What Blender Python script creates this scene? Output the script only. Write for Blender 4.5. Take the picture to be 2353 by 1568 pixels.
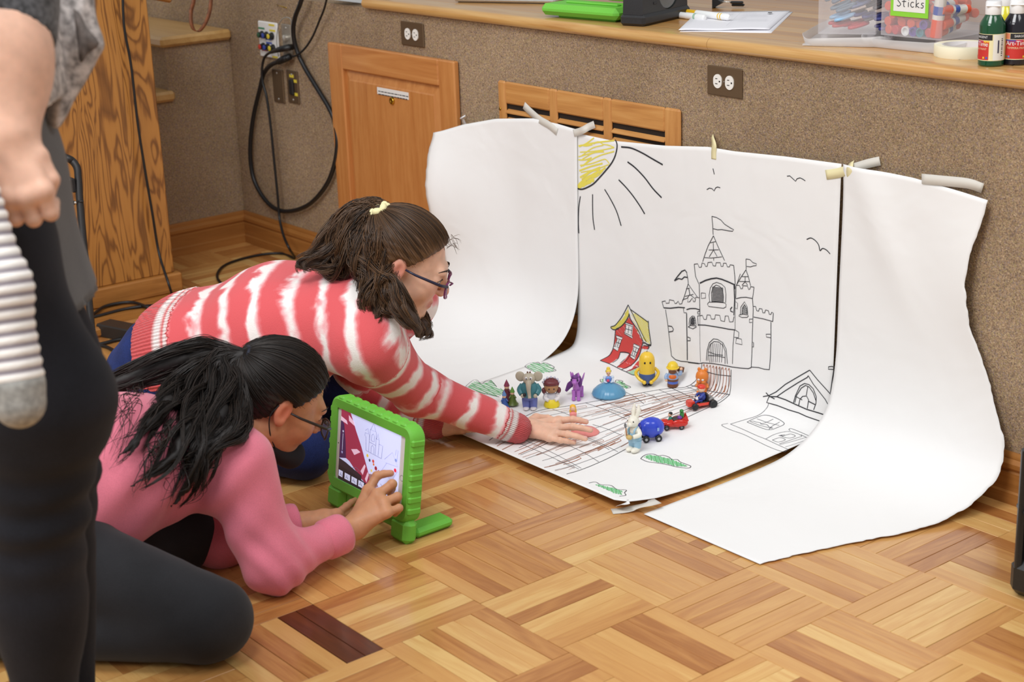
import bpy, bmesh, math, random
import numpy as np
from mathutils import Vector, Matrix

random.seed(7)
RNG = np.random.default_rng(7)
for o in list(bpy.data.objects):
    bpy.data.objects.remove(o, do_unlink=True)
SC = bpy.context.scene
COL = SC.collection
PI = math.pi

# ------------------------------------------------------------------ camera, world, lights, exposure
CAM = np.array([2.7859, -1.9660, 1.4648]); YAW, PITCH, ROLL, FPX = 2.4712, -0.31435, -0.03632, 3804.08
IW, IH = 2353.0, 1568.0

def _axes():
    cy, sy, cp, sp, cr, sr = math.cos(YAW), math.sin(YAW), math.cos(PITCH), math.sin(PITCH), math.cos(ROLL), math.sin(ROLL)
    f = np.array([cy*cp, sy*cp, sp]); r0 = np.array([sy, -cy, 0.0]); u0 = np.cross(r0, f)
    return cr*r0 + sr*u0, -sr*r0 + cr*u0, f
CR, CU, CF = _axes()

cam_d = bpy.data.cameras.new('camera'); cam = bpy.data.objects.new('camera', cam_d); COL.objects.link(cam)
cam.matrix_world = Matrix(((CR[0], CU[0], -CF[0], CAM[0]), (CR[1], CU[1], -CF[1], CAM[1]), (CR[2], CU[2], -CF[2], CAM[2]), (0, 0, 0, 1)))
cam_d.sensor_width = 36.0; cam_d.lens = 36.0*FPX/IW; cam_d.clip_start = 0.05; cam_d.clip_end = 60
cam_d.dof.use_dof = True; cam_d.dof.focus_distance = 3.85; cam_d.dof.aperture_fstop = 5.0
SC.camera = cam

SC.view_settings.view_transform = 'Standard'; SC.view_settings.look = 'None'
SC.view_settings.gamma = 1.0; SC.view_settings.exposure = 0.17; SC.view_settings.use_curve_mapping = False
try:
    SC.cycles.use_denoising = True
    SC.cycles.max_bounces = 8
    SC.cycles.transparent_max_bounces = 16
    SC.cycles.sample_clamp_indirect = 6.0
except Exception:
    pass

wd = bpy.data.worlds.new('hall'); SC.world = wd; wd.use_nodes = True
bg = wd.node_tree.nodes['Background']; bg.inputs[0].default_value = (0.985, 0.985, 0.985, 1); bg.inputs[1].default_value = 0.36

def area_light(name, loc, target, sx, sy, power, col=(1, 1, 1)):
    d = bpy.data.lights.new(name, 'AREA'); d.shape = 'RECTANGLE'; d.size = sx; d.size_y = sy; d.energy = power; d.color = col
    o = bpy.data.objects.new(name, d); COL.objects.link(o); o.location = loc
    o.rotation_euler = (Vector(target) - Vector(loc)).to_track_quat('-Z', 'Y').to_euler()
    return o
area_light('ceiling_and_fill_lamp', (0.8, -1.6, 3.3), (0.5, -0.4, 0.0), 1.6, 1.2, 64, (0.985, 0.99, 1.0))
area_light('ceiling_and_fill_lamp', (-1.2, -0.9, 3.3), (-0.4, 0.6, 0.0), 1.2, 1.2, 8, (0.985, 0.99, 1.0))
area_light('ceiling_and_fill_lamp', (0.9, -4.2, 2.9), (0.1, 0.2, 0.3), 2.2, 1.2, 62, (0.985, 0.99, 1.0))  # added front fill from the camera side for bounced flash, no ceiling fixture
area_light('ceiling_and_fill_lamp', (2.6, 0.2, 3.3), (0.8, 0.4, 0.0), 1.2, 1.2, 24, (0.985, 0.99, 1.0))

# ------------------------------------------------------------------ measuring helpers: photo pixel -> point on a known plane
def ray(px, py):
    return CF + (px - IW/2)/FPX*CR - (py - IH/2)/FPX*CU
def onplane(px, py, axis, val):
    d = ray(px, py); return CAM + (val - CAM[axis])/d[axis]*d
def pz(px, py, z): return onplane(px, py, 2, z)
def wy(px, py, y=0.89): return onplane(px, py, 1, y)
def pd(px, py, depth): return CAM + ray(px, py)*depth
def pix(P):
    d = np.asarray(P, float) - CAM; z = d @ CF
    return np.stack([IW/2 + FPX*(d @ CR)/z, IH/2 - FPX*(d @ CU)/z], -1)

# ------------------------------------------------------------------ colours and materials
def lin(c):
    return tuple((x/255/12.92 if x/255 <= 0.04045 else ((x/255 + 0.055)/1.055)**2.4) for x in c[:3])
def rgba(c): return lin(c) + (1.0,)
MATS = {}
def new_mat(name):
    m = bpy.data.materials.new(name); m.use_nodes = True
    nt = m.node_tree; b = nt.nodes['Principled BSDF']
    MATS[name] = m
    return m, nt, b
def N(nt, t, **kw):
    n = nt.nodes.new(t)
    for k, v in kw.items():
        if k.startswith('i_'):
            key = k[2:]
            key = int(key) if key.isdigit() else key.replace('_', ' ')
            n.inputs[key].default_value = v
        else: setattr(n, k, v)
    return n
def L(nt, a, b): nt.links.new(a, b)
def ramp(nt, stops, interp='LINEAR'):
    n = nt.nodes.new('ShaderNodeValToRGB'); e = n.color_ramp.elements; n.color_ramp.interpolation = interp
    while len(e) < len(stops): e.new(0.5)
    for i, (p, c) in enumerate(stops):
        e[i].position = p; e[i].color = rgba(c) if max(c) > 1.0 or c == (0, 0, 0) else tuple(c) + (1.0,)
    return n
def math_n(nt, op, a, b=None):
    n = nt.nodes.new('ShaderNodeMath'); n.operation = op
    for i, x in enumerate((a, b)):
        if x is None: continue
        if isinstance(x, (int, float)): n.inputs[i].default_value = x
        else: L(nt, x, n.inputs[i])
    return n.outputs[0]
def mixc(nt, fac, a, b, blend='MIX'):
    n = nt.nodes.new('ShaderNodeMix'); n.data_type = 'RGBA'; n.blend_type = blend
    for idx, x in ((0, fac), (6, a), (7, b)):
        if isinstance(x, (int, float)): n.inputs[idx].default_value = x
        elif isinstance(x, tuple): n.inputs[idx].default_value = x if len(x) == 4 else x + (1.0,)
        else: L(nt, x, n.inputs[idx])
    return n.outputs[2]
def bump(nt, b, h, strength=0.3, dist=0.002):
    n = N(nt, 'ShaderNodeBump'); n.inputs['Strength'].default_value = strength; n.inputs['Distance'].default_value = dist
    L(nt, h, n.inputs['Height']); L(nt, n.outputs[0], b.inputs['Normal'])
def plain(name, c, rough=0.5, metal=0.0, spec=0.5, noise=0.0, nscale=60.0, bumpv=0.0, coat=0.0, sss=0.0, alpha=1.0, trans=0.0, sheen=0.0, emit=0.0):
    if name in MATS: return MATS[name]
    m, nt, b = new_mat(name)
    b.inputs['Roughness'].default_value = rough; b.inputs['Metallic'].default_value = metal
    b.inputs['Specular IOR Level'].default_value = spec; b.inputs['Coat Weight'].default_value = coat
    b.inputs['Alpha'].default_value = alpha; b.inputs['Transmission Weight'].default_value = trans
    if sheen: b.inputs['Sheen Weight'].default_value = sheen
    if sss:
        b.inputs['Subsurface Weight'].default_value = sss; b.inputs['Subsurface Scale'].default_value = 0.006
        b.inputs['Subsurface Radius'].default_value = (1.0, 0.4, 0.25)
    b.inputs['Base Color'].default_value = rgba(c)
    if emit:
        b.inputs['Emission Color'].default_value = rgba(c); b.inputs['Emission Strength'].default_value = emit
    tc = N(nt, 'ShaderNodeTexCoord'); nz = N(nt, 'ShaderNodeTexNoise', i_Scale=nscale, i_Detail=3.0)
    L(nt, tc.outputs['Object'], nz.inputs['Vector'])
    if noise:
        d = ramp(nt, [(0.3, tuple(max(0, x*(1-noise)) for x in c)), (0.7, tuple(min(255, x*(1+noise)) for x in c))])
        L(nt, nz.outputs[0], d.inputs[0]); L(nt, d.outputs[0], b.inputs['Base Color'])
        if emit: L(nt, d.outputs[0], b.inputs['Emission Color'])
    if bumpv: bump(nt, b, nz.outputs[0], bumpv, 0.001)
    return m
def wood(name, cols, grain=(1.5, 28.0, 28.0), dist=1.2, fine=0.35, rough=0.35, coat=0.0, rnd=None, streak=0.5, offset=(0, 0, 0), rot=(0, 0, 0)):
    """cols: dark -> light; grain runs along local X unless rotated; rnd: 'object' or 'island' tone variation."""
    if name in MATS: return MATS[name]
    m, nt, b = new_mat(name)
    tc = N(nt, 'ShaderNodeTexCoord'); mp = N(nt, 'ShaderNodeMapping'); L(nt, tc.outputs['Object'], mp.inputs[0])
    mp.inputs['Scale'].default_value = grain; mp.inputs['Rotation'].default_value = rot; mp.inputs['Location'].default_value = offset
    r = None
    if rnd:
        r = N(nt, 'ShaderNodeObjectInfo').outputs['Random'] if rnd == 'object' else N(nt, 'ShaderNodeNewGeometry').outputs['Random Per Island']
        cx = N(nt, 'ShaderNodeCombineXYZ'); L(nt, math_n(nt, 'MULTIPLY', r, 37.0), cx.inputs[0]); L(nt, math_n(nt, 'MULTIPLY', r, 91.0), cx.inputs[1]); L(nt, math_n(nt, 'MULTIPLY', r, 53.0), cx.inputs[2])
        va = N(nt, 'ShaderNodeVectorMath', operation='ADD'); L(nt, mp.outputs[0], va.inputs[0]); L(nt, cx.outputs[0], va.inputs[1]); vec = va.outputs[0]
    else: vec = mp.outputs[0]
    n1 = N(nt, 'ShaderNodeTexNoise', i_Scale=1.0, i_Detail=4.0, i_Distortion=dist); L(nt, vec, n1.inputs['Vector'])
    m2 = N(nt, 'ShaderNodeVectorMath', operation='MULTIPLY'); L(nt, vec, m2.inputs[0]); m2.inputs[1].default_value = (2.0, 7.0, 7.0)
    n2 = N(nt, 'ShaderNodeTexNoise', i_Scale=1.0, i_Detail=5.0, i_Roughness=0.7); L(nt, m2.outputs[0], n2.inputs['Vector'])
    k = len(cols)
    cr = ramp(nt, [(0.25 + 0.5*i/(k-1), c) for i, c in enumerate(cols)])
    mixv = math_n(nt, 'ADD', math_n(nt, 'MULTIPLY', n1.outputs[0], 1.0 - fine), math_n(nt, 'MULTIPLY', n2.outputs[0], fine))
    if rnd:
        mixv = math_n(nt, 'ADD', math_n(nt, 'MULTIPLY', math_n(nt, 'SUBTRACT', mixv, 0.5), streak), math_n(nt, 'ADD', math_n(nt, 'MULTIPLY', r, 0.46), 0.27))
    L(nt, mixv, cr.inputs[0])
    L(nt, cr.outputs[0], b.inputs['Base Color'])
    b.inputs['Roughness'].default_value = rough; b.inputs['Coat Weight'].default_value = coat; b.inputs['Coat Roughness'].default_value = 0.12
    bump(nt, b, n2.outputs[0], 0.12, 0.0006)
    return m

# ------------------------------------------------------------------ mesh builder
class MB:
    def __init__(s): s.v = []; s.f = []; s.mi = []; s.M = None; s.cur = 0
    def add(s, vs, fs):
        o = len(s.v)
        if s.M is not None: vs = [tuple(s.M @ Vector(v)) for v in vs]
        s.v += [tuple(float(c) for c in v) for v in vs]; s.f += [tuple(i + o for i in f) for f in fs]; s.mi += [s.cur]*len(fs)
        return s
    def box(s, c, size, bev=0.0, R=None):
        hx, hy, hz = (x/2 for x in size); b = min(bev, hx*.9, hy*.9, hz*.9)
        vs, fs = [], []
        if b <= 0:
            vs = [(x*hx, y*hy, z*hz) for x in (-1, 1) for y in (-1, 1) for z in (-1, 1)]
            fs = [(0, 1, 3, 2), (4, 6, 7, 5), (0, 4, 5, 1), (2, 3, 7, 6), (0, 2, 6, 4), (1, 5, 7, 3)]
        else:
            idx = {}
            for sx in (-1, 1):
                for sy in (-1, 1):
                    for sz in (-1, 1):
                        for a in range(3):
                            p = [sx*(hx - b), sy*(hy - b), sz*(hz - b)]
                            p[a] = (sx*hx, sy*hy, sz*hz)[a]
                            idx[(sx, sy, sz, a)] = len(vs); vs.append(tuple(p))
            S = (-1, 1)
            for a in range(3):
                o1, o2 = [(1, 2), (2, 0), (0, 1)][a]
                for sg in S:
                    def key(u, w):
                        k = [0, 0, 0]; k[a] = sg; k[o1] = u; k[o2] = w; return idx[(*k, a)]
                    q = [key(-1, -1), key(1, -1), key(1, 1), key(-1, 1)]
                    fs.append(tuple(q if sg > 0 else q[::-1]))
            for a in range(3):
                o1, o2 = [(1, 2), (2, 0), (0, 1)][a]
                for u in S:
                    for w in S:
                        def key(x, t):
                            k = [0, 0, 0]; k[a] = x; k[o1] = u; k[o2] = w; return idx[(*k, t)]
                        q = [key(-1, o1), key(1, o1), key(1, o2), key(-1, o2)]
                        fs.append(tuple(q if u*w < 0 else q[::-1]))
            for sx in S:
                for sy in S:
                    for sz in S:
                        q = [idx[(sx, sy, sz, a)] for a in range(3)]
                        fs.append(tuple(q if sx*sy*sz > 0 else q[::-1]))
        T = Matrix.Translation(Vector(c))
        if R is not None: T = T @ R.to_4x4()
        return s.add([tuple(T @ Vector(v)) for v in vs], fs)
    def tube(s, pts, r, n=8, caps=True, closed=False):
        P = np.asarray(pts, float); k = len(P); rr = np.full(k, r, float) if np.isscalar(r) else np.asarray(r, float)
        T = np.zeros_like(P)
        if closed: T = np.roll(P, -1, 0) - np.roll(P, 1, 0)
        else: T[1:-1] = P[2:] - P[:-2]; T[0] = P[1] - P[0]; T[-1] = P[-1] - P[-2]
        T /= np.linalg.norm(T, axis=1)[:, None] + 1e-12
        a = np.array([0, 0, 1.0]) if abs(T[0][2]) < 0.9 else np.array([1.0, 0, 0])
        u = np.cross(T[0], a); u /= np.linalg.norm(u); vs = []
        for i in range(k):
            u = u - T[i]*(u @ T[i]); u /= np.linalg.norm(u) + 1e-12; w = np.cross(T[i], u)
            for j in range(n):
                t = 2*PI*j/n; vs.append(P[i] + rr[i]*(math.cos(t)*u + math.sin(t)*w))
        fs = []
        for i in range(k if closed else k-1):
            i2 = (i+1) % k
            for j in range(n):
                fs.append((i*n + j, i*n + (j+1) % n, i2*n + (j+1) % n, i2*n + j))
        if caps and not closed:
            fs.append(tuple(range(n))[::-1]); fs.append(tuple((k-1)*n + j for j in range(n)))
        return s.add(vs, fs)
    def lathe(s, prof, n=24, c=(0, 0, 0), sx=1.0, sy=1.0, R=None, caps=True, rib=None):
        vs, fs = [], []; k = len(prof)
        for r, z in prof:
            for j in range(n):
                t = 2*PI*j/n; q = r if rib is None else r*(1 + rib[1]*math.cos(rib[0]*t))
                vs.append(Vector((q*sx*math.cos(t), q*sy*math.sin(t), z)))
        for i in range(k-1):
            for j in range(n): fs.append((i*n + j, i*n + (j+1) % n, (i+1)*n + (j+1) % n, (i+1)*n + j))
        if caps:
            if prof[0][0] > 1e-6: fs.append(tuple(range(n))[::-1])
            if prof[-1][0] > 1e-6: fs.append(tuple((k-1)*n + j for j in range(n)))
        T = Matrix.Translation(Vector(c))
        if R is not None: T = T @ R.to_4x4()
        return s.add([tuple(T @ v) for v in vs], fs)
    def ell(s, c, r, R=None, nu=16, nv=10):
        prof = [(math.sin(PI*i/nv), -math.cos(PI*i/nv)) for i in range(nv+1)]
        rx, ry, rz = (r, r, r) if np.isscalar(r) else r
        vs, fs = [], []
        for a, z in prof:
            for j in range(nu):
                t = 2*PI*j/nu; vs.append(Vector((a*rx*math.cos(t), a*ry*math.sin(t), z*rz)))
        for i in range(nv):
            for j in range(nu): fs.append((i*nu + j, i*nu + (j+1) % nu, (i+1)*nu + (j+1) % nu, (i+1)*nu + j))
        T = Matrix.Translation(Vector(c))
        if R is not None: T = T @ R.to_4x4()
        return s.add([tuple(T @ v) for v in vs], fs)
    def prism(s, poly, h0, h1, M=None):
        n = len(poly); vs = [(x, y, h0) for x, y in poly] + [(x, y, h1) for x, y in poly]
        fs = [tuple(range(n))[::-1], tuple(range(n, 2*n))] + [(i, (i+1) % n, n + (i+1) % n, n + i) for i in range(n)]
        if M is not None: vs = [tuple(M @ Vector(v)) for v in vs]
        return s.add(vs, fs)
    def grid(s, G):
        G = np.asarray(G, float); a, b = G.shape[:2]
        return s.add([tuple(p) for p in G.reshape(-1, 3)], [(i*b + j, i*b + j + 1, (i+1)*b + j + 1, (i+1)*b + j) for i in range(a-1) for j in range(b-1)])
    def obj(s, name, mats, parent=None, smooth=True, **props):
        me = bpy.data.meshes.new(name); me.from_pydata(s.v, [], s.f)
        for m in (mats if isinstance(mats, (list, tuple)) else [mats]): me.materials.append(m)
        if any(s.mi): me.polygons.foreach_set('material_index', s.mi)
        if smooth: me.polygons.foreach_set('use_smooth', [True]*len(s.f)); 
        me.update()
        if smooth == 'auto':
            try: me.set_sharp_from_angle(angle=math.radians(35))
            except Exception: pass
        return link(name, me, parent, **props)
def link(name, me, parent=None, **props):
    o = bpy.data.objects.new(name, me); COL.objects.link(o); put(o, parent)
    for k, v in props.items(): o[k] = v
    return o
def mworld(o):
    M = o.matrix_basis.copy()
    return mworld(o.parent) @ o.matrix_parent_inverse @ M if o.parent else M
def put(o, parent):
    if parent is not None:
        o.parent = parent; o.matrix_parent_inverse = mworld(parent).inverted()
def thing(name, label, cat, loc=(0, 0, 0), rz=0.0, group=None):
    o = bpy.data.objects.new(name, None); COL.objects.link(o); o.empty_display_size = 0.05
    o.location = [float(x) for x in loc]; o.rotation_euler = (0, 0, rz); tag(o, label, cat, group); return o
def tag(o, label, cat, group=None):
    o['label'] = label; o['category'] = cat
    if group: o['group'] = group
    return o
def xf(loc, rz=0.0, rx=0.0, ry=0.0, s=1.0):
    return Matrix.Translation(Vector([float(x) for x in loc])) @ Matrix.Rotation(rz, 4, 'Z') @ Matrix.Rotation(ry, 4, 'Y') @ Matrix.Rotation(rx, 4, 'X') @ Matrix.Scale(s, 4)
def copy_tree(o, parent=None, inv=None):
    c = o.copy(); COL.objects.link(c)
    if parent is not None: c.parent = parent; c.matrix_parent_inverse = o.matrix_parent_inverse.copy()
    for ch in list(o.children): copy_tree(ch, c)
    return c
def catmull(P, n=8):
    P = np.asarray(P, float); Q = np.vstack([2*P[0] - P[1], P, 2*P[-1] - P[-2]]); out = []
    for i in range(1, len(Q)-2):
        for t in np.linspace(0, 1, n, endpoint=False):
            a, b, c, d = Q[i-1], Q[i], Q[i+1], Q[i+2]
            out.append(0.5*((2*b) + (c - a)*t + (2*a - 5*b + 4*c - d)*t*t + (3*b - a - 3*c + d)*t**3))
    out.append(P[-1]); return np.array(out)
def rot_to(d, up=(0, 0, 1)):
    """3x3 whose Y axis is d (forward), Z near up, X right."""
    y = Vector(d).normalized(); x = y.cross(Vector(up)).normalized(); z = x.cross(y)
    return Matrix((x, y, z)).transposed()
def text_mesh(txt, size, align='CENTER', extrude=0.0):
    cu = bpy.data.curves.new('lettering', 'FONT'); cu.body = txt; cu.size = size; cu.align_x = align; cu.align_y = 'CENTER'; cu.extrude = extrude; cu.resolution_u = 3
    o = bpy.data.objects.new('lettering', cu); COL.objects.link(o)
    dg = bpy.context.evaluated_depsgraph_get(); me = bpy.data.meshes.new_from_object(o.evaluated_get(dg))
    bpy.data.objects.remove(o); bpy.data.curves.remove(cu)
    vs = [tuple(v.co) for v in me.vertices]; fs = [tuple(p.vertices) for p in me.polygons]
    bpy.data.meshes.remove(me); return vs, fs

# ------------------------------------------------------------------ smooth bodies: distance field + surface nets
def sdf_mesh(prims, res, cuts=(), pad=0.03):
    """prims: ('c',a,b,ra,rb,k) tapered limb | ('e',c,(rx,ry,rz),R,k) ellipsoid; a leading '-' subtracts."""
    lo = np.full(3, 1e9); hi = -lo
    for p in prims:
        if p[0] == 'c':
            a, b, ra, rb = np.asarray(p[1], float), np.asarray(p[2], float), p[3], p[4]
            l = np.minimum(a - ra, b - rb); h = np.maximum(a + ra, b + rb)
        elif p[0] == 'e':
            c = np.asarray(p[1], float); m = max(p[2]); l = c - m; h = c + m
        else: continue
        lo = np.minimum(lo, l); hi = np.maximum(hi, h)
    lo -= pad; hi += pad
    n = np.ceil((hi - lo)/res).astype(int) + 1
    ax = [lo[i] + res*np.arange(n[i]) for i in range(3)]
    D = np.full(tuple(n), 1.0, np.float32)
    for p in prims:
        t = p[0].lstrip('-'); sub = p[0].startswith('-'); k = p[5] if t == 'c' else p[4]; mg = k + 3*res
        if t == 'c':
            a, b, ra, rb = np.asarray(p[1], float), np.asarray(p[2], float), p[3], p[4]
            l = np.minimum(a - ra, b - rb) - mg; h = np.maximum(a + ra, b + rb) + mg
        else:
            c = np.asarray(p[1], float); m = max(p[2]); l = c - m - mg; h = c + m + mg
        i0 = np.clip(np.floor((l - lo)/res).astype(int), 0, n); i1 = np.clip(np.ceil((h - lo)/res).astype(int) + 1, 0, n)
        if np.any(i1 <= i0): continue
        X, Y, Z = np.meshgrid(ax[0][i0[0]:i1[0]], ax[1][i0[1]:i1[1]], ax[2][i0[2]:i1[2]], indexing='ij')
        if t == 'c':
            ab = b - a; t_ = np.clip(((X - a[0])*ab[0] + (Y - a[1])*ab[1] + (Z - a[2])*ab[2])/max(ab @ ab, 1e-12), 0, 1)
            d = np.sqrt((X - a[0] - t_*ab[0])**2 + (Y - a[1] - t_*ab[1])**2 + (Z - a[2] - t_*ab[2])**2) - (ra + t_*(rb - ra))
        else:
            x, y, z = X - c[0], Y - c[1], Z - c[2]
            if p[3] is not None:
                R = np.array(p[3]); x, y, z = (R[0][i]*x + R[1][i]*y + R[2][i]*z for i in range(3))
            rx, ry, rz = p[2]
            k0 = np.sqrt((x/rx)**2 + (y/ry)**2 + (z/rz)**2); k1 = np.sqrt((x/rx**2)**2 + (y/ry**2)**2 + (z/rz**2)**2) + 1e-9
            d = k0*(k0 - 1)/k1
        s = tuple(slice(i0[i], i1[i]) for i in range(3)); o = D[s]
        if sub:
            d = -d; h_ = np.clip(0.5 + 0.5*(d - o)/k, 0, 1); D[s] = o*(1 - h_) + d*h_ + k*h_*(1 - h_)
        else:
            h_ = np.clip(0.5 + 0.5*(o - d)/k, 0, 1); D[s] = o*(1 - h_) + d*h_ - k*h_*(1 - h_)
    if cuts:
        X, Y, Z = np.meshgrid(*ax, indexing='ij')
        for nrm, o in cuts: D = np.maximum(D, (X - o[0])*nrm[0] + (Y - o[1])*nrm[1] + (Z - o[2])*nrm[2])
    return surface_nets(D, lo, res)
def surface_nets(D, lo, res):
    S = D < 0
    C = [(i, j, k) for i in (0, 1) for j in (0, 1) for k in (0, 1)]
    sh = tuple(x-1 for x in D.shape)
    def sub(A, c): return A[c[0]:c[0]+sh[0], c[1]:c[1]+sh[1], c[2]:c[2]+sh[2]]
    anyv = np.zeros(sh, bool); allv = np.ones(sh, bool)
    for c in C: q = sub(S, c); anyv |= q; allv &= q
    act = np.nonzero(anyv & ~allv); m = len(act[0])
    vals = np.stack([sub(D, c)[act] for c in C], 1)
    pos = np.zeros((m, 3)); cnt = np.zeros(m)
    for e0 in range(8):
        for e1 in range(e0+1, 8):
            if sum(abs(C[e0][i] - C[e1][i]) for i in range(3)) != 1: continue
            a, b = vals[:, e0], vals[:, e1]; cr = (a < 0) != (b < 0)
            t = np.where(cr, a/np.where(cr, a - b, 1), 0)
            p = np.array(C[e0])[None] + t[:, None]*(np.array(C[e1]) - np.array(C[e0]))[None]
            pos += np.where(cr[:, None], p, 0); cnt += cr
    V = (pos/cnt[:, None] + np.stack(act, 1))*res + lo
    idx = np.full(sh, -1, np.int64); idx[act] = np.arange(m)
    F = []
    for a in range(3):
        b, c = (a+1) % 3, (a+2) % 3
        sl0 = [slice(None)]*3; sl1 = [slice(None)]*3; sl0[a] = slice(0, -1); sl1[a] = slice(1, None)
        s0, s1 = S[tuple(sl0)], S[tuple(sl1)]
        E = np.array(np.nonzero(s0 != s1)).T
        E = E[(E[:, b] > 0) & (E[:, c] > 0) & (E[:, b] < sh[b]) & (E[:, c] < sh[c])]
        if not len(E): continue
        q = []
        for db, dc in ((-1, -1), (0, -1), (0, 0), (-1, 0)):
            k = E.copy(); k[:, b] += db; k[:, c] += dc; q.append(idx[k[:, 0], k[:, 1], k[:, 2]])
        Q = np.stack(q, 1); fl = ~s0[tuple(E.T)]
        Q[fl] = Q[fl][:, ::-1]; F.append(Q)
    F = np.concatenate(F); F = F[(F >= 0).all(1)]
    return V, F
def np_obj(name, V, F, mats, parent=None, attrs=None, mi=None, smooth=True, **props):
    me = bpy.data.meshes.new(name)
    me.vertices.add(len(V)); me.vertices.foreach_set('co', np.asarray(V, np.float32).ravel())
    me.loops.add(F.size); me.polygons.add(len(F))
    me.loops.foreach_set('vertex_index', np.asarray(F, np.int32).ravel())
    me.polygons.foreach_set('loop_start', np.arange(0, F.size, F.shape[1], dtype=np.int32))
    try: me.polygons.foreach_set('loop_total', np.full(len(F), F.shape[1], np.int32))
    except Exception: pass
    me.polygons.foreach_set('use_smooth', np.full(len(F), bool(smooth)))
    for m in (mats if isinstance(mats, (list, tuple)) else [mats]): me.materials.append(m)
    if mi is not None: me.polygons.foreach_set('material_index', np.asarray(mi, np.int32))
    for k, A in (attrs or {}).items():
        at = me.attributes.new(k, 'FLOAT_COLOR', 'POINT'); B = np.ones((len(V), 4), np.float32); A = np.asarray(A); B[:, :A.shape[1]] = A
        at.data.foreach_set('color', B.ravel())
    me.update(); me.validate()
    return link(name, me, parent, **props)
def take(V, F, mask):
    f = F[mask]; u, inv = np.unique(f, return_inverse=True); return V[u], inv.reshape(f.shape), u
def bone_d(V, a, b, ra, rb):
    a, b = np.asarray(a, float), np.asarray(b, float); ab = b - a
    t = np.clip(((V - a) @ ab)/max(ab @ ab, 1e-12), 0, 1)
    return np.linalg.norm(V - a - t[:, None]*ab, axis=1) - (ra + t*(rb - ra)), t
# ================================================================== THE SETTING
T = 0.24066                       # side of one parquet tile, six strips each
YW = 0.89                         # carpeted stage front
XC = -2.327                       # inner corner with the stair side
STZ = 0.918                       # top of the stage deck

carpet, nt, b = new_mat('carpet')
tc = N(nt, 'ShaderNodeTexCoord')
v1 = N(nt, 'ShaderNodeTexVoronoi', i_Scale=310.0); L(nt, tc.outputs['Object'], v1.inputs['Vector'])
v2 = N(nt, 'ShaderNodeTexNoise', i_Scale=330.0, i_Detail=2.0); L(nt, tc.outputs['Object'], v2.inputs['Vector'])
v3 = N(nt, 'ShaderNodeTexNoise', i_Scale=4.0, i_Detail=3.0); L(nt, tc.outputs['Object'], v3.inputs['Vector'])
sx = N(nt, 'ShaderNodeSeparateColor'); L(nt, v1.outputs['Color'], sx.inputs[0])
cr = ramp(nt, [(0.0, (146, 128, 112)), (0.22, (180, 156, 128)), (0.45, (194, 168, 138)), (0.62, (170, 153, 145)), (0.78, (182, 164, 124)), (1.0, (210, 187, 158))])
L(nt, sx.outputs[0], cr.inputs[0])
cr2 = ramp(nt, [(0.3, (186, 176, 168)), (0.7, (255, 250, 244))]); L(nt, v2.outputs[0], cr2.inputs[0])
c = mixc(nt, 0.75, cr.outputs[0], cr2.outputs[0], 'MULTIPLY')
cr3 = ramp(nt, [(0.3, (228, 226, 224)), (0.7, (255, 255, 255))]); L(nt, v3.outputs[0], cr3.inputs[0])
c = mixc(nt, 1.0, c, cr3.outputs[0], 'MULTIPLY')
L(nt, c, b.inputs['Base Color']); b.inputs['Roughness'].default_value = 0.95; b.inputs['Specular IOR Level'].default_value = 0.1
bump(nt, b, v2.outputs[0], 0.6, 0.003)

FLOORC = [(168, 108, 56), (192, 134, 74), (206, 152, 88), (214, 164, 98), (226, 186, 118)]
W_PLANK = wood('parquet', FLOORC, grain=(5.0, 42.0, 42.0), rnd='object', rough=0.30, coat=0.35, streak=0.62)
W_FIELD = wood('parquet_field', FLOORC, grain=(5.0, 42.0, 42.0), rnd='island', rough=0.30, coat=0.35, streak=0.62)
W_DARK = wood('parquet_walnut', [(84, 44, 20), (112, 60, 28), (142, 82, 42)], grain=(5.0, 50.0, 50.0), rnd='object', rough=0.3, coat=0.35, streak=0.7)
W_STAGE = wood('stage_maple', [(164, 112, 58), (188, 136, 74), (200, 152, 90), (208, 166, 106)], grain=(2.2, 34.0, 34.0), rnd='object', rough=0.28, coat=0.22, streak=0.5)
W_NOSE = wood('nosing_maple', [(156, 100, 48), (196, 148, 86), (210, 168, 106), (218, 182, 122)], grain=(1.8, 26.0, 26.0), rough=0.28, coat=0.4, dist=2.0)
W_DOOR = wood('alder', [(168, 104, 54), (190, 124, 66), (202, 138, 78), (210, 150, 90)], grain=(30.0, 30.0, 1.6), rough=0.38, coat=0.2, dist=1.5, offset=(3, 1, 0))
W_DOORH = wood('alder_rail', [(168, 104, 54), (192, 126, 68), (204, 140, 80), (212, 154, 94)], grain=(1.6, 30.0, 30.0), rough=0.38, coat=0.2, dist=1.5)
W_GRV = wood('oak_stile', [(176, 116, 60), (200, 142, 80), (216, 162, 98)], grain=(40.0, 40.0, 3.0), rough=0.4, coat=0.1)
W_GRH = wood('oak_rail', [(176, 116, 60), (202, 144, 80), (218, 166, 102)], grain=(3.0, 40.0, 40.0), rough=0.4, coat=0.1)
W_BASE = wood('base_oak', [(140, 88, 38), (164, 108, 52), (180, 124, 64)], grain=(2.0, 30.0, 30.0), rough=0.4, coat=0.15)
W_BASEL = wood('base_oak_side', [(140, 88, 38), (164, 108, 52), (180, 124, 64)], grain=(30.0, 2.0, 30.0), rough=0.4, coat=0.15)
W_TREAD = wood('tread_maple', [(176, 132, 74), (194, 152, 92), (206, 166, 108)], grain=(2.0, 26.0, 26.0), rough=0.35, coat=0.3)

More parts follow.
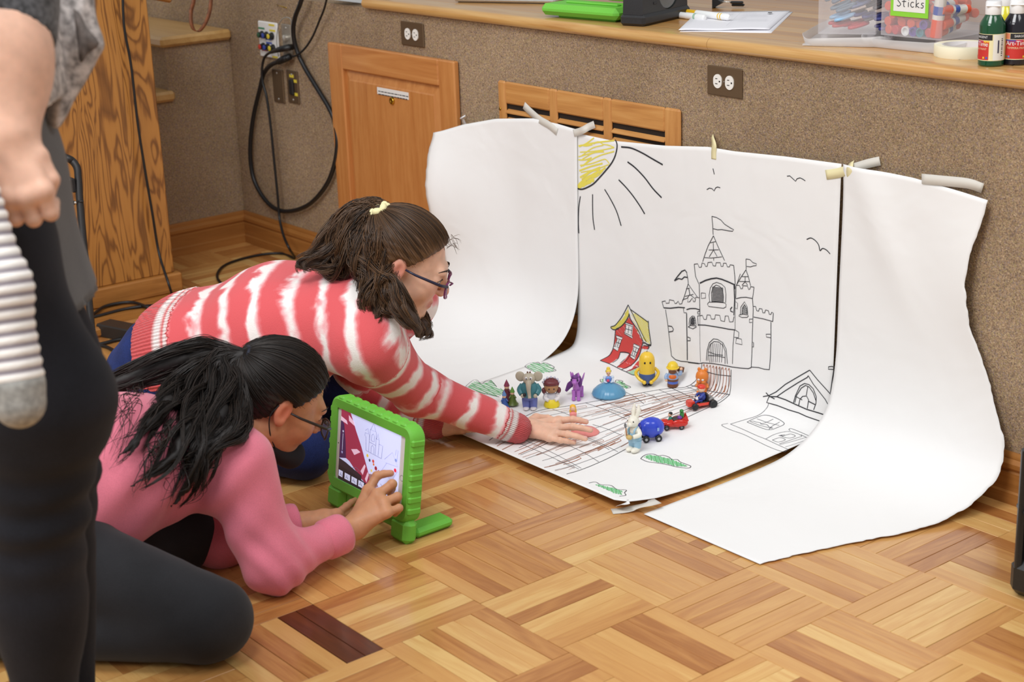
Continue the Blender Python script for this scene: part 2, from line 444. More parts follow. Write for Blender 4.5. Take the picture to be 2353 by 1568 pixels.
# lectern veneer: strong cathedral grain
m, nt, b = new_mat('oak_veneer'); W_OAK = m
tc = N(nt, 'ShaderNodeTexCoord'); mp = N(nt, 'ShaderNodeMapping'); L(nt, tc.outputs['Object'], mp.inputs[0]); mp.inputs['Scale'].default_value = (9.0, 9.0, 1.35)
n0 = N(nt, 'ShaderNodeTexNoise', i_Scale=1.4, i_Detail=2.5, i_Distortion=0.8); L(nt, mp.outputs[0], n0.inputs['Vector'])
band = math_n(nt, 'ABSOLUTE', math_n(nt, 'SINE', math_n(nt, 'MULTIPLY', n0.outputs[0], 34.0)))
mp2 = N(nt, 'ShaderNodeMapping'); L(nt, tc.outputs['Object'], mp2.inputs[0]); mp2.inputs['Scale'].default_value = (170.0, 170.0, 9.0)
n1 = N(nt, 'ShaderNodeTexNoise', i_Scale=1.0, i_Detail=4.0); L(nt, mp2.outputs[0], n1.inputs['Vector'])
cr = ramp(nt, [(0.0, (118, 74, 30)), (0.36, (140, 90, 38)), (0.62, (172, 116, 52)), (1.0, (178, 122, 56))])
L(nt, math_n(nt, 'ADD', band, math_n(nt, 'MULTIPLY', math_n(nt, 'SUBTRACT', n1.outputs[0], 0.5), 0.9)), cr.inputs[0])
L(nt, cr.outputs[0], b.inputs['Base Color']); b.inputs['Roughness'].default_value = 0.42

SEAM = plain('floor_seam', (58, 34, 16), 0.6)
# ---- floor: a dark sub-floor slab carrying every strip of the parquet
fl = MB(); fl.box((-0.25, -1.3, -0.032), (7.9, 4.6, 0.06)); FLOOR = fl.obj('floor', SEAM, None, False, kind='structure')
PAPERPX = [(1062, 690), (985, 735), (845, 862), (1010, 990), (1430, 1150), (1480, 1185), (1745, 1300), (2080, 1225), (2290, 1110), (2255, 500), (1040, 300)]
PEOPLEPX = [[(0, 700), (205, 690), (245, 950), (200, 1568), (0, 1568)], [(240, 900), (320, 760), (650, 600), (880, 470), (1040, 600), (980, 760), (1200, 960), (1180, 1020), (850, 900), (755, 1000), (750, 1090), (640, 1130), (800, 1180), (920, 1080), (940, 1240), (800, 1300), (660, 1365), (480, 1270), (580, 1460), (560, 1568), (200, 1568)],
            [(100, 0), (360, 0), (415, 660), (230, 780), (100, 700)], [(2318, 1010), (2353, 1000), (2353, 1380), (2305, 1360)]]
def inpoly(p, poly):
    x, y = p; r = False; n = len(poly)
    for i in range(n):
        (x0, y0), (x1, y1) = poly[i], poly[(i+1) % n]
        if (y0 > y) != (y1 > y) and x < (x1 - x0)*(y - y0)/(y1 - y0) + x0: r = not r
    return r
planks = []
for j in range(-15, 4):
    off = (0.09 if j < -1 else 0.0)*T + (0.05*T if j >= 2 else 0.0)
    for i in range(-17, 16):
        for k in range(6):
            if (i + j) % 2 == 0: c = ((i + .5)*T + off, (j + (k + .5)/6)*T, 0.0); rot = 0.0
            else: c = ((i + (k + .5)/6)*T + off, (j + .5)*T, 0.0); rot = PI/2
            hx, hy = (T/2, T/12) if rot == 0 else (T/12, T/2)
            if (c[1] > -0.2 and (c[0] + hx < XC or c[0] - hx < XC - 0.24)) or c[0] < -4.1 or c[0] > 3.6 or c[1] + hy > YW + 0.13: continue
            planks.append((c, rot, i, j, k))
def seen(c):
    if (np.array(c) - CAM) @ CF < 0.5: return -1
    p = pix(np.array([c]))[0]
    if not (-30 < p[0] < IW + 30 and -30 < p[1] < IH + 30): return -1
    if inpoly(p, PAPERPX) or any(inpoly(p, q) for q in PEOPLEPX): return -1
    return 1.0/((np.array(c) - CAM) @ CF)**3
rank = sorted(planks, key=lambda q: -seen(q[0]))
near = rank[:300]
pm = MB(); pm.box((0, 0, -0.006), (T - 0.0009, T/6 - 0.0008, 0.012), 0.0007)
pme = pm.obj('plank', W_PLANK, FLOOR, False).data
first = bpy.data.objects['plank']; bpy.data.objects.remove(first)
pme_d = pme.copy(); pme_d.materials.clear(); pme_d.materials.append(W_DARK)
for c, rot, i, j, k in near:
    dark = (i, j) == (1, -3) and k in (4, 5)
    o = bpy.data.objects.new('plank', pme_d if dark else pme); COL.objects.link(o)
    o.location = c; o.rotation_euler = (0, 0, rot); put(o, FLOOR)
    o.location.z += 0.0003*math.sin(i*3.1 + j*7.7 + k*1.9)
ff = MB()
for c, rot, i, j, k in rank[300:]:
    s = (T - 0.0009, T/6 - 0.0008, 0.012) if rot == 0 else (T/6 - 0.0008, T - 0.0009, 0.012)
    ff.box((c[0], c[1], -0.006), s)
ff.obj('plank_field', W_FIELD, FLOOR, False, kind='stuff')

# ---- stage front, deck and nosing
w = MB(); w.box((0.5, YW + 0.03, 0.887/2), (5.7, 0.06, 0.887)); w.obj('wall_back', carpet, None, False, kind='structure')
stg = MB(); stg.box((1.0, 1.72, STZ - 0.026), (5.0, 1.62, 0.03)); STAGE = stg.obj('stage_floor', SEAM, None, False, kind='structure')
def nosing(x0, x1):
    prof = []; r = 0.0155; yc, zc = 0.866 + r, 0.887 + r
    for a in np.linspace(-PI/2, -3*PI/2, 9): prof.append((yc + r*math.cos(a), zc + r*math.sin(a)))
    prof += [(0.952, STZ), (0.952, 0.887)]
    q = MB(); q.prism([(y, z) for y, z in prof], x0, x1, Matrix(((0, 0, 1, 0), (1, 0, 0, 0), (0, 1, 0, 0), (0, 0, 0, 1))))
    return q
for x0, x1 in ((-1.46, -0.0035), (-0.0025, 1.75), (1.751, 3.3)): nosing(x0, x1).obj('nosing', W_NOSE, STAGE, 'auto')
rr = random.Random(3); dk = None
for r in range(11):
    y = 0.9535 + r*0.0572; x = -1.46 - rr.random()*0.6
    while x < 2.0:
        ln = 0.7 + rr.random()*0.8
        q = MB(); q.box((0, 0, -0.009), (ln - 0.0012, 0.0564, 0.018), 0.0006); o = q.obj('deck_board', W_STAGE, None, False)
        o.location = (x + ln/2, y + 0.0286, STZ); put(o, STAGE); x += ln
bk = MB(); bk.box((1.0, 2.06, STZ - 0.009), (5.0, 0.94, 0.018)); bk.obj('deck_surface', W_STAGE, STAGE, False)

# ---- stairs left of the stage
ST = thing('stairs', 'carpeted stage steps with pale maple treads behind the oak lectern', 'stairs', (-2.9, 0.5, 0)); del ST['category']; del ST['label']; ST['kind'] = 'structure'; ST.name = 'wall_left'
steps = [(0.757, 0.618, 0.89), (0.575, 0.36, 0.655), (0.393, 0.10, 0.395), (0.205, -0.16, 0.135)]
for z, y0, y1 in steps:
    q = MB(); q.box((-2.82, (y0 + y1)/2, z - 0.0175), (1.03, y1 - y0, 0.035), 0.009); q.obj('tread', W_TREAD, ST, 'auto')
    q = MB(); q.box((-2.85, y0 + 0.035, z - 0.035 - 0.0735), (1.045, 0.02, 0.147)); q.obj('riser', carpet, ST, False)
q = MB(); q.prism([(-0.13, 0), (0.889, 0), (0.889, 0.722), (0.64, 0.722), (0.64, 0.54), (0.38, 0.54), (0.38, 0.358), (0.12, 0.358), (0.12, 0.17), (-0.13, 0.17)], XC - 0.02, XC, Matrix(((0, 0, 1, 0), (1, 0, 0, 0), (0, 1, 0, 0), (0, 0, 0, 1)))); q.obj('stair_side', carpet, ST, False)
q = MB(); q.box((-2.85, 0.915, 0.82), (1.1, 0.04, 0.2)); q.obj('top_riser', carpet, ST, False)

# ---- baseboards with a three-step moulding
def base_prof(): return [(0, 0), (0.0145, 0), (0.0145, 0.026), (0.011, 0.030), (0.011, 0.070), (0.007, 0.074), (0.0135, 0.082), (0.014, 0.092), (0.010, 0.098), (0.007, 0.101), (0.008, 0.108), (0.005, 0.115), (0, 0.115)]
q = MB(); q.prism([(YW - d, z) for d, z in base_prof()], XC, 2.6, Matrix(((0, 0, 1, 0), (1, 0, 0, 0), (0, 1, 0, 0), (0, 0, 0, 1)))); q.obj('baseboard_back', W_BASE, None, 'auto', kind='structure')
q = MB(); q.prism([(XC + d, z) for d, z in base_prof()], -0.13, 0.889, Matrix(((1, 0, 0, 0), (0, 0, 1, 0), (0, 1, 0, 0), (0, 0, 0, 1)))); q.obj('baseboard_left', W_BASEL, None, 'auto', kind='structure')

# ---- access door (raised panel) in the stage front
xl, xr, zt, zb = -1.6715, -1.0105, 0.768, 0.135
dx, dzm = (xl + xr)/2, (zt + zb)/2
door = thing('door_1', '', '', (dx, YW, zb)); del door['label']; del door['category']; door['kind'] = 'structure'
fw = 0.078; yf = YW - 0.022
def slab(x0, x1, z0, z1, y0, y1, bev, name, mat, par):
    q = MB(); q.box(((x0 + x1)/2, (y0 + y1)/2, (z0 + z1)/2), (x1 - x0, y1 - y0, z1 - z0), bev); return q.obj(name, mat, par, 'auto')
slab(xl, xl + fw, zb, zt, yf, YW - 0.002, 0.004, 'stile', W_DOOR, door); slab(xr - fw, xr, zb, zt, yf, YW - 0.002, 0.004, 'stile', W_DOOR, door)
slab(xl + fw, xr - fw, zt - fw, zt, yf, YW - 0.002, 0.004, 'rail', W_DOORH, door); slab(xl + fw, xr - fw, zb, zb + fw, yf, YW - 0.002, 0.004, 'rail', W_DOORH, door)
def raised(x0, x1, z0, z1, y, name):
    i = 0.03; q = MB(); a = [(x0, y + .013, z0), (x1, y + .013, z0), (x1, y + .013, z1), (x0, y + .013, z1)]
    bq = [(x0 + i, y + .004, z0 + i), (x1 - i, y + .004, z0 + i), (x1 - i, y + .004, z1 - i), (x0 + i, y + .004, z1 - i)]
    cq = [(x0 + i + .004, y, z0 + i + .004), (x1 - i - .004, y, z0 + i + .004), (x1 - i - .004, y, z1 - i - .004), (x0 + i + .004, y, z1 - i - .004)]
    vs = a + bq + cq; fs = [(8, 9, 10, 11)]
    for o in (0, 4): fs += [(o + k, o + (k + 1) % 4, o + 4 + (k + 1) % 4, o + 4 + k) for k in range(4)]
    q.add(vs, fs); return q.obj(name, W_DOOR, door, False)
raised(xl + fw - .002, xr - fw + .002, zb + fw - .002, zt - fw + .002, yf + 0.003, 'raised_panel')
BRASS = plain('brass', (196, 158, 62), 0.22, 1.0)
lk = wy(900, 232, yf); q = MB(); q.lathe([(0.0, 0.004), (0.004, 0.0045), (0.0048, 0.006), (0.009, 0.006), (0.0115, 0.004), (0.012, 0.0)], 24, (lk[0], yf + 0.003, lk[2]), R=Matrix.Rotation(PI/2, 3, 'X'), caps=False); q.obj('lock', BRASS, door, 'auto', label='round brass key lock')
WHITE = plain('white_label', (232, 231, 228), 0.6)
DARKINK = plain('print_ink', (52, 52, 56), 0.7)
pA, pB, pC = wy(865, 200, yf), wy(937, 213, yf), wy(866, 216, yf)
lb = slab(pA[0], pB[0], pC[2], pA[2], yf + 0.0018, yf + 0.0030, 0, 'instruction_label', WHITE, door)
q = MB()
for row in range(2):
    x = pA[0] + 0.006; rr = random.Random(5 + row)
    while x < pB[0] - 0.012:
        wl = 0.005 + rr.random()*0.012; z = pA[2] - 0.012 - row*0.009
        q.box((x + wl/2, yf + 0.0016, z), (wl, 0.0003, 0.0028)); x += wl + 0.0028
q.obj('print', DARKINK, lb, False)
for hz in (0.62, 0.25):
    q = MB(); q.tube([(xl - 0.004, YW - 0.006, hz), (xl - 0.004, YW - 0.006, hz + 0.055)], 0.004, 8); q.obj('hinge', BRASS, door)

# ---- louvred grille: four stiles, top and bottom rails, slats one by one
gx0, gx1, gz1, gz0 = -0.8245, -0.107, 0.7338, 0.44
gr = thing('louvre_grille', 'oak louvred ventilation grille in the stage front above the white paper', 'vent', ((gx0 + gx1)/2, YW, gz0))
yg = YW - 0.013
GD = plain('grille_dark', (34, 24, 16), 0.8)
xs = [(gx0, gx0 + 0.032), None, None, (gx1 - 0.055, gx1)]
s1 = wy(1278, 262)[0]; s2 = wy(1402, 290)[0]
xs[1] = (s1 - 0.016, s1 + 0.016); xs[2] = (s2 - 0.016, s2 + 0.016)
slab(gx0 + .01, gx1 - .01, gz0 + .01, gz1 - .01, YW - 0.003, YW - 0.0005, 0, 'duct_back', GD, gr)
for a, c2 in xs: slab(a, c2, gz0, gz1, yg, YW - 0.001, 0.005, 'stile', W_GRV, gr)
for (a, c2), (d, e) in zip(xs[:-1], xs[1:]):
    slab(c2, d, gz1 - 0.062, gz1 - 0.001, yg + 0.001, YW - 0.001, 0.004, 'top_rail', W_GRH, gr)
    slab(c2, d, gz0, gz0 + 0.05, yg + 0.001, YW - 0.001, 0.004, 'bottom_rail', W_GRH, gr)
    z = gz1 - 0.062 - 0.021
    while z > gz0 + 0.05:
        q = MB(); q.box(((c2 + d)/2, yg + 0.0075, z), (d - c2, 0.017, 0.006), 0.002, Matrix.Rotation(math.radians(38), 3, 'X')); q.obj('slat', W_GRH, gr, 'auto'); z -= 0.0235
for z in (0.655,):
    q = MB(); q.lathe([(0.0045, 0), (0.0045, 0.001), (0, 0.001)], 12, (gx0 + 0.010, yg - 0.0005, z), R=Matrix.Rotation(PI/2, 3, 'X')); q.obj('screw', BRASS, gr)

# ---- duplex outlets lying sideways on brown steel plates
PLATE = plain('bronze_plate', (112, 92, 70), 0.38, 0.5); RECEP = plain('ivory_plastic', (238, 236, 230), 0.35); SLOT = plain('slot', (30, 28, 26), 0.7); STEEL = plain('brushed_steel', (150, 140, 128), 0.35, 0.8)
def outlet(px, label):
    a = wy(*px); t = thing('wall_outlet', label, 'outlet', (a[0] + .0572, YW, a[2] - .035), 0, 'duplex outlets in the stage front')
    cx, cz = a[0] + .0572, a[2] - .035
    q = MB(); q.box((cx, YW - .003, cz), (.1143, .006, .07), .0025); q.obj('cover_plate', PLATE, t, 'auto')
    for s in (-1, 1):
        q = MB(); x = cx + s*.0195
        prof = [(0.0145*math.cos(k*PI/12)*(1.0), 0.0145*math.sin(k*PI/12)) for k in range(24)]
        poly = [(x + max(-.0135, min(.0135, px_)), cz + (pz_*1.16)) for px_, pz_ in prof]
        q.prism(poly, YW - .0085, YW - .005, Matrix(((1, 0, 0, 0), (0, 0, 1, 0), (0, 1, 0, 0), (0, 0, 0, 1)))); f = q.obj('receptacle', RECEP, t, 'auto')
        q = MB(); q.box((x - .003, YW - .0088, cz + .006), (.0065, .0006, .0016)); q.box((x - .003, YW - .0088, cz - .006), (.0075, .0006, .0016)); q.box((x + .0075, YW - .0088, cz), (.004, .0006, .0035)); q.obj('slots', SLOT, f, False)
    q = MB(); q.lathe([(0.0028, 0), (0.0024, .0012), (0, .0012)], 12, (cx, YW - .006, cz), R=Matrix.Rotation(PI/2, 3, 'X')); q.obj('screw', STEEL, t)
outlet((922.5, 47.5), 'brown steel outlet plate above the wooden access door')
outlet((1627.8, 148.5), 'brown steel outlet plate right of the louvred grille under the stage edge')
# ================================================================== LECTERN, WALL PLATES, CABLES
lec = thing('lectern', 'oak veneer lectern with bold grain on a wooden base beside the stairs', 'lectern', (-1.98, 0.1, 0))
xf_ = -1.822; la = math.radians(2.5)
Rl = Matrix.Rotation(-la, 3, 'Z')
def lbox(x0, x1, y0, y1, z0, z1, bev, name, mat):
    q = MB(); q.M = Matrix.Translation((xf_, 0.34, 0)) @ Matrix.Rotation(-la, 4, 'Z')
    q.box(((x0 + x1)/2, (y0 + y1)/2, (z0 + z1)/2), (x1 - x0, y1 - y0, z1 - z0), bev); return q.obj(name, mat, lec, 'auto')
W_PL = wood('lectern_oak', [(128, 80, 32), (160, 106, 48), (184, 128, 64)], grain=(30.0, 2.2, 30.0), rough=0.4, coat=0.1)
lbox(-0.46, 0.20, -0.62, 0.04, 0.0, 0.032, 0.008, 'base_platform', W_PL)
lbox(-0.44, 0.018, -0.60, 0.018, 0.032, 0.094, 0.005, 'plinth', W_PL)
lbox(-0.42, 0.0, -0.58, 0.0, 0.094, 1.10, 0.003, 'front_panel', W_OAK)
q = MB(); q.M = Matrix.Translation((xf_ - 0.26, 0.02, 1.035)) @ Matrix.Rotation(math.radians(-4), 4, 'Z')
q.box((0, 0.26, -0.04), (0.30, 0.42, 0.05), 0.006, Matrix.Rotation(math.radians(-16), 3, 'X')); q.obj('desk_top', W_PL, lec, 'auto')

BLACK = plain('black_rubber', (22, 22, 24), 0.45); GREYP = plain('grey_cable', (150, 146, 140), 0.5)
def cable(name, label, pts, r, mat=None, n=8, group=None):
    q = MB(); q.tube(catmull(pts, 8), r, n); o = q.obj(name, mat or BLACK); tag(o, label, 'cable', group); return o
xp = xf_ + 0.008
def lx(px, py, o=0.009): 
    p = onplane(px, py, 0, xf_ + 0.012); return p + np.array([o, 0, 0])
cable('microphone_cable', 'thin black cable running down the oak lectern face to the floor', [lx(278, -40), lx(282, 60), lx(298, 150), lx(313, 280), lx(330, 390), lx(347, 490), lx(362, 580), (pz(383, 648, .10) + np.array([.01, 0, 0])), pz(398, 684, .045), pz(408, 702, .008), pz(430, 720, .006)], 0.0042)
cable('floor_cable', 'black cable looped over the lectern base platform', [pz(180, 745, .04), pz(215, 722, .04), pz(240, 705, .04), pz(280, 696, .04), pz(310, 696, .04), pz(340, 707, .04), pz(375, 722, .01)], 0.005)
cable('floor_cable', 'second black cable lying straight across the lectern base platform', [pz(190, 735, .036), pz(230, 725, .036), pz(285, 711, .036), pz(340, 703, .036), pz(378, 704, .012), pz(420, 715, .008)], 0.005)
cable('floor_cable', 'short black cable on the floor in front of the lectern base', [pz(180, 800, .006), pz(235, 790, .006), pz(262, 783, .006), pz(285, 779, .006)], 0.0055)
cable('floor_cable', 'lowest black cable on the floor by the kneeling girl in jeans', [pz(200, 790, .006), pz(240, 796, .006), pz(262, 806, .006), pz(285, 815, .006)], 0.005)
PBOX = plain('dark_plastic', (40, 40, 40), 0.4)
p = pz(290, 790, 0.0); q = MB(); q.M = xf((p[0] - .06, p[1] + .02, 0), 0.3); q.box((0, 0, .02), (.16, .06, .04), .004); o = q.obj('power_strip', PBOX, None, 'auto'); tag(o, 'dark power strip on the floor behind the girl in blue jeans', 'power strip')

# ---- audio panel and the three steel plates left of the access door
def wallrect(px0, px1, d=0.004):  # top-left & bottom-right pixels on the wall
    a, c = wy(*px0, YW), wy(*px1, YW); return a[0], c[0], c[2], a[2]
av = thing('audio_panel', 'white audio jack panel with coloured knobs and labels left of the black cables', 'panel', (-2.05, YW, .73))
def wq(M, x, z, w, h, y0, d): M.box((x, y0 - d/2, z), (w, d, h))
avx0, avx1, avz0, avz1 = wy(596, 45)[0], wy(640, 58)[0], wy(600, 128)[2], wy(592, 46)[2]
PANELW = plain('panel_white', (234, 233, 230), 0.4)
q = MB(); q.box(((avx0 + avx1)/2, YW - .004, (avz0 + avz1)/2), (avx1 - avx0, .008, avz1 - avz0), .003); q.obj('plate', PANELW, av, 'auto')
AVW, AVH = avx1 - avx0, avz1 - avz0
KG, KB, KY, KR = (plain('knob_green', (38, 84, 58), .35), plain('knob_blue', (52, 72, 158), .35), plain('knob_yellow', (222, 200, 60), .35), plain('knob_red', (196, 58, 46), .35))
KBK = plain('knob_black', (28, 28, 30), .4)
for u, v, mt in ((.22, .63, KG), (.46, .63, KB), (.74, .63, KY), (.24, .30, KR), (.48, .30, KB), (.76, .30, KY)):
    x, z = avx0 + u*AVW, avz0 + v*AVH
    q = MB(); q.lathe([(.0125, 0), (.0125, .004), (.010, .006), (.0095, .016)], 16, (x, YW - .008, z), R=Matrix.Rotation(PI/2, 3, 'X')); k = q.obj('jack', KBK, av, 'auto')
    q = MB(); q.lathe([(.0085, .012), (.0085, .0175), (.006, .0185), (0, .0185)], 16, (x, YW - .008, z), R=Matrix.Rotation(PI/2, 3, 'X')); q.obj('coloured_cap', mt, k, 'auto')
LAB = {c: plain('tape_' + n, c, .6) for n, c in (('green', (66, 136, 96)), ('yellow', (226, 206, 66)), ('blue', (84, 106, 186)), ('red', (198, 70, 70)))}
for u, v, w, h, c in ((.19, .80, .32, .05, (66, 136, 96)), (.74, .93, .30, .055, (226, 206, 66)), (.76, .78, .30, .055, (226, 206, 66)), (.52, .52, .30, .05, (84, 106, 186)), (.54, .42, .30, .05, (84, 106, 186)), (.28, .20, .30, .05, (198, 70, 70)), (.80, .05, .28, .05, (226, 206, 66))):
    q = MB(); q.box((avx0 + u*AVW, YW - .0084, avz0 + v*AVH), (w*AVW, .0008, h*AVH)); q.obj('label_strip', LAB[c], av, False)
def steel_plate(px0, px1, name, label, mat=STEEL):
    x0, x1, z0, z1 = wallrect(px0, px1); t = thing(name, label, 'wall plate', ((x0 + x1)/2, YW, z0))
    q = MB(); q.box(((x0 + x1)/2, YW - .003, (z0 + z1)/2), (x1 - x0, .006, z1 - z0), .002); q.obj('plate', mat, t, 'auto')
    for z in (z1 - .012, z0 + .012):
        q = MB(); q.lathe([(.004, 0), (.0035, .0015), (0, .0015)], 12, ((x0 + x1)/2, YW - .006, z), R=Matrix.Rotation(PI/2, 3, 'X')); q.obj('screw', plain('screw_bright', (210, 206, 198), .3, .7), t)
    return t, x0, x1, z0, z1
steel_plate((627, 157), (657, 238), 'blank_plate', 'blank brown steel plate below the white audio panel', PLATE)
t, x0, x1, z0, z1 = steel_plate((660, 160), (691, 240), 'switch_plate', 'steel plate with a black rocker switch and yellow labels', PLATE)
q = MB(); q.box(((x0 + x1)/2, YW - .009, (z0 + z1)/2), (.026, .010, .05), .003); q.obj('rocker_switch', KBK, t, 'auto')
for dx_, dz_, w_ in ((0, .037, .026), (.021, .022, .018), (.021, -.022, .018)):
    q = MB(); q.box(((x0 + x1)/2 + dx_, YW - .0064, (z0 + z1)/2 + dz_), (w_, .0008, .010)); q.obj('label_strip', LAB[(226, 206, 66)], t, False)
t, x0, x1, z0, z1 = steel_plate((649, 54), (676, 138), 'jack_plate', 'grey steel jack plate with plugs beside the white audio panel', plain('plate_grey', (160, 152, 140), .35, .5))
for z in (z0 + .035, z0 + .07):
    q = MB(); q.lathe([(.011, 0), (.011, .01), (.007, .012), (.0, .012)], 16, ((x0 + x1)/2, YW - .006, z), R=Matrix.Rotation(PI/2, 3, 'X')); q.obj('jack', plain('screw_bright', (210, 206, 198), .3, .7), t, 'auto')
jx, jz = (x0 + x1)/2, z0 + .035
WB = YW - 0.02
def wp(px, py, o=.02): return wy(px, py, YW - o)
cable('thick_cable', 'thick black cable hanging in a big loop beside the access door', [wp(700, -30, .05), wp(690, 8, .05), wp(678, 40, .04), wp(674, 75, .03), wp(682, 115, .02), wp(700, 155, .015), wp(730, 205, .014), wp(758, 252, .014), wp(770, 285, .014), wp(775, 330, .02), wp(768, 380, .02), wp(750, 425, .02), wp(720, 462, .02), wp(690, 480, .02), wp(655, 486, .02), wp(625, 475, .02), wp(598, 443, .02), wp(580, 400, .02), wp(575, 340, .02), wp(582, 270, .02), wp(597, 205, .02), wp(606, 170, .02), wp(622, 150, .03), wp(645, 140, .035), wp(662, 132, .03)], 0.0075, None, 10)
q = MB(); q.tube([wp(640, 142, .035), wp(652, 136, .035), wp(668, 129, .02)], [.010, .012, .011], 10); tag(q.obj('cable_plug', BLACK), 'black plug at the end of the thick looped cable', 'plug')
cable('thin_cable', 'thin black cable dropping from the jack plate to the floor', [wp(645, 116, .04), wp(625, 119, .04), wp(608, 132, .03), wp(602, 160, .03), wp(604, 190, .03), wp(613, 225, .03), wp(622, 290, .03), wp(630, 370, .03), wp(638, 450, .03), wp(642, 500, .03), wp(651, 540, .05), pz(664, 570, .06), pz(676, 590, .012), pz(672, 592, .006), pz(650, 583, .006), pz(610, 584, .006), pz(560, 594, .006), pz(520, 608, .006), pz(502, 624, .006), pz(500, 640, .006), pz(512, 655, .006)], 0.0045)
q = MB(); q.tube([wp(620, 121, .04), wp(645, 113, .045), wp(664, 109, .04), wp(672, 108, .02)], [.005, .010, .011, .010], 10); tag(q.obj('cable_plug', BLACK), 'black audio plug in front of the white audio panel', 'plug')
cable('thin_cable', 'thin black cable from the stage edge curling to the steel jack plate', [wp(752, -8, .05), wp(745, 20, .04), wp(733, 50, .03), wp(718, 85, .03), wp(700, 112, .03), wp(682, 127, .03), wp(670, 130, .02)], 0.0035)
cable('grey_wire', 'thin grey wire hooked over the top of the steel jack plate', [wp(640, 130, .02), wp(636, 100, .02), wp(637, 75, .02), wp(641, 55, .02), wp(650, 43, .02), wp(660, 40, .02), wp(668, 45, .02), wp(670, 60, .015)], 0.0018, GREYP, 6)
q = MB(); q.tube([wp(636, 10, .0), wp(641, 13, .02), wp(658, 18, .035)], [.0015, .0015, .002], 8); tag(q.obj('brass_hook', BRASS), 'small brass nail sticking out of the carpet above the audio panel', 'nail')
# leather strap hanging over the upper tread
LEATH = plain('brown_leather', (122, 72, 42), .55, noise=.15)
c3 = catmull([pd(475, -60, 5.17), pd(468, 0, 5.17), pd(463, 40, 5.17), pd(456, 62, 5.15), pd(449, 72, 5.14), pd(444, 68, 5.12), pd(440, 50, 5.12), pd(441, 20, 5.12), pd(446, -10, 5.12), pd(452, -60, 5.12)], 8)
c3 = catmull([pd(486, -60, 5.2), pd(484, 0, 5.2), pd(480, 30, 5.19), pd(470, 55, 5.17), pd(456, 72, 5.15), pd(446, 68, 5.13), pd(440, 50, 5.12), pd(440, 25, 5.12), pd(446, 0, 5.12), pd(452, -60, 5.12)], 8)
W3 = np.array(CF)*0.006 + np.array(CR)*0.004
q = MB(); q.grid([[p - W3, p + W3] for p in c3]); o = q.obj('leather_strap', LEATH); md = o.modifiers.new('t', 'SOLIDIFY'); md.thickness = .003; tag(o, 'brown leather bag strap looping down onto the upper stair tread', 'strap')
# black tubular chair frame between the lectern and the standing woman
IRON = plain('black_iron', (44, 42, 42), .45, .3)
fr = thing('folding_trolley', 'black tubular metal frame standing between the woman and the oak lectern', 'trolley', pz(200, 700, 0))
dpt = 4.55
def fp(px, py, d=dpt): return pd(px, py, d)
P0 = fp(186, 470)
q = MB(); q.tube(catmull([fp(120, 352, dpt + .1), fp(150, 362), fp(166, 370), fp(177, 386), fp(180, 410), fp(184, 470), fp(192, 560), fp(200, 650), fp(208, 730), fp(213, 800), fp(216, 864)], 6), 0.0105, 12); q.obj('tube_frame', IRON, fr)
q = MB(); q.tube([fp(130, 472), fp(172, 466)], 0.006, 8); q.tube([fp(178, 463, dpt - .01), fp(192, 463, dpt - .01)], 0.003, 8); q.obj('cross_rod', IRON, fr)
q = MB(); q.M = Matrix.Translation(Vector(fp(162, 424))); q.box((0, 0, 0), (.045, .012, .04), .003); q.obj('bracket', IRON, fr, 'auto')
for p in ((159, 414), (173, 466)):
    q = MB(); q.ell(fp(*p, dpt - .016), .004, nu=10, nv=6); q.obj('bolt', plain('screw_bright', (210, 206, 198), .3, .7), fr)

# ================================================================== THE PAPER BACKDROP AND ITS DRAWINGS
m, nt, b = new_mat('paper'); PAPER = m
b.inputs['Base Color'].default_value = rgba((243, 243, 242)); b.inputs['Roughness'].default_value = 0.75; b.inputs['Specular IOR Level'].default_value = 0.2
tc = N(nt, 'ShaderNodeTexCoord'); nz = N(nt, 'ShaderNodeTexNoise', i_Scale=5.0, i_Detail=3.0, i_Distortion=0.6); L(nt, tc.outputs['Object'], nz.inputs['Vector']); bump(nt, b, nz.outputs[0], 0.35, 0.02)

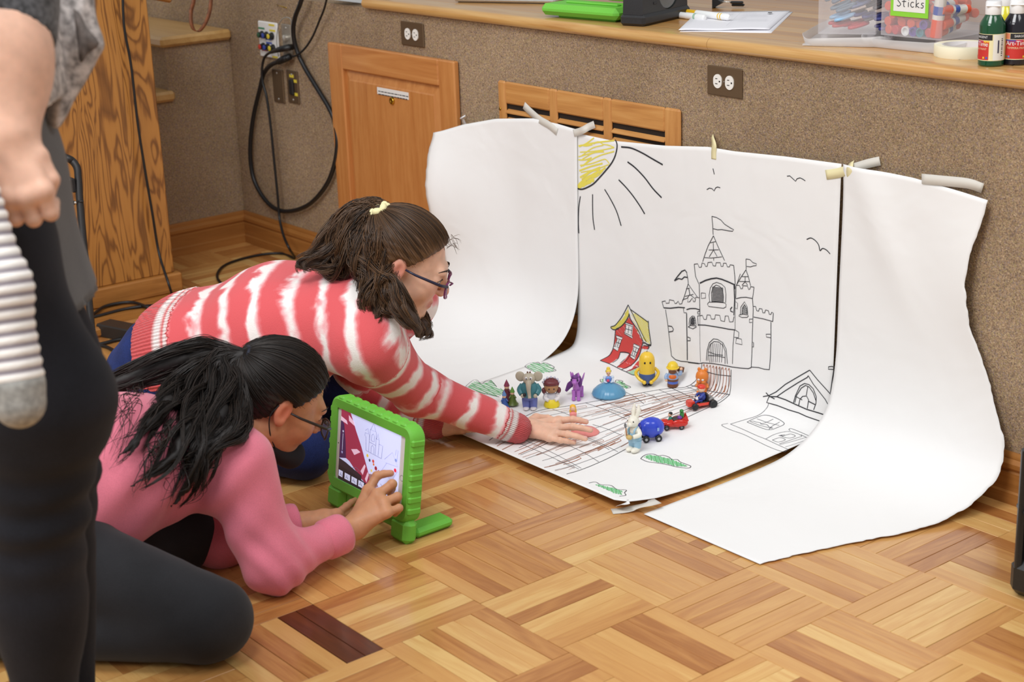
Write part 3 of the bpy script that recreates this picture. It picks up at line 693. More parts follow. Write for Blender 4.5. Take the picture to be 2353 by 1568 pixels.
class Sheet:
    def __init__(s, prof, ztop, bulge=None):
        s.P = catmull(prof, 6); d = np.linalg.norm(np.diff(s.P, axis=0), axis=1); s.S = np.concatenate([[0], np.cumsum(d)]); s.len = s.S[-1]
        s.zm = s.P[0][1]; s.zt = ztop; s.bulge = bulge
    def pos(s, x, q):
        y, z = np.interp(q, s.S, s.P[:, 0]), np.interp(q, s.S, s.P[:, 1])
        if z > 0.3:
            zt = np.interp(x, [a for a, _ in s.zt], [c for _, c in s.zt]); z = 0.3 + (z - 0.3)*(zt - 0.3)/(s.zm - 0.3)
        if s.bulge: y -= s.bulge(x, z)
        return np.array([x, y, z])
    def sz(s, z): return np.interp(-z, -s.P[:, 1], s.S)
    def hit(s, px, py):
        d = ray(px, py); best = None; P = s.P.copy(); P[0] = P[0] + (P[0] - P[1])*3
        A, B = P[:-1], P[1:]
        e = B - A; den = d[1]*(-e[:, 1]) + e[:, 0]*d[2]
        den = np.where(abs(den) < 1e-12, 1e-12, den)
        r0, r1 = A[:, 0] - CAM[1], A[:, 1] - CAM[2]
        t = (r0*(-e[:, 1]) + e[:, 0]*r1)/den; u = (d[1]*r1 - d[2]*r0)/den
        ok = (u >= -1e-6) & (u <= 1 + 1e-6) & (t > 0)
        if not ok.any(): return None, None
        i = np.where(ok)[0][np.argmin(t[ok])]
        n = np.array([0, e[i][1], -e[i][0]]); n /= np.linalg.norm(n)
        if n @ d > 0: n = -n
        return CAM + t[i]*d, n
    def mesh(s, name, xl, xr, label, nx=48, ns=90, torn_l=0, torn_r=0, s1=None):
        rng = np.random.default_rng(abs(hash(label)) % 1000 if False else len(label)); G = []; s1 = s1 or s.len
        jl = np.cumsum(rng.normal(0, .0016, ns)); jr = np.cumsum(rng.normal(0, .0016, ns)); jl -= np.linspace(jl[0], jl[-1], ns); jr -= np.linspace(jr[0], jr[-1], ns)
        jl = jl*.6 + rng.normal(0, .0009, ns); jr = jr*.6 + rng.normal(0, .0009, ns)
        for i, q in enumerate(np.linspace(0, s1, ns)):
            a = np.interp(q, *zip(*xl)) + torn_l*jl[i]; c2 = np.interp(q, *zip(*xr)) + torn_r*jr[i]
            G.append([s.pos(x, q) for x in np.linspace(a, c2, nx)])
        o = MB().grid(G).obj(name, PAPER); md = o.modifiers.new('thickness', 'SOLIDIFY'); md.thickness = 0.0007; md.offset = -1.0
        tag(o, label, 'paper'); return o

fy = (pz(1010, 985, .02)[1] + pz(1430, 1150, .02)[1])/2
SHC = Sheet([(.8715, .665), (.8715, .5), (.872, .3), (.872, .2), (.871, .14), (.868, .09), (.859, .055), (.842, .037), (.80, .029), (.72, .023), (.6, .016), (.45, .011), (.35, .012), (.28, .017), (fy, .021)],
            [(-.5, .632), (-.48, .629), (-.345, .627), (-.15, .640), (-.002, .657), (.085, .658), (.25, .668), (.41, .674)])
xr_f = pz(1430, 1150, .02)[0]
SHC_R = [(0, .412), (.40, .405), (.62, .402), (.80, .392), (1.0, .385), (1.15, .37), (SHC.len - .02, .352), (SHC.len, xr_f - .012)]
CEN = SHC.mesh('paper_backdrop', [(0, -.493), (SHC.len, -.5)], SHC_R, 'middle white paper backdrop with marker drawings of a castle and sun', 60, 110)
SHL = Sheet([(.8665, .655), (.868, .5), (.869, .36), (.869, .26), (.865, .19), (.850, .13), (.823, .083), (.785, .05), (.73, .025), (.66, .010), (.55, .005), (.4, .004), (.262, .006)],
            [(-1.07, .562), (-1.03, .572), (-.95, .598), (-.82, .628), (-.66, .648), (-.56, .646), (-.48, .640)],
            lambda x, z: .085*max(0.0, min(1.0, (-.74 - x)/.30))**1.5*math.exp(-((z - .40)/.20)**2))
lq = SHL.len
SHL_L = [(0, -1.062), (.06, -1.064), (.22, -1.06), (.36, -1.058), (.50, -1.058), (.62, -1.066), (.70, -1.064), (.80, -.99), (lq - .22, -.86), (lq - .10, -.78), (lq, -.50)]
LEF = SHL.mesh('paper_backdrop', SHL_L, [(0, -.478), (.3, -.488), (lq - .25, -.487), (lq, -.46)], 'left white paper backdrop with a curled torn edge behind the kneeling girl', 46, 100, torn_l=1)
SHR = Sheet([(.874, .68), (.874, .5), (.873, .3), (.870, .22), (.860, .15), (.84, .095), (.80, .055), (.75, .028), (.69, .012), (.6, .006), (.45, .004), (.271, .003)],
            [(.40, .676), (.43, .675), (.608, .671), (.737, .660), (.80, .653)],
            lambda x, z: .02*math.exp(-((x - .80)/.12)**2)*math.exp(-((z - .47)/.13)**2) + .012*math.exp(-((x - .47 - (.66 - z)*.5)/.05)**2)*max(0, min(1, (z - .3)/.2)))
def sr(p): return SHR.sz(p)
SHR_R = [(0, .80), (sr(.583), .785), (sr(.477), .774), (sr(.384), .786), (sr(.313), .813), (sr(.208), .857), (sr(.142), .888), (sr(.085), .899), (sr(.061), .895), (sr(.02), .873), (SHR.len - .32, .839), (SHR.len - .15, .776), (SHR.len, .733)]
RIG = SHR.mesh('paper_backdrop', [(0, .420), (.3, .413), (.55, .412), (.8, .402), (SHR.len, .398)], SHR_R, 'right white paper backdrop with a torn right edge beside the black crate', 46, 110, torn_r=1)

INK = plain('marker_black', (46, 48, 54), .7); PEN = plain('pen_grey', (86, 88, 96), .7); YEL = plain('marker_yellow', (238, 226, 96), .7); RED = plain('marker_red', (216, 74, 70), .7); GRN = plain('marker_green', (128, 204, 146), .7); BRN = plain('marker_brown', (172, 110, 78), .7); PENL = plain('pencil_light', (196, 196, 198), .8); GRND = plain('marker_dark_green', (96, 170, 104), .7)
class Ink:
    """marker strokes laid on the sheet surface as flat ribbons, one object per drawing"""
    def __init__(s, sheet): s.sh = sheet; s.mb = MB(); s.mats = []; s.layer = 0
    def _m(s, mt):
        if mt not in s.mats: s.mats.append(mt)
        s.mb.cur = s.mats.index(mt)
    def line(s, pts, w, mt=INK, smooth=False, lift=0.0, taper=False):
        P = np.asarray(pts, float)
        if smooth and len(P) > 2: P = catmull(P, 6)
        else:
            out = [P[0]]
            for a, c2 in zip(P[:-1], P[1:]):
                n = max(1, int(np.hypot(*(c2 - a))/9)); out += [a + (c2 - a)*k/n for k in range(1, n+1)]
            P = np.array(out)
        H = [s.sh.hit(*p) for p in P]; H = [h for h in H if h[0] is not None]
        if len(H) < 2: return
        X = np.array([h[0] for h in H]); Nn = np.array([h[1] for h in H]); Tn = np.gradient(X, axis=0); Tn /= np.linalg.norm(Tn, axis=1)[:, None] + 1e-12
        B = np.cross(Nn, Tn); B /= np.linalg.norm(B, axis=1)[:, None] + 1e-12
        ww = np.full(len(X), w/1000/2)
        if taper: ww *= np.interp(np.arange(len(X)), [0, len(X)*.3, len(X)*.8, len(X)-1], [.6, 1.1, 1, .5])
        s.layer += 1; O = X + Nn*(0.0016 + lift + 0.0000012*(s.layer % 200))
        s._m(mt); s.mb.grid(np.stack([O - B*ww[:, None], O + B*ww[:, None]], 1))
    def hatch(s, poly, step, w, mt, ang=0.0, jit=0.6, lift=-0.0003, seed=1):
        rr = random.Random(seed); ca, sa = math.cos(ang), math.sin(ang); Q = [(x*ca + y*sa, -x*sa + y*ca) for x, y in poly]
        y0, y1 = min(q[1] for q in Q), max(q[1] for q in Q); y = y0 + step*.5
        while y < y1:
            xs_ = []
            for (ax, ay), (bx, by) in zip(Q, Q[1:] + Q[:1]):
                if (ay > y) != (by > y): xs_.append(ax + (y - ay)*(bx - ax)/(by - ay))
            xs_.sort()
            for a, c2 in zip(xs_[::2], xs_[1::2]):
                if c2 - a > 1:
                    j = rr.uniform(-jit, jit); s.line([(a*ca - (y + j)*sa, a*sa + (y + j)*ca), (c2*ca - (y - j)*sa, c2*sa + (y - j)*ca)], w, mt, lift=lift)
            y += step
    def done(s, name, parent, **pr): return s.mb.obj(name, s.mats, parent, False, **pr)
def crop(ox, oy, sc): return lambda P: [(ox + x/sc, oy + y/sc) for x, y in P]

# castle
k = Ink(SHC); g = crop(1490, 480, 4.125); W1 = 2.3
for w, P in [(W1, [(605, 70), (612, 150), (617, 245)]), (W1, [(605, 70), (650, 82), (690, 105), (725, 145), (780, 180), (813, 198), (800, 212), (760, 208), (700, 196), (660, 198), (617, 188)]),
    (W1, [(620, 255), (570, 350), (540, 430), (518, 500)]), (W1, [(620, 255), (660, 350), (725, 490)]), (2, [(590, 322), (640, 310)]), (2, [(575, 390), (670, 388)]), (2, [(535, 462), (600, 466), (700, 455)]), (2, [(618, 322), (620, 388)]), (2, [(620, 390), (580, 455)]), (2, [(620, 390), (655, 452)]), (2, [(622, 466), (622, 490)]),
    (W1, [(437, 525), (470, 520), (485, 555), (505, 552), (512, 512), (535, 520), (545, 545), (560, 545), (568, 508), (605, 505), (618, 540), (640, 542), (645, 510), (685, 510), (692, 545), (710, 545), (715, 515), (740, 515), (752, 550), (772, 550), (778, 530), (812, 535)]),
    (W1, [(437, 525), (450, 640), (482, 712)]), (W1, [(812, 535), (822, 640), (826, 715)]), (4.6, [(490, 705), (545, 678), (600, 662), (650, 656), (700, 668), (760, 692), (826, 722)]), (W1, [(485, 712), (488, 840), (492, 1000)]), (3.4, [(814, 722), (820, 860), (813, 1010)]), (4.5, [(818, 722), (820, 760)]),
    (2, [(585, 885), (578, 820), (590, 750), (615, 710), (650, 697), (695, 712), (730, 745), (738, 810), (735, 890)]), (W1, [(605, 882), (600, 800), (615, 745), (645, 722), (680, 735), (705, 765), (715, 830), (712, 885), (605, 882)]),
    (2, [(575, 885), (562, 905), (575, 925), (650, 935), (715, 942), (738, 930), (740, 905), (725, 890), (650, 884), (575, 885)]), (2, [(505, 797), (545, 800), (545, 846), (505, 850), (505, 797)]),
    (W1, [(470, 1015), (515, 1010), (530, 1048), (552, 1048), (560, 1005), (590, 1008), (600, 1045), (632, 1045), (638, 1005), (680, 1010), (690, 1060), (725, 1068), (732, 1015), (760, 1015), (772, 1072), (805, 1070), (815, 1020)]),
    (W1, [(470, 1015), (475, 1110)]), (3.2, [(475, 1100), (540, 1102), (620, 1115), (700, 1128), (760, 1140), (825, 1148)]), (2, [(825, 1148), (860, 1170), (858, 1222), (818, 1218)]), (2, [(838, 1225), (885, 1235), (892, 1287), (830, 1275), (838, 1225)]), (3.6, [(797, 930), (781, 950), (783, 970), (805, 978)]),
    (2.2, [(552, 1440), (560, 1340), (580, 1270), (620, 1232), (660, 1238), (710, 1270), (740, 1330), (752, 1470)]), (2.2, [(568, 1440), (572, 1340), (590, 1285), (625, 1258), (670, 1262), (710, 1295), (730, 1350), (730, 1470)]), (2, [(572, 1355), (640, 1380), (710, 1388)]), (2, [(572, 1390), (660, 1395), (728, 1410)]),
    (2.4, [(365, 598), (375, 650), (382, 710)]), (4.0, [(250, 682), (280, 640), (320, 592), (350, 580), (368, 605)]), (4.0, [(250, 682), (290, 660), (320, 668), (345, 645), (372, 650)]), (W1, [(380, 712), (350, 810), (330, 870)]), (2, [(380, 712), (420, 770), (470, 840)]), (2, [(360, 760), (395, 750)]), (2, [(350, 830), (430, 810)]), (3, [(385, 750), (396, 810)]), (2, [(395, 810), (370, 850)]), (2, [(400, 815), (445, 850)]),
    (W1, [(132, 880), (165, 872), (170, 895), (200, 893), (202, 862), (245, 870), (255, 898), (270, 895), (285, 875), (298, 903), (320, 900), (330, 860)]), (W1, [(132, 880), (148, 938)]), (3.8, [(148, 938), (210, 942), (290, 933), (350, 938)]), (2.2, [(330, 860), (380, 845), (375, 885), (395, 880), (420, 845), (430, 880), (445, 880), (452, 838), (485, 842)]), (2.2, [(335, 945), (340, 985), (365, 985)]), (3.6, [(365, 955), (400, 945), (450, 945), (490, 958)]), (2.2, [(490, 970), (468, 978), (470, 995), (490, 998)]),
    (W1, [(165, 955), (185, 1080), (205, 1250), (222, 1395)]), (2.6, [(222, 1395), (260, 1430), (310, 1445), (370, 1450), (480, 1468), (520, 1460), (600, 1465), (700, 1480), (800, 1500), (880, 1510), (950, 1515), (978, 1505)]), (4, [(380, 1455), (480, 1467)]), (3.6, [(365, 990), (368, 1150), (371, 1300), (372, 1435)]), (1.2, [(492, 1000), (490, 1100), (492, 1300), (497, 1450)]), (3.2, [(192, 1110), (225, 1115), (240, 1140), (235, 1160), (195, 1168)]),
    (2.2, [(388, 1100), (395, 1040), (420, 1015), (440, 1020), (450, 1050), (455, 1105)]), (2.4, [(380, 1120), (400, 1105), (455, 1110), (460, 1118), (425, 1138), (380, 1120)]), (2.8, [(375, 1215), (400, 1225), (400, 1250), (375, 1250)]),
    (2, [(928, 475), (930, 575)]), (2, [(928, 475), (965, 480), (995, 510), (1028, 520), (1025, 538), (1000, 540), (970, 550), (935, 545)]), (2.2, [(928, 578), (880, 650), (838, 722)]), (2.2, [(928, 578), (950, 640), (972, 730)]), (2, [(890, 642), (950, 642)]), (2, [(865, 688), (960, 690)]), (2, [(920, 645), (920, 688)]), (2, [(920, 690), (890, 725)]), (2, [(920, 690), (945, 725)]), (1.8, [(875, 615), (840, 720)]),
    (2.2, [(835, 725), (865, 725), (880, 758), (895, 755), (900, 728), (940, 730), (955, 765), (965, 760), (972, 738), (1005, 742)]), (2, [(1005, 742), (998, 800), (990, 850)]), (1.6, [(835, 725), (832, 850)]), (2.4, [(835, 852), (880, 840), (930, 838), (990, 850)]), (1.6, [(828, 730), (825, 900), (825, 1148)]), (2.2, [(990, 850), (997, 950), (990, 1150), (985, 1350), (978, 1505)]),
    (2, [(875, 1000), (880, 930), (915, 880), (940, 930), (945, 1000)]), (2.2, [(890, 995), (895, 940), (915, 905), (932, 940), (938, 998)]), (2, [(865, 1005), (860, 1015), (890, 1030), (940, 1028), (952, 1015), (945, 1005), (900, 998), (865, 1005)]), (1.6, [(830, 880), (850, 895), (845, 950), (828, 940)]), (2, [(990, 1045), (960, 1045), (960, 1078), (985, 1075)]), (2, [(985, 1262), (1000, 1268), (1000, 1310), (985, 1308)]),
    (W1, [(1000, 925), (1020, 925), (1030, 965), (1048, 970), (1055, 945), (1080, 948), (1088, 985), (1105, 985), (1115, 958), (1140, 965), (1150, 1000), (1165, 1000), (1172, 980), (1188, 988), (1182, 1068)]), (W1, [(1000, 1025), (1090, 1042), (1182, 1068)]), (W1, [(1165, 1072), (1165, 1250), (1160, 1400), (1150, 1525)]), (2.2, [(980, 1500), (1050, 1505), (1100, 1520), (1150, 1525)]), (2, [(1160, 1188), (1118, 1188), (1122, 1215), (1162, 1222)]), (2.0, [(818, 1150), (805, 1300), (800, 1470)])]:
    k.line(g(P), w*.78)
for i in range(11): k.line(g([(608, 742 + i*13), (660, 748 + i*13), (712, 752 + i*13)]), 2.0)
k.hatch(g([(398, 1100), (402, 1045), (420, 1025), (440, 1030), (446, 1100)]), 1.6, 2.2, INK, 1.2); k.hatch(g([(893, 995), (898, 940), (915, 910), (930, 940), (936, 996)]), 2.4, 1.8, INK, 0.9)
for x in (590, 606, 622, 642, 660, 680, 702): k.line(g([(x + 4, 1275), (x, 1360), (x - 6, 1455)]), 1.3)
k.done('castle_drawing', CEN, label='black marker drawing of a turreted castle')
# sun and birds
k = Ink(SHC); g = crop(1280, 280, 5.6)
k.line(g([(755, 230), (775, 280), (774, 350), (748, 450), (700, 540), (620, 640), (540, 730), (470, 800), (380, 850), (320, 868), (262, 858)]), 4.2, INK, True)
for w, P in [(4.2, [(830, 322), (960, 338), (1100, 400), (1230, 475), (1365, 552)]), (4.2, [(912, 515), (1010, 590), (1130, 715), (1240, 860), (1350, 975)]), (4.0, [(798, 745), (890, 840), (980, 950), (1070, 1080), (1133, 1185)]), (3.6, [(617, 868), (690, 990), (770, 1150), (830, 1338)]), (3.4, [(462, 932), (462, 1100), (468, 1250), (488, 1390)]), (3.4, [(305, 958), (285, 1100), (278, 1290), (286, 1435)])]: k.line(g(P), w, INK, True)
for i, (a, c2, w) in enumerate([((290, 320), (480, 205), 3.5), ((280, 310), (740, 240), 4), ((470, 285), (600, 290), 3), ((310, 300), (460, 290), 4), ((600, 290), (740, 330), 3), ((315, 440), (600, 300), 3), ((300, 390), (740, 330), 3), ((280, 450), (600, 375), 3), ((330, 480), (610, 385), 3), ((280, 490), (450, 460), 3.5), ((450, 460), (340, 570), 3), ((310, 575), (740, 380), 3.4), ((300, 560), (580, 490), 3), ((290, 630), (590, 535), 4.5), ((580, 490), (680, 540), 3), ((310, 650), (670, 550), 3), ((300, 715), (560, 585), 5), ((320, 740), (560, 610), 4), ((330, 760), (630, 590), 5), ((310, 790), (545, 640), 8), ((290, 810), (520, 680), 9), ((270, 830), (480, 730), 10), ((280, 845), (440, 770), 9), ((340, 840), (480, 770), 3), ((480, 720), (600, 620), 4)]):
    mx, my = (a[0] + c2[0])/2, (a[1] + c2[1])/2 - 22*((i % 3) - .6); k.line(g([a, (mx, my), c2]), w, YEL, True, lift=-.0003)
k.line(g([(2012, 600), (2028, 675)]), 2.2)
k.done('sun_drawing', CEN, label='half sun drawn in black and yellow marker')
k = Ink(SHC); g = crop(1280, 280, 5.6)
k.line(g([(1932, 872), (1965, 852), (2000, 860), (2026, 888), (2045, 850), (2070, 838), (2105, 848)]), 2.0)
g = crop(1780, 350, 3.92); k.line(g([(115, 215), (140, 212), (192, 260), (205, 238), (232, 230), (255, 240), (280, 257)]), 1.9); k.line(g([(292, 784), (330, 772), (370, 795), (400, 835), (412, 885), (435, 866), (470, 880), (503, 915)]), 2.2, INK, True)
k.done('bird_drawings', CEN, label='three small gull shapes in black pen')
# red house
k = Ink(SHC); g = crop(1360, 690, 8.255)
k.hatch(g([(465, 560), (640, 440), (715, 320), (780, 420), (970, 790), (930, 960), (870, 1130), (760, 1250), (640, 1310), (480, 1275), (640, 1130), (720, 1010), (550, 990), (500, 1110), (380, 1190), (330, 1210), (165, 1155), (330, 1060), (400, 930), (440, 750)]), 2.4, 3.7, RED, 0.9, .4)
k.hatch(g([(640, 1365), (760, 1310), (860, 1180), (900, 1150), (905, 1270), (760, 1340)]), 2.2, 3.4, RED, .5); k.hatch(g([(960, 890), (1000, 860), (1090, 870), (1060, 930), (960, 920)]), 2.2, 3.4, RED, .5)
k.hatch(g([(370, 510), (460, 470), (600, 330), (695, 140), (710, 270), (640, 420), (520, 530), (410, 560)]), 2.6, 2.9, YEL, 2.2); k.hatch(g([(790, 230), (1075, 410), (1110, 830), (1000, 760), (880, 480)]), 2.8, 3.0, YEL, 1.0); k.hatch(g([(730, 180), (770, 200), (980, 760), (960, 760), (820, 480)]), 4, 1.5, YEL, 1.0)
k.hatch(g([(690, 1370), (900, 1280), (880, 1430), (780, 1425)]), 2.8, 2.4, GRN, .5)
WHT = plain('paper_white_gap', (243, 243, 242), .75)
for P in ([(640, 420), (790, 470), (770, 660), (780, 730), (620, 630), (660, 480)], [(465, 665), (590, 710), (520, 910), (500, 970), (410, 920), (490, 740)], [(800, 820), (920, 870), (880, 950), (820, 1130), (730, 1070), (790, 930)]): k.hatch(g(P), 1.2, 1.6, WHT, 0, 0, lift=-0.00022)
for w, P in [(2.6, [(695, 88), (640, 200), (560, 340), (450, 475), (365, 510), (420, 560), (520, 545)]), (2.6, [(695, 88), (740, 180), (830, 360), (950, 620), (1040, 790)]), (3, [(712, 255), (700, 310), (650, 400), (560, 500), (465, 550)]), (3, [(712, 255), (740, 360), (820, 480), (900, 600), (980, 790), (1000, 830)]), (2.6, [(740, 175), (900, 290), (1078, 420)]), (2.6, [(1078, 390), (1085, 520), (1110, 700), (1125, 860), (1030, 830)]), (2.8, [(455, 560), (440, 740), (415, 900), (340, 1050), (160, 1155)]), (2.4, [(160, 1155), (340, 1220), (460, 1280), (560, 1330), (650, 1370), (780, 1430), (880, 1430)]), (2.8, [(975, 800), (950, 900), (900, 1060), (800, 1200), (700, 1270), (560, 1330)]), (2.6, [(540, 990), (640, 990), (725, 1015)]), (2.2, [(545, 1000), (500, 1120), (395, 1195)]), (2.2, [(725, 1015), (690, 1110), (600, 1200), (480, 1275)]), (2.2, [(650, 1370), (790, 1310), (905, 1260)]), (3.5, [(1000, 800), (1060, 840), (1125, 850)]), (2.4, [(985, 860), (1090, 880), (1070, 930)])]: k.line(g(P), w, INK, True)
for P in ([(645, 420), (700, 440), (785, 470), (780, 500), (640, 450), (645, 420)], [(620, 610), (700, 650), (785, 690), (770, 725), (630, 640), (620, 610)], [(655, 480), (640, 600)], [(775, 510), (755, 650)], [(712, 490), (695, 625)], [(645, 540), (770, 575)],
    [(470, 665), (590, 710), (575, 755), (465, 720), (470, 665)], [(430, 870), (520, 910), (495, 970), (410, 915), (430, 870)], [(490, 740), (455, 870)], [(570, 760), (520, 905)], [(528, 750), (488, 890)], [(475, 800), (550, 825)],
    [(805, 825), (920, 880), (905, 930), (790, 870), (805, 825)], [(740, 1035), (835, 1090), (800, 1135), (725, 1070), (740, 1035)], [(810, 890), (770, 1040)], [(895, 930), (835, 1070)], [(852, 905), (808, 1060)], [(790, 960), (868, 1000)]): k.line(g(P), 1.9)
for i in range(6): k.line(g([(535 + i*22, 1205 - i*20), (590 + i*12, 1165 - i*12)]), 1.2)
k.done('red_house_drawing', CEN, label='red house with a yellow roof in marker')
# outline house
k = Ink(SHC); g = crop(1640, 820, 6.534)
for w, P in [(2.2, [(1447, 200), (1300, 285), (1080, 415), (940, 530), (830, 585), (745, 600)]), (2.2, [(1447, 200), (1560, 340), (1750, 550), (1860, 710), (1945, 975)]), (2.2, [(1425, 285), (1410, 310), (1270, 390), (1080, 510), (945, 605)]), (2.0, [(1425, 285), (1500, 410), (1680, 640), (1760, 790), (1815, 925)]), (2.4, [(790, 540), (835, 590), (920, 635)]), (2.6, [(835, 600), (950, 600), (1080, 645), (1240, 720), (1400, 790), (1600, 850), (1800, 920), (1940, 980)]), (2.2, [(835, 600), (800, 690), (960, 735), (1130, 800), (1280, 845), (1400, 900), (1600, 970), (1790, 1042)]), (2.2, [(1820, 930), (1812, 980), (1760, 1058)]),
    (2, [(1200, 700), (1230, 590), (1300, 440), (1370, 400), (1440, 420), (1500, 480), (1545, 600), (1540, 700), (1505, 800)]), (2, [(1222, 690), (1250, 580), (1320, 470), (1385, 430), (1440, 455), (1500, 540), (1540, 660)]), (2, [(1280, 735), (1300, 640), (1340, 595), (1400, 590), (1430, 650), (1410, 780)]), (1.8, [(1420, 440), (1395, 580)]), (1.8, [(1235, 595), (1335, 650)]), (2.4, [(1430, 670), (1530, 720)]),
    (2, [(1730, 150), (1725, 185), (1800, 190), (1880, 235), (1945, 280), (1960, 235), (1900, 180), (1820, 155), (1780, 145), (1730, 150)]), (2.2, [(1805, 215), (1780, 380), (1758, 545)]), (2, [(1922, 280), (1890, 460), (1855, 690)])]: k.line(g(P), w)
for w, P in [(1.3, [(830, 700), (810, 760), (740, 840), (640, 900), (480, 950), (250, 1020)]), (1.2, [(250, 1020), (420, 1090), (640, 1190), (790, 1250), (960, 1330), (1115, 1400)]), (1.2, [(215, 1010), (120, 1035), (240, 1100), (460, 1180), (640, 1270), (850, 1370), (1035, 1435), (1090, 1425), (1115, 1400)]), (1.4, [(500, 990), (600, 940), (760, 885), (920, 920), (1060, 1010), (960, 1070), (850, 1105), (740, 1085), (500, 990)]), (1.2, [(550, 985), (700, 1040), (880, 1085)]), (1.2, [(650, 940), (820, 1000), (985, 1040)]), (1.2, [(895, 945), (800, 990), (700, 1020)]), (1.2, [(990, 990), (880, 1050), (830, 1100)]), (1.3, [(545, 980), (590, 975), (640, 990), (700, 1000), (720, 1020), (800, 1030), (830, 1060), (890, 1080)]), (1.2, [(1150, 1118), (1130, 1100), (1165, 1088), (1300, 1140), (1450, 1210), (1400, 1220), (1310, 1180)]), (1.1, [(780, 1245), (900, 1180), (1040, 1140), (1160, 1135), (1320, 1195), (1240, 1230), (980, 1320)]), (1.2, [(1020, 1210), (1100, 1180), (1165, 1170), (1225, 1200), (1140, 1230), (1020, 1210)]), (1.2, [(880, 1260), (990, 1225), (1075, 1255), (970, 1290), (880, 1260)]), (1.6, [(975, 1195), (1030, 1185), (1000, 1200), (1065, 1180)]), (1.0, [(1400, 1215), (1200, 1275), (990, 1330)]), (0.9, [(1725, 1040), (1640, 1130), (1500, 1210), (1300, 1290), (1075, 1365)])]: k.line(g(P), w, PEN, True)
k.done('cottage_drawing', CEN, label='thin pen outline drawing of a cottage with chimney')
# road
k = Ink(SHC); rr = random.Random(11)
TOP = np.array([(1100, 1030), (1165, 985), (1229, 948), (1304, 935), (1400, 917.5), (1514, 897), (1573, 892), (1589, 885), (1602, 873), (1611, 855), (1614, 836)])
BOT = np.array([(1215, 1100), (1304, 1090), (1378, 1064), (1442, 1032), (1510, 993), (1580, 959.5), (1619, 942), (1652, 928), (1668, 917), (1679, 903), (1681, 850)])
def rs(P, n=40):
    d = np.concatenate([[0], np.cumsum(np.hypot(*np.diff(P, axis=0).T))]); t = np.linspace(0, d[-1], n); return np.stack([np.interp(t, d, P[:, 0]), np.interp(t, d, P[:, 1])], 1)
RT, RB = rs(catmull(TOP, 5)), rs(catmull(BOT, 5))
EDGE = lambda p: p[1] < 985 + (p[0] - 1010)*0.393 - 3
def road(f, a=0, c2=40, wob=1.5, sd=0):
    P = RT*(1 - f) + RB*f; r2 = random.Random(sd); ph = r2.random()*6
    return [(x + wob*math.sin(i*.35 + ph), y + wob*math.cos(i*.3 + ph)) for i, (x, y) in enumerate(P)][a:c2]
def clip(P): return [p for p in P if EDGE(p)]
k.line(clip(road(0, 2, 40, .4)), 1.5); k.line(clip(road(1, 3, 40, .4)), 1.6)
for i, f in enumerate((.12, .24, .36, .47, .58, .68, .79, .9)): k.line(clip(road(f + rr.uniform(-.03, .03), rr.randint(0, 5), 40 - rr.randint(0, 4), 1.6, i)), 1.2, PEN)
for P in [(1183, 1016, 1320, 1078), (1205, 1012, 1336, 1078), (1300, 1022, 1376, 1063), (1362, 977, 1428, 1002), (1240, 955, 1300, 990), (1345, 927, 1440, 965), (1400, 942, 1470, 970), (1433, 900, 1480, 930), (1477, 903, 1518, 923), (1514, 897, 1566, 925), (1578, 890, 1612, 908), (1380, 922, 1480, 962), (1270, 942, 1330, 966), (1330, 1000, 1420, 1040), (1345, 1010, 1400, 1035), (1280, 1060, 1330, 1080)]:
    k.line([(P[0], P[1]), ((P[0] + P[2])/2 + 3, (P[1] + P[3])/2 - 1), (P[2], P[3])], 1.2, PEN, True)
for f0, j in ((32, 0), (35, 0), (38, 0)):
    k.line([tuple(RT[f0]), tuple((RT[f0] + RB[f0])/2 + (0, 3)), tuple(RB[f0])], 1.6, INK, True)
for i in range(46):
    f = rr.random(); a = rr.randint(1, 29); n = rr.randint(4, 9); P = road(f, a, a + n, 1.2, i + 50)
    P2 = [(x + 3, y + rr.uniform(2.5, 5)) for x, y in P[::-1]]
    P = clip(P); P2 = clip(P2)
    if len(P) > 2 and len(P2) > 2: k.line(P + P2[:max(2, len(P2)*2//3)], rr.choice((1.0, 1.2, 1.6, 2.2)), BRN, lift=-.0002)
for i in range(9):
    x = 1616 + i*7.2; q0 = 838 + i*1.2
    k.line([(x, q0 + 4), (x + 3, q0), (x + 4, q0 + 22), (x + 1, q0 + 44), (x - 6, q0 + 58), (x - 16, q0 + 68)], 1.7, BRN, True, lift=-.0002)
    if i % 3 == 1: k.line([(x + 2, q0 + 40), (x - 2, q0 + 56)], 4, BRN, lift=-.0002)
k.done('road_drawing', CEN, label='cobbled road scribbled in black pen and brown marker')
# bushes
k = Ink(SHC)
def bush(out, fill, seed, ang=.35):
    k.hatch(fill, 4.0, 3.9, GRN, ang, 1.2, seed=seed); k.hatch(fill, 9, 1.6, GRND, ang + .25, 1.5, seed=seed + 9, lift=-.00025); k.line(out, 1.5, INK, True)
g = crop(1040, 780, 5.6)
bush(g([(570, 620), (500, 545), (430, 545), (370, 578), (310, 530), (250, 545), (160, 630), (220, 665), (350, 690), (480, 720), (600, 748)]), g([(560, 620), (500, 530), (370, 590), (300, 540), (240, 570), (190, 640), (350, 690), (600, 740), (660, 700), (650, 650)]), 1)
bush(g([(1020, 410), (950, 370), (935, 350), (1000, 312), (1100, 305), (1130, 322), (1180, 308), (1240, 325), (1310, 365), (1290, 380), (1330, 408), (1230, 430)]), g([(950, 350), (1030, 312), (1190, 312), (1290, 365), (1310, 405), (1180, 440), (1060, 430)]), 2)
bush(g([(1900, 520), (1920, 560), (2100, 600), (2230, 620)]), g([(1910, 520), (1960, 520), (1980, 580), (1930, 580)]), 3); bush(g([(2090, 560), (2110, 530), (2190, 545), (2180, 570), (2290, 620), (2230, 640)]), g([(2090, 540), (2180, 550), (2270, 610), (2230, 650), (2150, 620)]), 4)
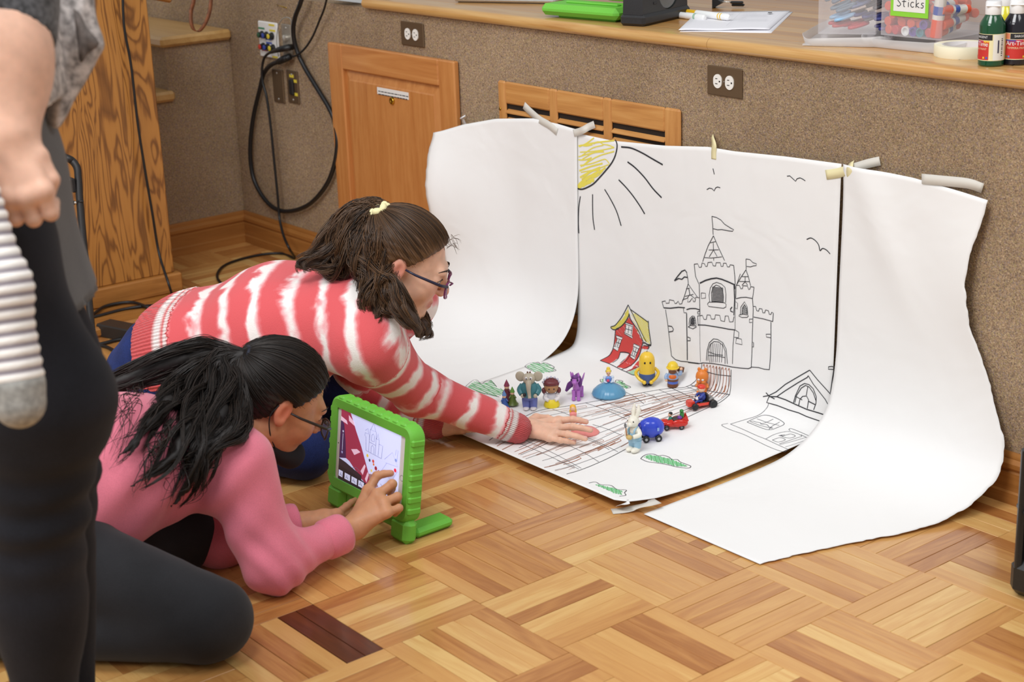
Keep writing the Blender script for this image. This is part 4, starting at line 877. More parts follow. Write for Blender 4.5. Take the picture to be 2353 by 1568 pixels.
g = crop(1040, 960, 5.115)
bush(g([(2210, 490), (2240, 460), (2290, 438), (2360, 436), (2420, 455), (2470, 450), (2540, 470), (2580, 500), (2640, 500), (2680, 530), (2760, 560), (2800, 580), (2770, 600), (2650, 590), (2520, 560), (2400, 540), (2290, 525), (2210, 490)]), g([(2250, 470), (2300, 445), (2420, 460), (2560, 490), (2700, 545), (2760, 580), (2640, 580), (2500, 545), (2400, 530)]), 5, 1.1)
bush(g([(1600, 775), (1680, 765), (1740, 795), (1860, 805), (1930, 850), (2040, 860), (2020, 890), (2035, 920), (1960, 932)]), g([(1650, 785), (1740, 800), (1860, 830), (1990, 865), (1985, 915), (1900, 890), (1780, 840)]), 6, 1.1)
k.done('bush_drawings', CEN, label='green scribbled bushes with black outlines')

# tape strips
m, nt, b = new_mat('masking_tape'); TAPE = m; b.inputs['Base Color'].default_value = rgba((240, 237, 228)); b.inputs['Roughness'].default_value = .5; b.inputs['Alpha'].default_value = .72
TAPEY = plain('masking_tape_yellow', (236, 226, 178), .6); CLEAR = plain('clear_tape', (236, 238, 240), .12, spec=.8, alpha=.32)
def strip(label, pts, w, mat=TAPE, name='tape_strip', up=None):
    X = catmull(pts, 5); Tn = np.gradient(X, axis=0); Tn /= np.linalg.norm(Tn, axis=1)[:, None]
    Bn = np.cross(np.array(up if up is not None else (0, -1, 0.0)), Tn); Bn /= np.linalg.norm(Bn, axis=1)[:, None]
    q = MB(); q.grid(np.stack([X - Bn*w/2, X + Bn*w/2], 1)); o = q.obj(name, mat); md = o.modifiers.new('t', 'SOLIDIFY'); md.thickness = .0004; tag(o, label, 'tape'); return o
yt = YW - .0155
strip('masking tape strip from the left paper up to the louvre slats', [wy(1204, 242, yt), wy(1218, 256, yt - .001), wy(1240, 275, .866), wy(1262, 288, .8645), wy(1280, 303, .8640)], .022)
strip('twisted masking tape joining two papers below the louvre', [wy(1366, 286, yt), wy(1352, 292, yt - .003), wy(1340, 299, .863), wy(1330, 303, .864), wy(1318, 306, .8640)], .019)
strip('crumpled upright tape at the top edge of the castle paper', [wy(1636, 314, .884), wy(1639, 326, .872), wy(1641, 336, .869), wy(1640, 350, .8698), wy(1640, 366, .8700)], .016, TAPEY)
strip('masking tape slanting up from the corner of the right paper', [wy(2022, 370, .886), wy(1995, 376, .878), wy(1965, 385, .8715), wy(1945, 392, .8690)], .020)
strip('yellowed tape patch where the middle and right papers meet', [wy(1945, 392, .869), wy(1925, 398, .8697), wy(1898, 402, .8698)], .022, TAPEY)
strip('bunched tape knot above the joint of two papers', [wy(1957, 372, .876), wy(1953, 385, .864), wy(1952, 400, .865), wy(1955, 412, .870)], .018, TAPEY)
strip('long tape strip along the top edge of the right paper', [wy(2258, 433, .884), wy(2225, 422, .876), wy(2170, 416, .8715), wy(2118, 411, .8705)], .022)
strip('clear tape tab beside the left paper corner', [wy(1061, 268, .878), wy(1066, 280, .880), wy(1073, 293, .872), wy(1076, 300, .864)], .012, CLEAR)
q = MB(); q.tube([wy(1058, 273, .872), wy(1069, 266, .878)], .0022, 8); tag(q.obj('tape_curl', plain('tape_white', (246, 247, 250), .25)), 'tiny bright curl of clear tape next to the access door', 'tape')
strip('pale masking tape holding the front corner of the castle paper to the floor', [pz(1406, 1176, .0015), pz(1435, 1173, .002), pz(1460, 1167, .006), pz(1490, 1158, .018), pz(1512, 1152, .019)], .028, TAPE, up=(0, 0, 1))
strip('small folded paper tab at the front corner of the castle paper', [pz(1446, 1153, .024), pz(1436, 1157, .020), pz(1424, 1162, .008)], .022, PAPER, 'paper_tab', up=(0, 0, 1))
# ================================================================== THINGS ON THE STAGE
GREEN = plain('green_foam', (112, 196, 66), .55, noise=.04, nscale=900, bumpv=.05)
SZ = STZ
# laptop corner, black bag edge
q = MB(); a, c2 = pz(1092, 7, SZ), pz(1200, 9, SZ); ang = math.atan2(c2[1] - a[1], c2[0] - a[0])
lap = thing('laptop', 'corner of a silver laptop lying at the top of the stage edge', 'laptop', a)
SILV = plain('laptop_silver', (206, 206, 204), .35, .6)
q.M = xf((a[0], a[1], SZ), ang); q.box((.09, .13, .009), (.32, .26, .012), .005); q.obj('base', SILV, lap, 'auto')
q = MB(); q.M = xf((a[0], a[1], SZ), ang); q.box((.09, .13, .002), (.30, .24, .004)); q.obj('foot_pad', KBK, lap, False)
q = MB(); q.M = xf((a[0], a[1], SZ), ang); q.box((.09, .13, .0158), (.28, .20, .0016), .0005); q.obj('keyboard', KBK, lap, False)
e0, e1 = onplane(722, 4, 1, .84), onplane(800, 1, 1, .84)
q = MB(); q.box(((e0[0] + e1[0])/2 + .01, .93, SZ + .028), (.13, .19, .056), .02); o = q.obj('camera_pouch', plain('black_nylon', (24, 24, 26), .7, noise=.2)); tag(o, 'black pouch at the left end of the stage edge above the cables', 'pouch')

# green tablet case lying on the stage
a = pz(1245, 40, SZ); ang = math.radians(7)
tb = thing('tablet_case', 'green foam tablet case propped open on the stage next to the tape dispenser', 'tablet case', (a[0], a[1], SZ))
def tbx(c, s, bev, name, mat, R=None):
    q = MB(); q.M = xf((a[0], a[1], SZ), ang); q.box(c, s, bev, R); return q.obj(name, mat, tb, 'auto')
tbx((.13, .055, .022), (.27, .12, .030), .012, 'stand_base', GREEN); tbx((.14, .05, .039), (.18, .02, .006), .003, 'ridge', GREEN); tbx((.14, .06, .004), (.20, .08, .008), .003, 'sole', GREEN)
Rt = Matrix.Rotation(math.radians(-58), 3, 'X')
tbx((.14, .20, .12), (.26, .24, .028), .012, 'shell', GREEN, Rt)
q = MB(); q.M = xf((a[0], a[1], SZ), ang) @ Matrix.Translation((.14, .20, .12)) @ Rt.to_4x4(); q.box((0, 0, .0145), (.22, .19, .002), .0008); q.obj('bezel', plain('bezel_white', (232, 232, 230), .3), tb, False)
q = MB(); q.M = xf((a[0], a[1], SZ), ang) @ Matrix.Translation((.14, .20, .12)) @ Rt.to_4x4(); q.box((0, 0, .0158), (.19, .165, .001)); q.obj('screen', plain('screen_maroon', (92, 34, 32), .15), tb, False)

# tape dispenser
p0, p1 = pz(1478, 62, SZ), pz(1584, 37, SZ); ang = math.atan2(p1[1] - p0[1], p1[0] - p0[0])
DBLK = plain('dispenser_black', (38, 38, 40), .42, noise=.08, nscale=400, bumpv=.1)
td = thing('tape_dispenser', 'heavy black desktop tape dispenser with a clear reel window on the stage', 'tape dispenser', p0)
def tdm(): q = MB(); q.M = xf((p0[0], p0[1], SZ), ang); return q
Ln = np.hypot(*(p1 - p0)[:2])
MX = Matrix(((1, 0, 0, 0), (0, 0, 1, 0), (0, 1, 0, 0), (0, 0, 0, 1)))
q = tdm(); q.box((Ln/2, .033, .0145), (Ln + .004, .074, .029), .007); q.obj('weighted_base', DBLK, td, 'auto')
arc = [(.132 + .052*math.cos(t), .082 + .052*math.sin(t)) for t in np.linspace(PI, 2*PI, 14)]
q = tdm(); q.prism([(.003, .028), (Ln - .003, .028), (Ln - .006, .082)] + arc[::-1] + [(.06, .13), (.02, .14), (.008, .10)], .004, .062, MX); q.obj('body', DBLK, td, 'auto')
q = tdm(); q.lathe([(.030, 0), (.050, 0), (.050, .05), (.030, .05), (.030, 0)], 32, (.132, .058, .082), R=Matrix.Rotation(PI/2, 3, 'X'), caps=False); q.obj('tape_reel', plain('reel_clear', (150, 150, 150), .15, alpha=.55), td, 'auto')
q = tdm(); q.lathe([(.014, 0), (.0295, 0), (.0295, .046), (.014, .046), (.014, 0)], 32, (.132, .057, .082), R=Matrix.Rotation(PI/2, 3, 'X'), caps=False); q.obj('reel_core', GREEN, td, 'auto')
q = tdm(); q.box((Ln - .018, .0032, .066), (.004, .002, .026), .001); q.obj('blade_guard', plain('screw_bright', (210, 206, 198), .3, .7), td, False)
q = tdm(); q.box((.064, .0034, .052), (.016, .002, .006), .001); q.obj('vent_slot', KBK, td, False)

# printed sheets
SHEETW = plain('print_paper', (238, 237, 242), .7)
def sheet(c4, z, label, lines=False, curl=0.0):
    A, B, Cc, D = [np.array(x) for x in c4]; G = []
    for v in np.linspace(0, 1, 12):
        row = []
        for u in np.linspace(0, 1, 16):
            p = (A*(1 - u) + B*u)*(1 - v) + (D*(1 - u) + Cc*u)*v; p[2] = z + curl*(math.sin(u*9 + 1)*.5 + .5)*(1 - v)*.5 + .0005*math.sin(u*5 + v*3); row.append(p)
        G.append(row)
    o = MB().grid(G).obj('printed_sheet', SHEETW); md = o.modifiers.new('t', 'SOLIDIFY'); md.thickness = .0006; tag(o, label, 'paper')
    if lines:
        q = MB(); P = lambda u, v: tuple(((A*(1 - u) + B*u)*(1 - v) + (D*(1 - u) + Cc*u)*v)[:2]) + (z + .0042,)
        def bar(u0, u1, v0, v1): q.add([P(u0, v0), P(u1, v0), P(u1, v1), P(u0, v1)], [(0, 1, 2, 3)])
        bar(.50, .502, .12, .92); bar(.06, .061, .15, .95); bar(.94, .941, .15, .95)
        rr = random.Random(2)
        for r in range(8):
            bar(.54, .54 + .3*rr.random() + .05, .40 + r*.055, .405 + r*.055)
        for r in range(3): bar(.3, .3 + .15*rr.random() + .05, .72 + r*.06, .725 + r*.06)
        q.obj('faint_print', plain('print_grey', (176, 176, 184), .8), o, False)
        q = MB(); q.add([P(.80, .78), P(.845, .78), P(.845, .83), P(.80, .83)], [(0, 1, 2, 3)]); q.obj('heading', DARKINK, o, False)
    return o
sheet([pz(1562, 73, SZ), pz(1772, 76, SZ), pz(1822, 28, SZ), pz(1606, 28, SZ)], SZ + .0006, 'lower sheet of paper showing at the edge under the printed page')
sheet([pz(1559, 73, SZ), pz(1767, 70, SZ), pz(1816, 27, SZ), pz(1604, 29, SZ)], SZ + .0026, 'white printed page lying on top beside the markers on the stage', True, .004)

# markers
MW = plain('marker_white', (240, 240, 240), .3); MGB = plain('marker_green_band', (40, 150, 96), .4); MYB = plain('marker_yellow_band', (232, 190, 50), .4)
def marker(pA, pB, r, label, bandc, tail):
    A, B = np.array(pA), np.array(pB); d = B - A; Ln_ = np.linalg.norm(d); u = d/Ln_; t = thing('marker', label, 'marker', A)
    def P(f): return A + d*f
    q = MB(); q.tube([P(0), P(.55)], [r*.92, r*.92], 14); q.obj('barrel', tail, t, 'auto')
    q = MB(); q.tube([P(.3), P(.9), P(.97), P(1)], [r, r, r*.96, r*.5], 16); q.obj('cap', MW, t, 'auto')
    for f in (.62, .66) if bandc is MGB else (.78, .83):
        q = MB(); q.tube([P(f), P(f + .02)], r*1.02, 16); q.obj('stripe', bandc, t, 'auto')
marker(pz(1560, 34, SZ + .009), pz(1620, 41, SZ + .009), .0088, 'white marker with a green stripe next to the tape dispenser', MGB, MW)
marker(pz(1570, 27, SZ + .012), pz(1677, 40, SZ + .012), .0088, 'white and yellow marker lying on the printed page', MYB, plain('marker_yellow_body', (236, 186, 34), .4))

# binder clip
p = pz(1640, 18, SZ); q = MB(); bc = thing('binder_clip', 'black binder clip lying on the stage behind the printed page', 'binder clip', p)
M0 = xf((p[0], p[1], SZ), math.radians(28))
q.M = M0; q.prism([(-.016, 0), (.016, 0), (.003, .024), (-.003, .024)], -.016, .016, Matrix(((0, 1, 0, 0), (0, 0, 1, 0), (1, 0, 0, .016), (0, 0, 0, 1)))); q.obj('spring', KBK, bc, False)
q = MB(); q.M = M0; q.tube([(.02, -.004, .017), (.05, -.006, .016), (.05, .008, .016), (.02, .006, .017)], .0013, 6); q.obj('wire', plain('screw_bright', (210, 206, 198), .3, .7), bc)
for s in (-1, 1):
    q = MB(); q.M = M0; q.box((.066, s*.006, .012 - s*.004), (.036, .012, .007), .003); q.obj('handle', KBK, bc, 'auto')

# translucent bins on their lids
BINP = plain('bin_plastic', (232, 228, 230), .3, alpha=.17); LIDP = plain('lid_plastic', (232, 230, 230), .3, alpha=.45)
def binbox(FL, FR, depth, h, zb, name, label):
    FL, FR = np.array(FL), np.array(FR); ex = FR - FL; w = np.hypot(ex[0], ex[1]); ang = math.atan2(ex[1], ex[0])
    M = xf((FL[0], FL[1], zb), ang); t = thing(name, label, 'storage bin', (FL[0], FL[1], SZ)); th = .002
    for nm, c, s in (('front_wall', (w/2, 0, h/2), (w, th, h)), ('back_wall', (w/2, depth, h/2), (w, th, h)), ('side_wall', (0, depth/2, h/2), (th, depth, h)), ('side_wall', (w, depth/2, h/2), (th, depth, h)), ('bottom', (w/2, depth/2, .001), (w, depth, th))):
        q = MB(); q.M = M; q.box(c, s, .0008); q.obj(nm, BINP, t, False)
    for x in (.012, w - .012):
        for y in (.012, depth - .012): q = MB(); q.M = M; q.box((x, y, -.009), (.016, .016, .016), .002); q.obj('foot', BINP, t, False)
    return t, M, w
def lid(c, sx, sy, ang, label):
    t = thing('bin_lid', label, 'lid', (c[0], c[1], SZ)); M = xf((c[0], c[1], SZ), ang)
    q = MB(); q.M = M; q.box((0, 0, .003), (sx, sy, .004), .001); q.obj('panel', LIDP, t, False)
    def out(k, n=48):
        P = []
        for i in range(n):
            a_ = 2*PI*i/n; cx, cy = math.cos(a_), math.sin(a_); e = .25
            P.append((sx/2*k*math.copysign(abs(cx)**e, cx), sy/2*k*math.copysign(abs(cy)**e, cy)))
        return P
    q = MB(); q.M = M; r = 48; o_ = out(1.0); i_ = out(1.06); wob = [.004*math.sin(4*2*PI*i/r) for i in range(r)]
    vs = [(x, y, .001) for x, y in o_] + [(x, y, .022 + w_) for (x, y), w_ in zip(i_, wob)] + [(x*1.012, y*1.012, .022 + w_) for (x, y), w_ in zip(i_, wob)] + [(x*1.012, y*1.012, .001) for x, y in o_]
    fs = [(a_*r + i, a_*r + (i + 1) % r, (a_ + 1)*r + (i + 1) % r, (a_ + 1)*r + i) for a_ in range(3) for i in range(r)]
    q.add(vs, fs); q.obj('rim', LIDP, t)
    return t
F1, F2 = pz(1880, 78, SZ + .024), pz(2012, 80, SZ + .024)
G1, G2 = pz(2024, 80, SZ + .024), pz(2163, 94, SZ + .024)
def mid(a, c2, dep, z=SZ):
    ex = c2 - a; ex = ex/np.linalg.norm(ex[:2]); ey = np.array([-ex[1], ex[0], 0]); m_ = (a + c2)/2 + ey*dep/2; return m_, math.atan2(ex[1], ex[0])
m1, a1 = mid(F1, F2, .26); m2, a2 = mid(G1, G2, .26)
lid(m1, np.linalg.norm(F2 - F1) + .06, .32, a1, 'translucent lid under the bin of scissors')
lid(m2, np.linalg.norm(G2 - G1) + .07, .32, a2, 'translucent lid under the bin of glue sticks')
B1, MB1, w1 = binbox(F1, F2, .26, .14, SZ + .024, 'storage_bin', 'translucent plastic bin holding scissors on the stage')
B2, MB2, w2 = binbox(G1, G2, .26, .14, SZ + .024, 'storage_bin', 'translucent plastic bin of glue sticks with a green bordered label')
# label
LIME = plain('label_lime', (140, 210, 60), .6)
q = MB(); q.M = MB2; lw = w2*.62; q.box((w2*.47, -.0018, .086), (lw, .001, .082)); LBL = q.obj('bin_label', LIME, B2, False)
q = MB(); q.M = MB2; q.box((w2*.47, -.0026, .088), (lw*.84, .0006, .064)); q.obj('label_card', WHITE, LBL, False)
q = MB(); q.M = MB2; q.box((w2*.55, -.006, .127), (w2*.80, .014, .022), .004); q.obj('latch', plain('latch_blue', (34, 50, 128), .4), B2, 'auto')
def script(txt, x, z, s, name, par):
    """hand lettering as pen strokes on the label card"""
    S = {'G': [[(.9, .8), (.5, 1), (.1, .6), (.2, .1), (.6, 0), (.9, .3), (.9, .45), (.55, .45)]], 'l': [[(.3, 1), (.28, 0)]], 'u': [[(.1, .6), (.12, .1), (.45, .05), (.7, .6), (.7, .1), (.85, 0)]], 'e': [[(.1, .35), (.7, .38), (.6, .65), (.25, .6), (.1, .25), (.4, 0), (.8, .1)]],
         'S': [[(.8, .9), (.45, 1), (.2, .75), (.5, .5), (.75, .25), (.4, 0), (.05, .1)]], 't': [[(.4, .95), (.38, .1), (.6, 0)], [(.05, .62), (.8, .66)]], 'i': [[(.3, .6), (.3, 0)], [(.32, .82), (.36, .86)]], 'c': [[(.7, .6), (.3, .6), (.12, .25), (.4, 0), (.75, .1)]], 'k': [[(.2, 1), (.18, 0)], [(.7, .6), (.22, .3), (.8, 0)]], 's': [[(.65, .6), (.3, .6), (.25, .4), (.6, .25), (.45, .02), (.1, .03)]]}
    q = MB(); q.M = MB2
    for ch in txt:
        for st in S[ch]:
            P = catmull([(x + a*s*.8, -.0031, z + c*s) for a, c in st], 4); q.tube(P, .0009, 5)
        x += s*.78*(.62 if ch in 'li' else 1)
    q.obj(name, INK, par)
script('Glue', w2*.47 - lw*.27, .097, .018, 'handwriting', LBL); script('Sticks', w2*.47 - lw*.33, .067, .0175, 'handwriting', LBL)

# glue sticks
GO = plain('glue_orange', (228, 92, 58), .4); GLB = plain('glue_label', (224, 222, 216), .45); GBL = plain('glue_blue', (52, 84, 170), .45); GPU = plain('glue_purple', (104, 70, 160), .4); GTE = plain('glue_teal', (60, 140, 150), .4); GWH = plain('glue_white', (238, 238, 236), .35); GRD = plain('glue_red', (206, 62, 62), .4); GYE = plain('glue_yellow', (230, 150, 60), .4)
def glue(label, capm, M, group=None, hollow=False, L_=.088):
    t = thing('glue_stick', label, 'glue stick', tuple(M.to_translation()), 0, group)
    def lt(prof, nm, mt, n=14):
        q = MB(); q.M = M; q.lathe(prof, n); q.obj(nm, mt, t, 'auto')
    r = .0105
    if hollow: lt([(r*.7, .006), (r*.72, 0), (r, 0), (r, .03)], 'cap', capm)
    else: lt([(0, 0), (r*.9, 0), (r, .0012), (r, .03)], 'cap', capm)
    lt([(r*.95, .03), (r*.95, L_ - .012)], 'barrel', GLB); lt([(r*.97, .038), (r*.97, .052)], 'label_band', GBL); lt([(r, L_ - .012), (r, L_ - .001), (r*.9, L_), (0, L_)], 'base', capm if capm in (GO, GRD) else GO)
rr = random.Random(4); grp = 'orange glue sticks in the labelled bin'
def bM(x, y, z, yaw=0, pitch=0): return MB2 @ Matrix.Translation((x, y, z)) @ Matrix.Rotation(yaw, 4, 'Z') @ Matrix.Rotation(-PI/2 + pitch, 4, 'X')
ORD = ('first', 'second', 'third', 'fourth', 'fifth', 'sixth', 'seventh', 'eighth', 'ninth', 'tenth')
ROWN = ('bottom', 'second', 'third', 'top')
rows = [(.0125, [(.014, GO), (.036, GRD), (.058, GO), (.071, 'W'), (.093, GPU), (.114, GTE), (.138, GRD), (.160, GO)]), (.030, [(.012, GO), (.05, GO), (.085, GO), (.105, GO), (.126, 'P'), (.150, GO), (.171, GO)]), (.046, [(.02, GO), (.044, GO), (.098, GO), (.118, GYE), (.140, GO), (.162, GO)]), (.064, [(.012, GO), (.034, GRD), (.108, GO), (.130, GO), (.152, GO), (.172, GO)])]
sp = {'W': ('glue stick with a white open cap at the bottom of the glue bin', GWH, True), 'P': ('glue stick with an open purple cap in the second row of the bin', GPU, True)}
for ri, (z, it) in enumerate(rows):
    for ki, (x, cm) in enumerate(it):
        x = x*w2/.185; y = .006 + rr.random()*.012
        if cm in sp: lab, mt, hol = sp[cm]; glue(lab, mt, bM(x, .004, z, rr.uniform(-.1, .1)), None, hol)
        elif cm is GPU: glue('glue stick with a purple cap on the floor of the glue bin', GPU, bM(x, .006, z), None, True)
        elif cm is GTE: glue('glue stick with a teal cap on the floor of the glue bin', GTE, bM(x, .006, z), None, True)
        elif cm is GYE: glue('glue stick with a yellowish cap behind the upright one', GYE, bM(x, .02, z, .3))
        else: glue(('red' if cm is GRD else 'orange') + ' capped glue stick, ' + ORD[ki] + ' from left in the ' + ROWN[ri] + ' row of the bin', GO if cm is GO else cm, bM(x, y, z, rr.uniform(-.25, .25), rr.uniform(-.1, .15)), grp)
for ki, (x, y, z, yaw) in enumerate(((.155, .05, .03, 1.2), (.17, .09, .03, 1.35), (.15, .12, .05, 1.0), (.17, .16, .06, 1.5), (.16, .20, .035, 1.2), (.14, .07, .07, .8), (.17, .12, .082, 1.4), (.165, .18, .085, 1.1), (.13, .17, .05, .6))):
    glue('orange glue stick lying sideways, ' + ORD[ki] + ' from the front among those along the bin wall', GO, bM(x*w2/.185 - .035, y, z, yaw), 'orange glue sticks lying sideways in the bin')
glue('upright glue stick with a blue band leaning in the bin corner', GO, MB2 @ Matrix.Translation((w2*.845, .013, .004)) @ Matrix.Rotation(math.radians(7), 4, 'Y') @ Matrix.Scale(1.32, 4))
# scissors in the left bin
SCS = [('grey', (92, 112, 130), .03, .05, .07, .5, .5), ('slate', (110, 132, 148), .05, .03, .05, .35, .3), ('light blue', (150, 190, 222), .05, .02, .03, .25, .25), ('red', (206, 74, 76), .045, .03, .014, .2, .1), ('crimson', (204, 68, 72), .085, .025, .012, .3, .2), ('dark grey', (84, 90, 100), .12, .04, .08, .6, .2), ('navy', (60, 66, 130), .15, .03, .03, .4, .1), ('charcoal', (66, 70, 76), .14, .05, .055, .5, .3), ('orange', (214, 132, 78), .06, .10, .06, .4, .4), ('cobalt', (50, 56, 120), .11, .03, .034, .9, .1), ('black', (48, 50, 56), .10, .06, .075, .2, .2), ('indigo', (70, 70, 140), .165, .035, .008, .2, .1), ('steel blue', (96, 112, 150), .085, .045, .056, .1, .3)]
for nm, c, x, y, z, yw, pt in SCS:
    mt = plain('scissor_' + nm, c, .4); M = MB1 @ Matrix.Translation((x*.86, y, z + .006)) @ Matrix.Rotation(yw + .35, 4, 'Z') @ Matrix.Rotation(-pt, 4, 'Y') @ Matrix.Scale(.84, 4)
    t = thing('scissors', f'pair of scissors with {nm} plastic handles in the left bin', 'scissors', tuple(M.to_translation()))
    for s in (-1, 1):
        q = MB(); q.M = M; q.tube([(.028*math.cos(a_) + .01, s*(.014 + .011*math.sin(a_)), .002*s) for a_ in np.linspace(0, 2*PI, 16, endpoint=False)], .0046, 8, closed=True); q.obj('handle', mt, t)
        q = MB(); q.M = M @ Matrix.Rotation(-s*.10, 4, 'Z'); q.box((.085, 0, .002*s), (.10, .010, .002), .0006); q.obj('blade', STEEL, t, False)

# roll of masking tape
p = pz(2217, 127, SZ); CREAM = plain('tape_cream', (240, 234, 206), .6); t = thing('masking_tape_roll', 'roll of cream masking tape lying flat near the stage edge', 'tape roll', p)
q = MB(); q.lathe([(.049, 0), (.0645, 0), (.065, .001), (.065, .023), (.0645, .024), (.049, .024), (.049, 0)], 48, tuple(p), caps=False); q.obj('tape', CREAM, t, 'auto')
q = MB(); q.lathe([(.0475, .0005), (.0488, .0005), (.0488, .0235), (.0475, .0235), (.0475, .0005)], 48, tuple(p), caps=False); q.obj('core', plain('tape_core', (226, 224, 226), .7), t, 'auto')
# paint bottles
def bottle(px, py, col, label, name='paint_bottle', art=None, yaw=0.0):
    p = pz(px, py, SZ); t = thing(name, label, 'paint bottle', p); PC = plain('paint_' + str(col), col, .12, coat=.4)
    q = MB(); q.lathe([(.0, 0), (.0235, 0), (.026, .003), (.026, .082), (.0245, .088), (.017, .101), (.0155, .104), (.0155, .106)], 32, tuple(p)); q.obj('bottle', PC, t, 'auto')
    q = MB(); q.lathe([(.0158, .104), (.0162, .105), (.0160, .128), (.0145, .131), (0, .131)], 24, tuple(p)); cp = q.obj('cap', MW, t, 'auto')
    q = MB(); q.box((p[0], p[1], SZ + .122), (.03, .034, .002), .0008, Matrix.Rotation(.6, 3, 'Z')); q.obj('flip_tab', MW, cp, 'auto')
    base = math.atan2(CAM[1] - p[1], CAM[0] - p[0]) + yaw
    def patch(u0, u1, z0, z1, mt, nm, par, d=0.0):
        n = max(3, int((u1 - u0)/.12)); R_ = .0262 + d; G = [[(p[0] + R_*math.cos(base + u), p[1] + R_*math.sin(base + u), SZ + z) for u in np.linspace(u0, u1, n)] for z in (z0, z1)]
        return MB().grid(G).obj(nm, mt, par)
    def text(txt, u, z, size, mt, par, d=.0005):
        vs, fs = text_mesh(txt, size); R_ = .0262 + d; q = MB(); q.add([(p[0] + R_*math.cos(base + u + x/R_), p[1] + R_*math.sin(base + u + x/R_), SZ + z + y) for x, y, _ in vs], fs); return q.obj('lettering', mt, par, False)
    if art:
        LC = plain('label_cream', (236, 226, 176), .5); lb = patch(-1.9, 2.2, .0125, .0665, LC, 'label', t)
        u = art
        patch(u - .95, u + .95, .014, .05, plain('label_red', (200, 50, 44), .5), 'red_panel', lb, .0002)
        patch(u - .55, u + 1.2, .054, .0655, plain('label_black', (34, 34, 38), .5), 'black_strip', lb, .0002)
        patch(u - .95, u - .58, .054, .0655, plain('label_peach', (226, 140, 106), .5), 'picture_square', lb, .0002)
        patch(u - .95, u - .1, .046, .053, plain('label_violet', (86, 70, 150), .5), 'rainbow_left', lb, .0002); patch(u - .1, u + .5, .046, .053, plain('label_magenta', (196, 62, 96), .5), 'rainbow_middle', lb, .0002); patch(u + .5, u + .98, .044, .053, plain('label_amber', (238, 190, 60), .5), 'rainbow_right', lb, .0002)
        text('Art-Time', u, .0455, .0125, MW, lb, .0006); text('TEMPERA PAINT', u, .036, .0058, plain('label_sand', (240, 214, 170), .5), lb, .0006); text('SARGENT', u + .30, .060, .0066, MW, lb, .0006)
        for i, (du, c) in enumerate(((-.8, (70, 140, 80)), (-.6, (90, 140, 210)), (.55, (236, 196, 60)), (.8, (60, 90, 190)))):
            patch(u + du - .07, u + du + .07, .0165, .0205, plain('label_dot_%d' % i, c, .5), 'colour_dot', lb, .0007)
        patch(u + 1.28, u + 2.3, .0135, .0655, plain('label_white', (232, 230, 222), .5), 'white_panel', lb, .0002)
        for i in range(9): patch(u + 1.95 + .0, u + 2.08, .022 + i*.0042, .022 + i*.0042 + .0018 + .0008*(i % 2), DARKINK, 'barcode_bar', lb, .0005)
        patch(u + 1.62, u + 1.74, .028, .054, plain('label_navy', (60, 58, 80), .5), 'info_box', lb, .0005)
    return t
bottle(2276, 150, (22, 74, 44), 'dark green bottle of tempera paint with a white cap beside the tape roll', art=-1.15)
bottle(2331, 147, (26, 24, 32), 'black bottle of tempera paint at the right edge of the stage', art=.12)
bottle(2304, 126, (214, 204, 44), 'yellow paint bottle behind the dark green one')
bottle(2362, 124, (232, 230, 228), 'pale paint bottle behind the black one')
# ================================================================== TABLET, CRATE AND TOYS ON THE FLOOR
TX, TY = .0225, -.187; LEAN = math.radians(8)
tab = thing('tablet', 'tablet in a chunky green foam case filming the castle scene on the floor', 'tablet', (TX, TY, 0))
MT = xf((TX, TY, 0), 0, -LEAN)
def tq(): q = MB(); q.M = MT; return q
def rrect(w, h, r, n=6, cx=0, cz=0): return [(cx + sx*(w/2 - r) + r*math.cos(a), cz + sz*(h/2 - r) + r*math.sin(a)) for sx, sz, a0 in ((1, 1, 0), (-1, 1, PI/2), (-1, -1, PI), (1, -1, 1.5*PI)) for a in np.linspace(a0, a0 + PI/2, n)]
# frame as a ring with rounded section
def ring(w, h, r, cz, y0, y1, bw, q, n=10, ripple=0.0):
    O = rrect(w, h, r, n, 0, cz); I = rrect(w - 2*bw, h - 2*bw, max(.004, r - bw), n, 0, cz); k = len(O); sec = []
    per = np.cumsum([0] + [math.dist(O[i], O[(i + 1) % k]) for i in range(k)])
    def lay(P, f, y):
        return [(P[i][0]*1, y, P[i][1]) for i in range(k)] if f == 0 else [((P[i][0])*(1 - f) + f*I[i][0], y, P[i][1]*(1 - f) + f*I[i][1]) for i in range(k)]
    rows = [lay(O, .25, y0), lay(O, .06, y0 + .004), lay(O, 0, y0 + .010), lay(O, 0, y1 - .010), lay(O, .06, y1 - .004), lay(O, .25, y1), [(x, y1, z) for x, z in I], [(x, y0 + .002, z) for x, z in I]]
    vs = [v for r_ in rows for v in r_]; m_ = len(rows)
    fs = [(a*k + i, a*k + (i + 1) % k, ((a + 1) % m_)*k + (i + 1) % k, ((a + 1) % m_)*k + i) for a in range(m_) for i in range(k)]
    q.add(vs, fs)
FW, FH, FZ = .306, .212, .149
q = tq(); ring(FW, FH, .030, FZ, -.012, .026, .026, q, 10); q.obj('case_frame', GREEN, tab, 'auto')
q = tq(); q.box((0, .016, FZ), (FW - .03, .018, FH - .03), .004); q.obj('case_back', GREEN, tab, 'auto')
q = tq()
for z in np.linspace(FZ - .075, FZ + .072, 7):
    for s in (-1, 1): q.box((s*(FW/2 - .006), .006, z), (.016, .034, .017), .004)
for x in np.linspace(-.115, .115, 9): q.box((x, .006, FZ + FH/2 - .006), (.021, .034, .016), .004)
q.obj('grip_ribs', GREEN, tab, 'auto')
for s in (-1, 1):
    q = tq(); q.box((s*.121, .005, .026), (.064, .036, .056), .012); q.obj('foot', GREEN, tab, 'auto')
q = tq(); q.box((0, .012, .034), (.19, .022, .034), .006); q.obj('lower_skirt', GREEN, tab, 'auto')
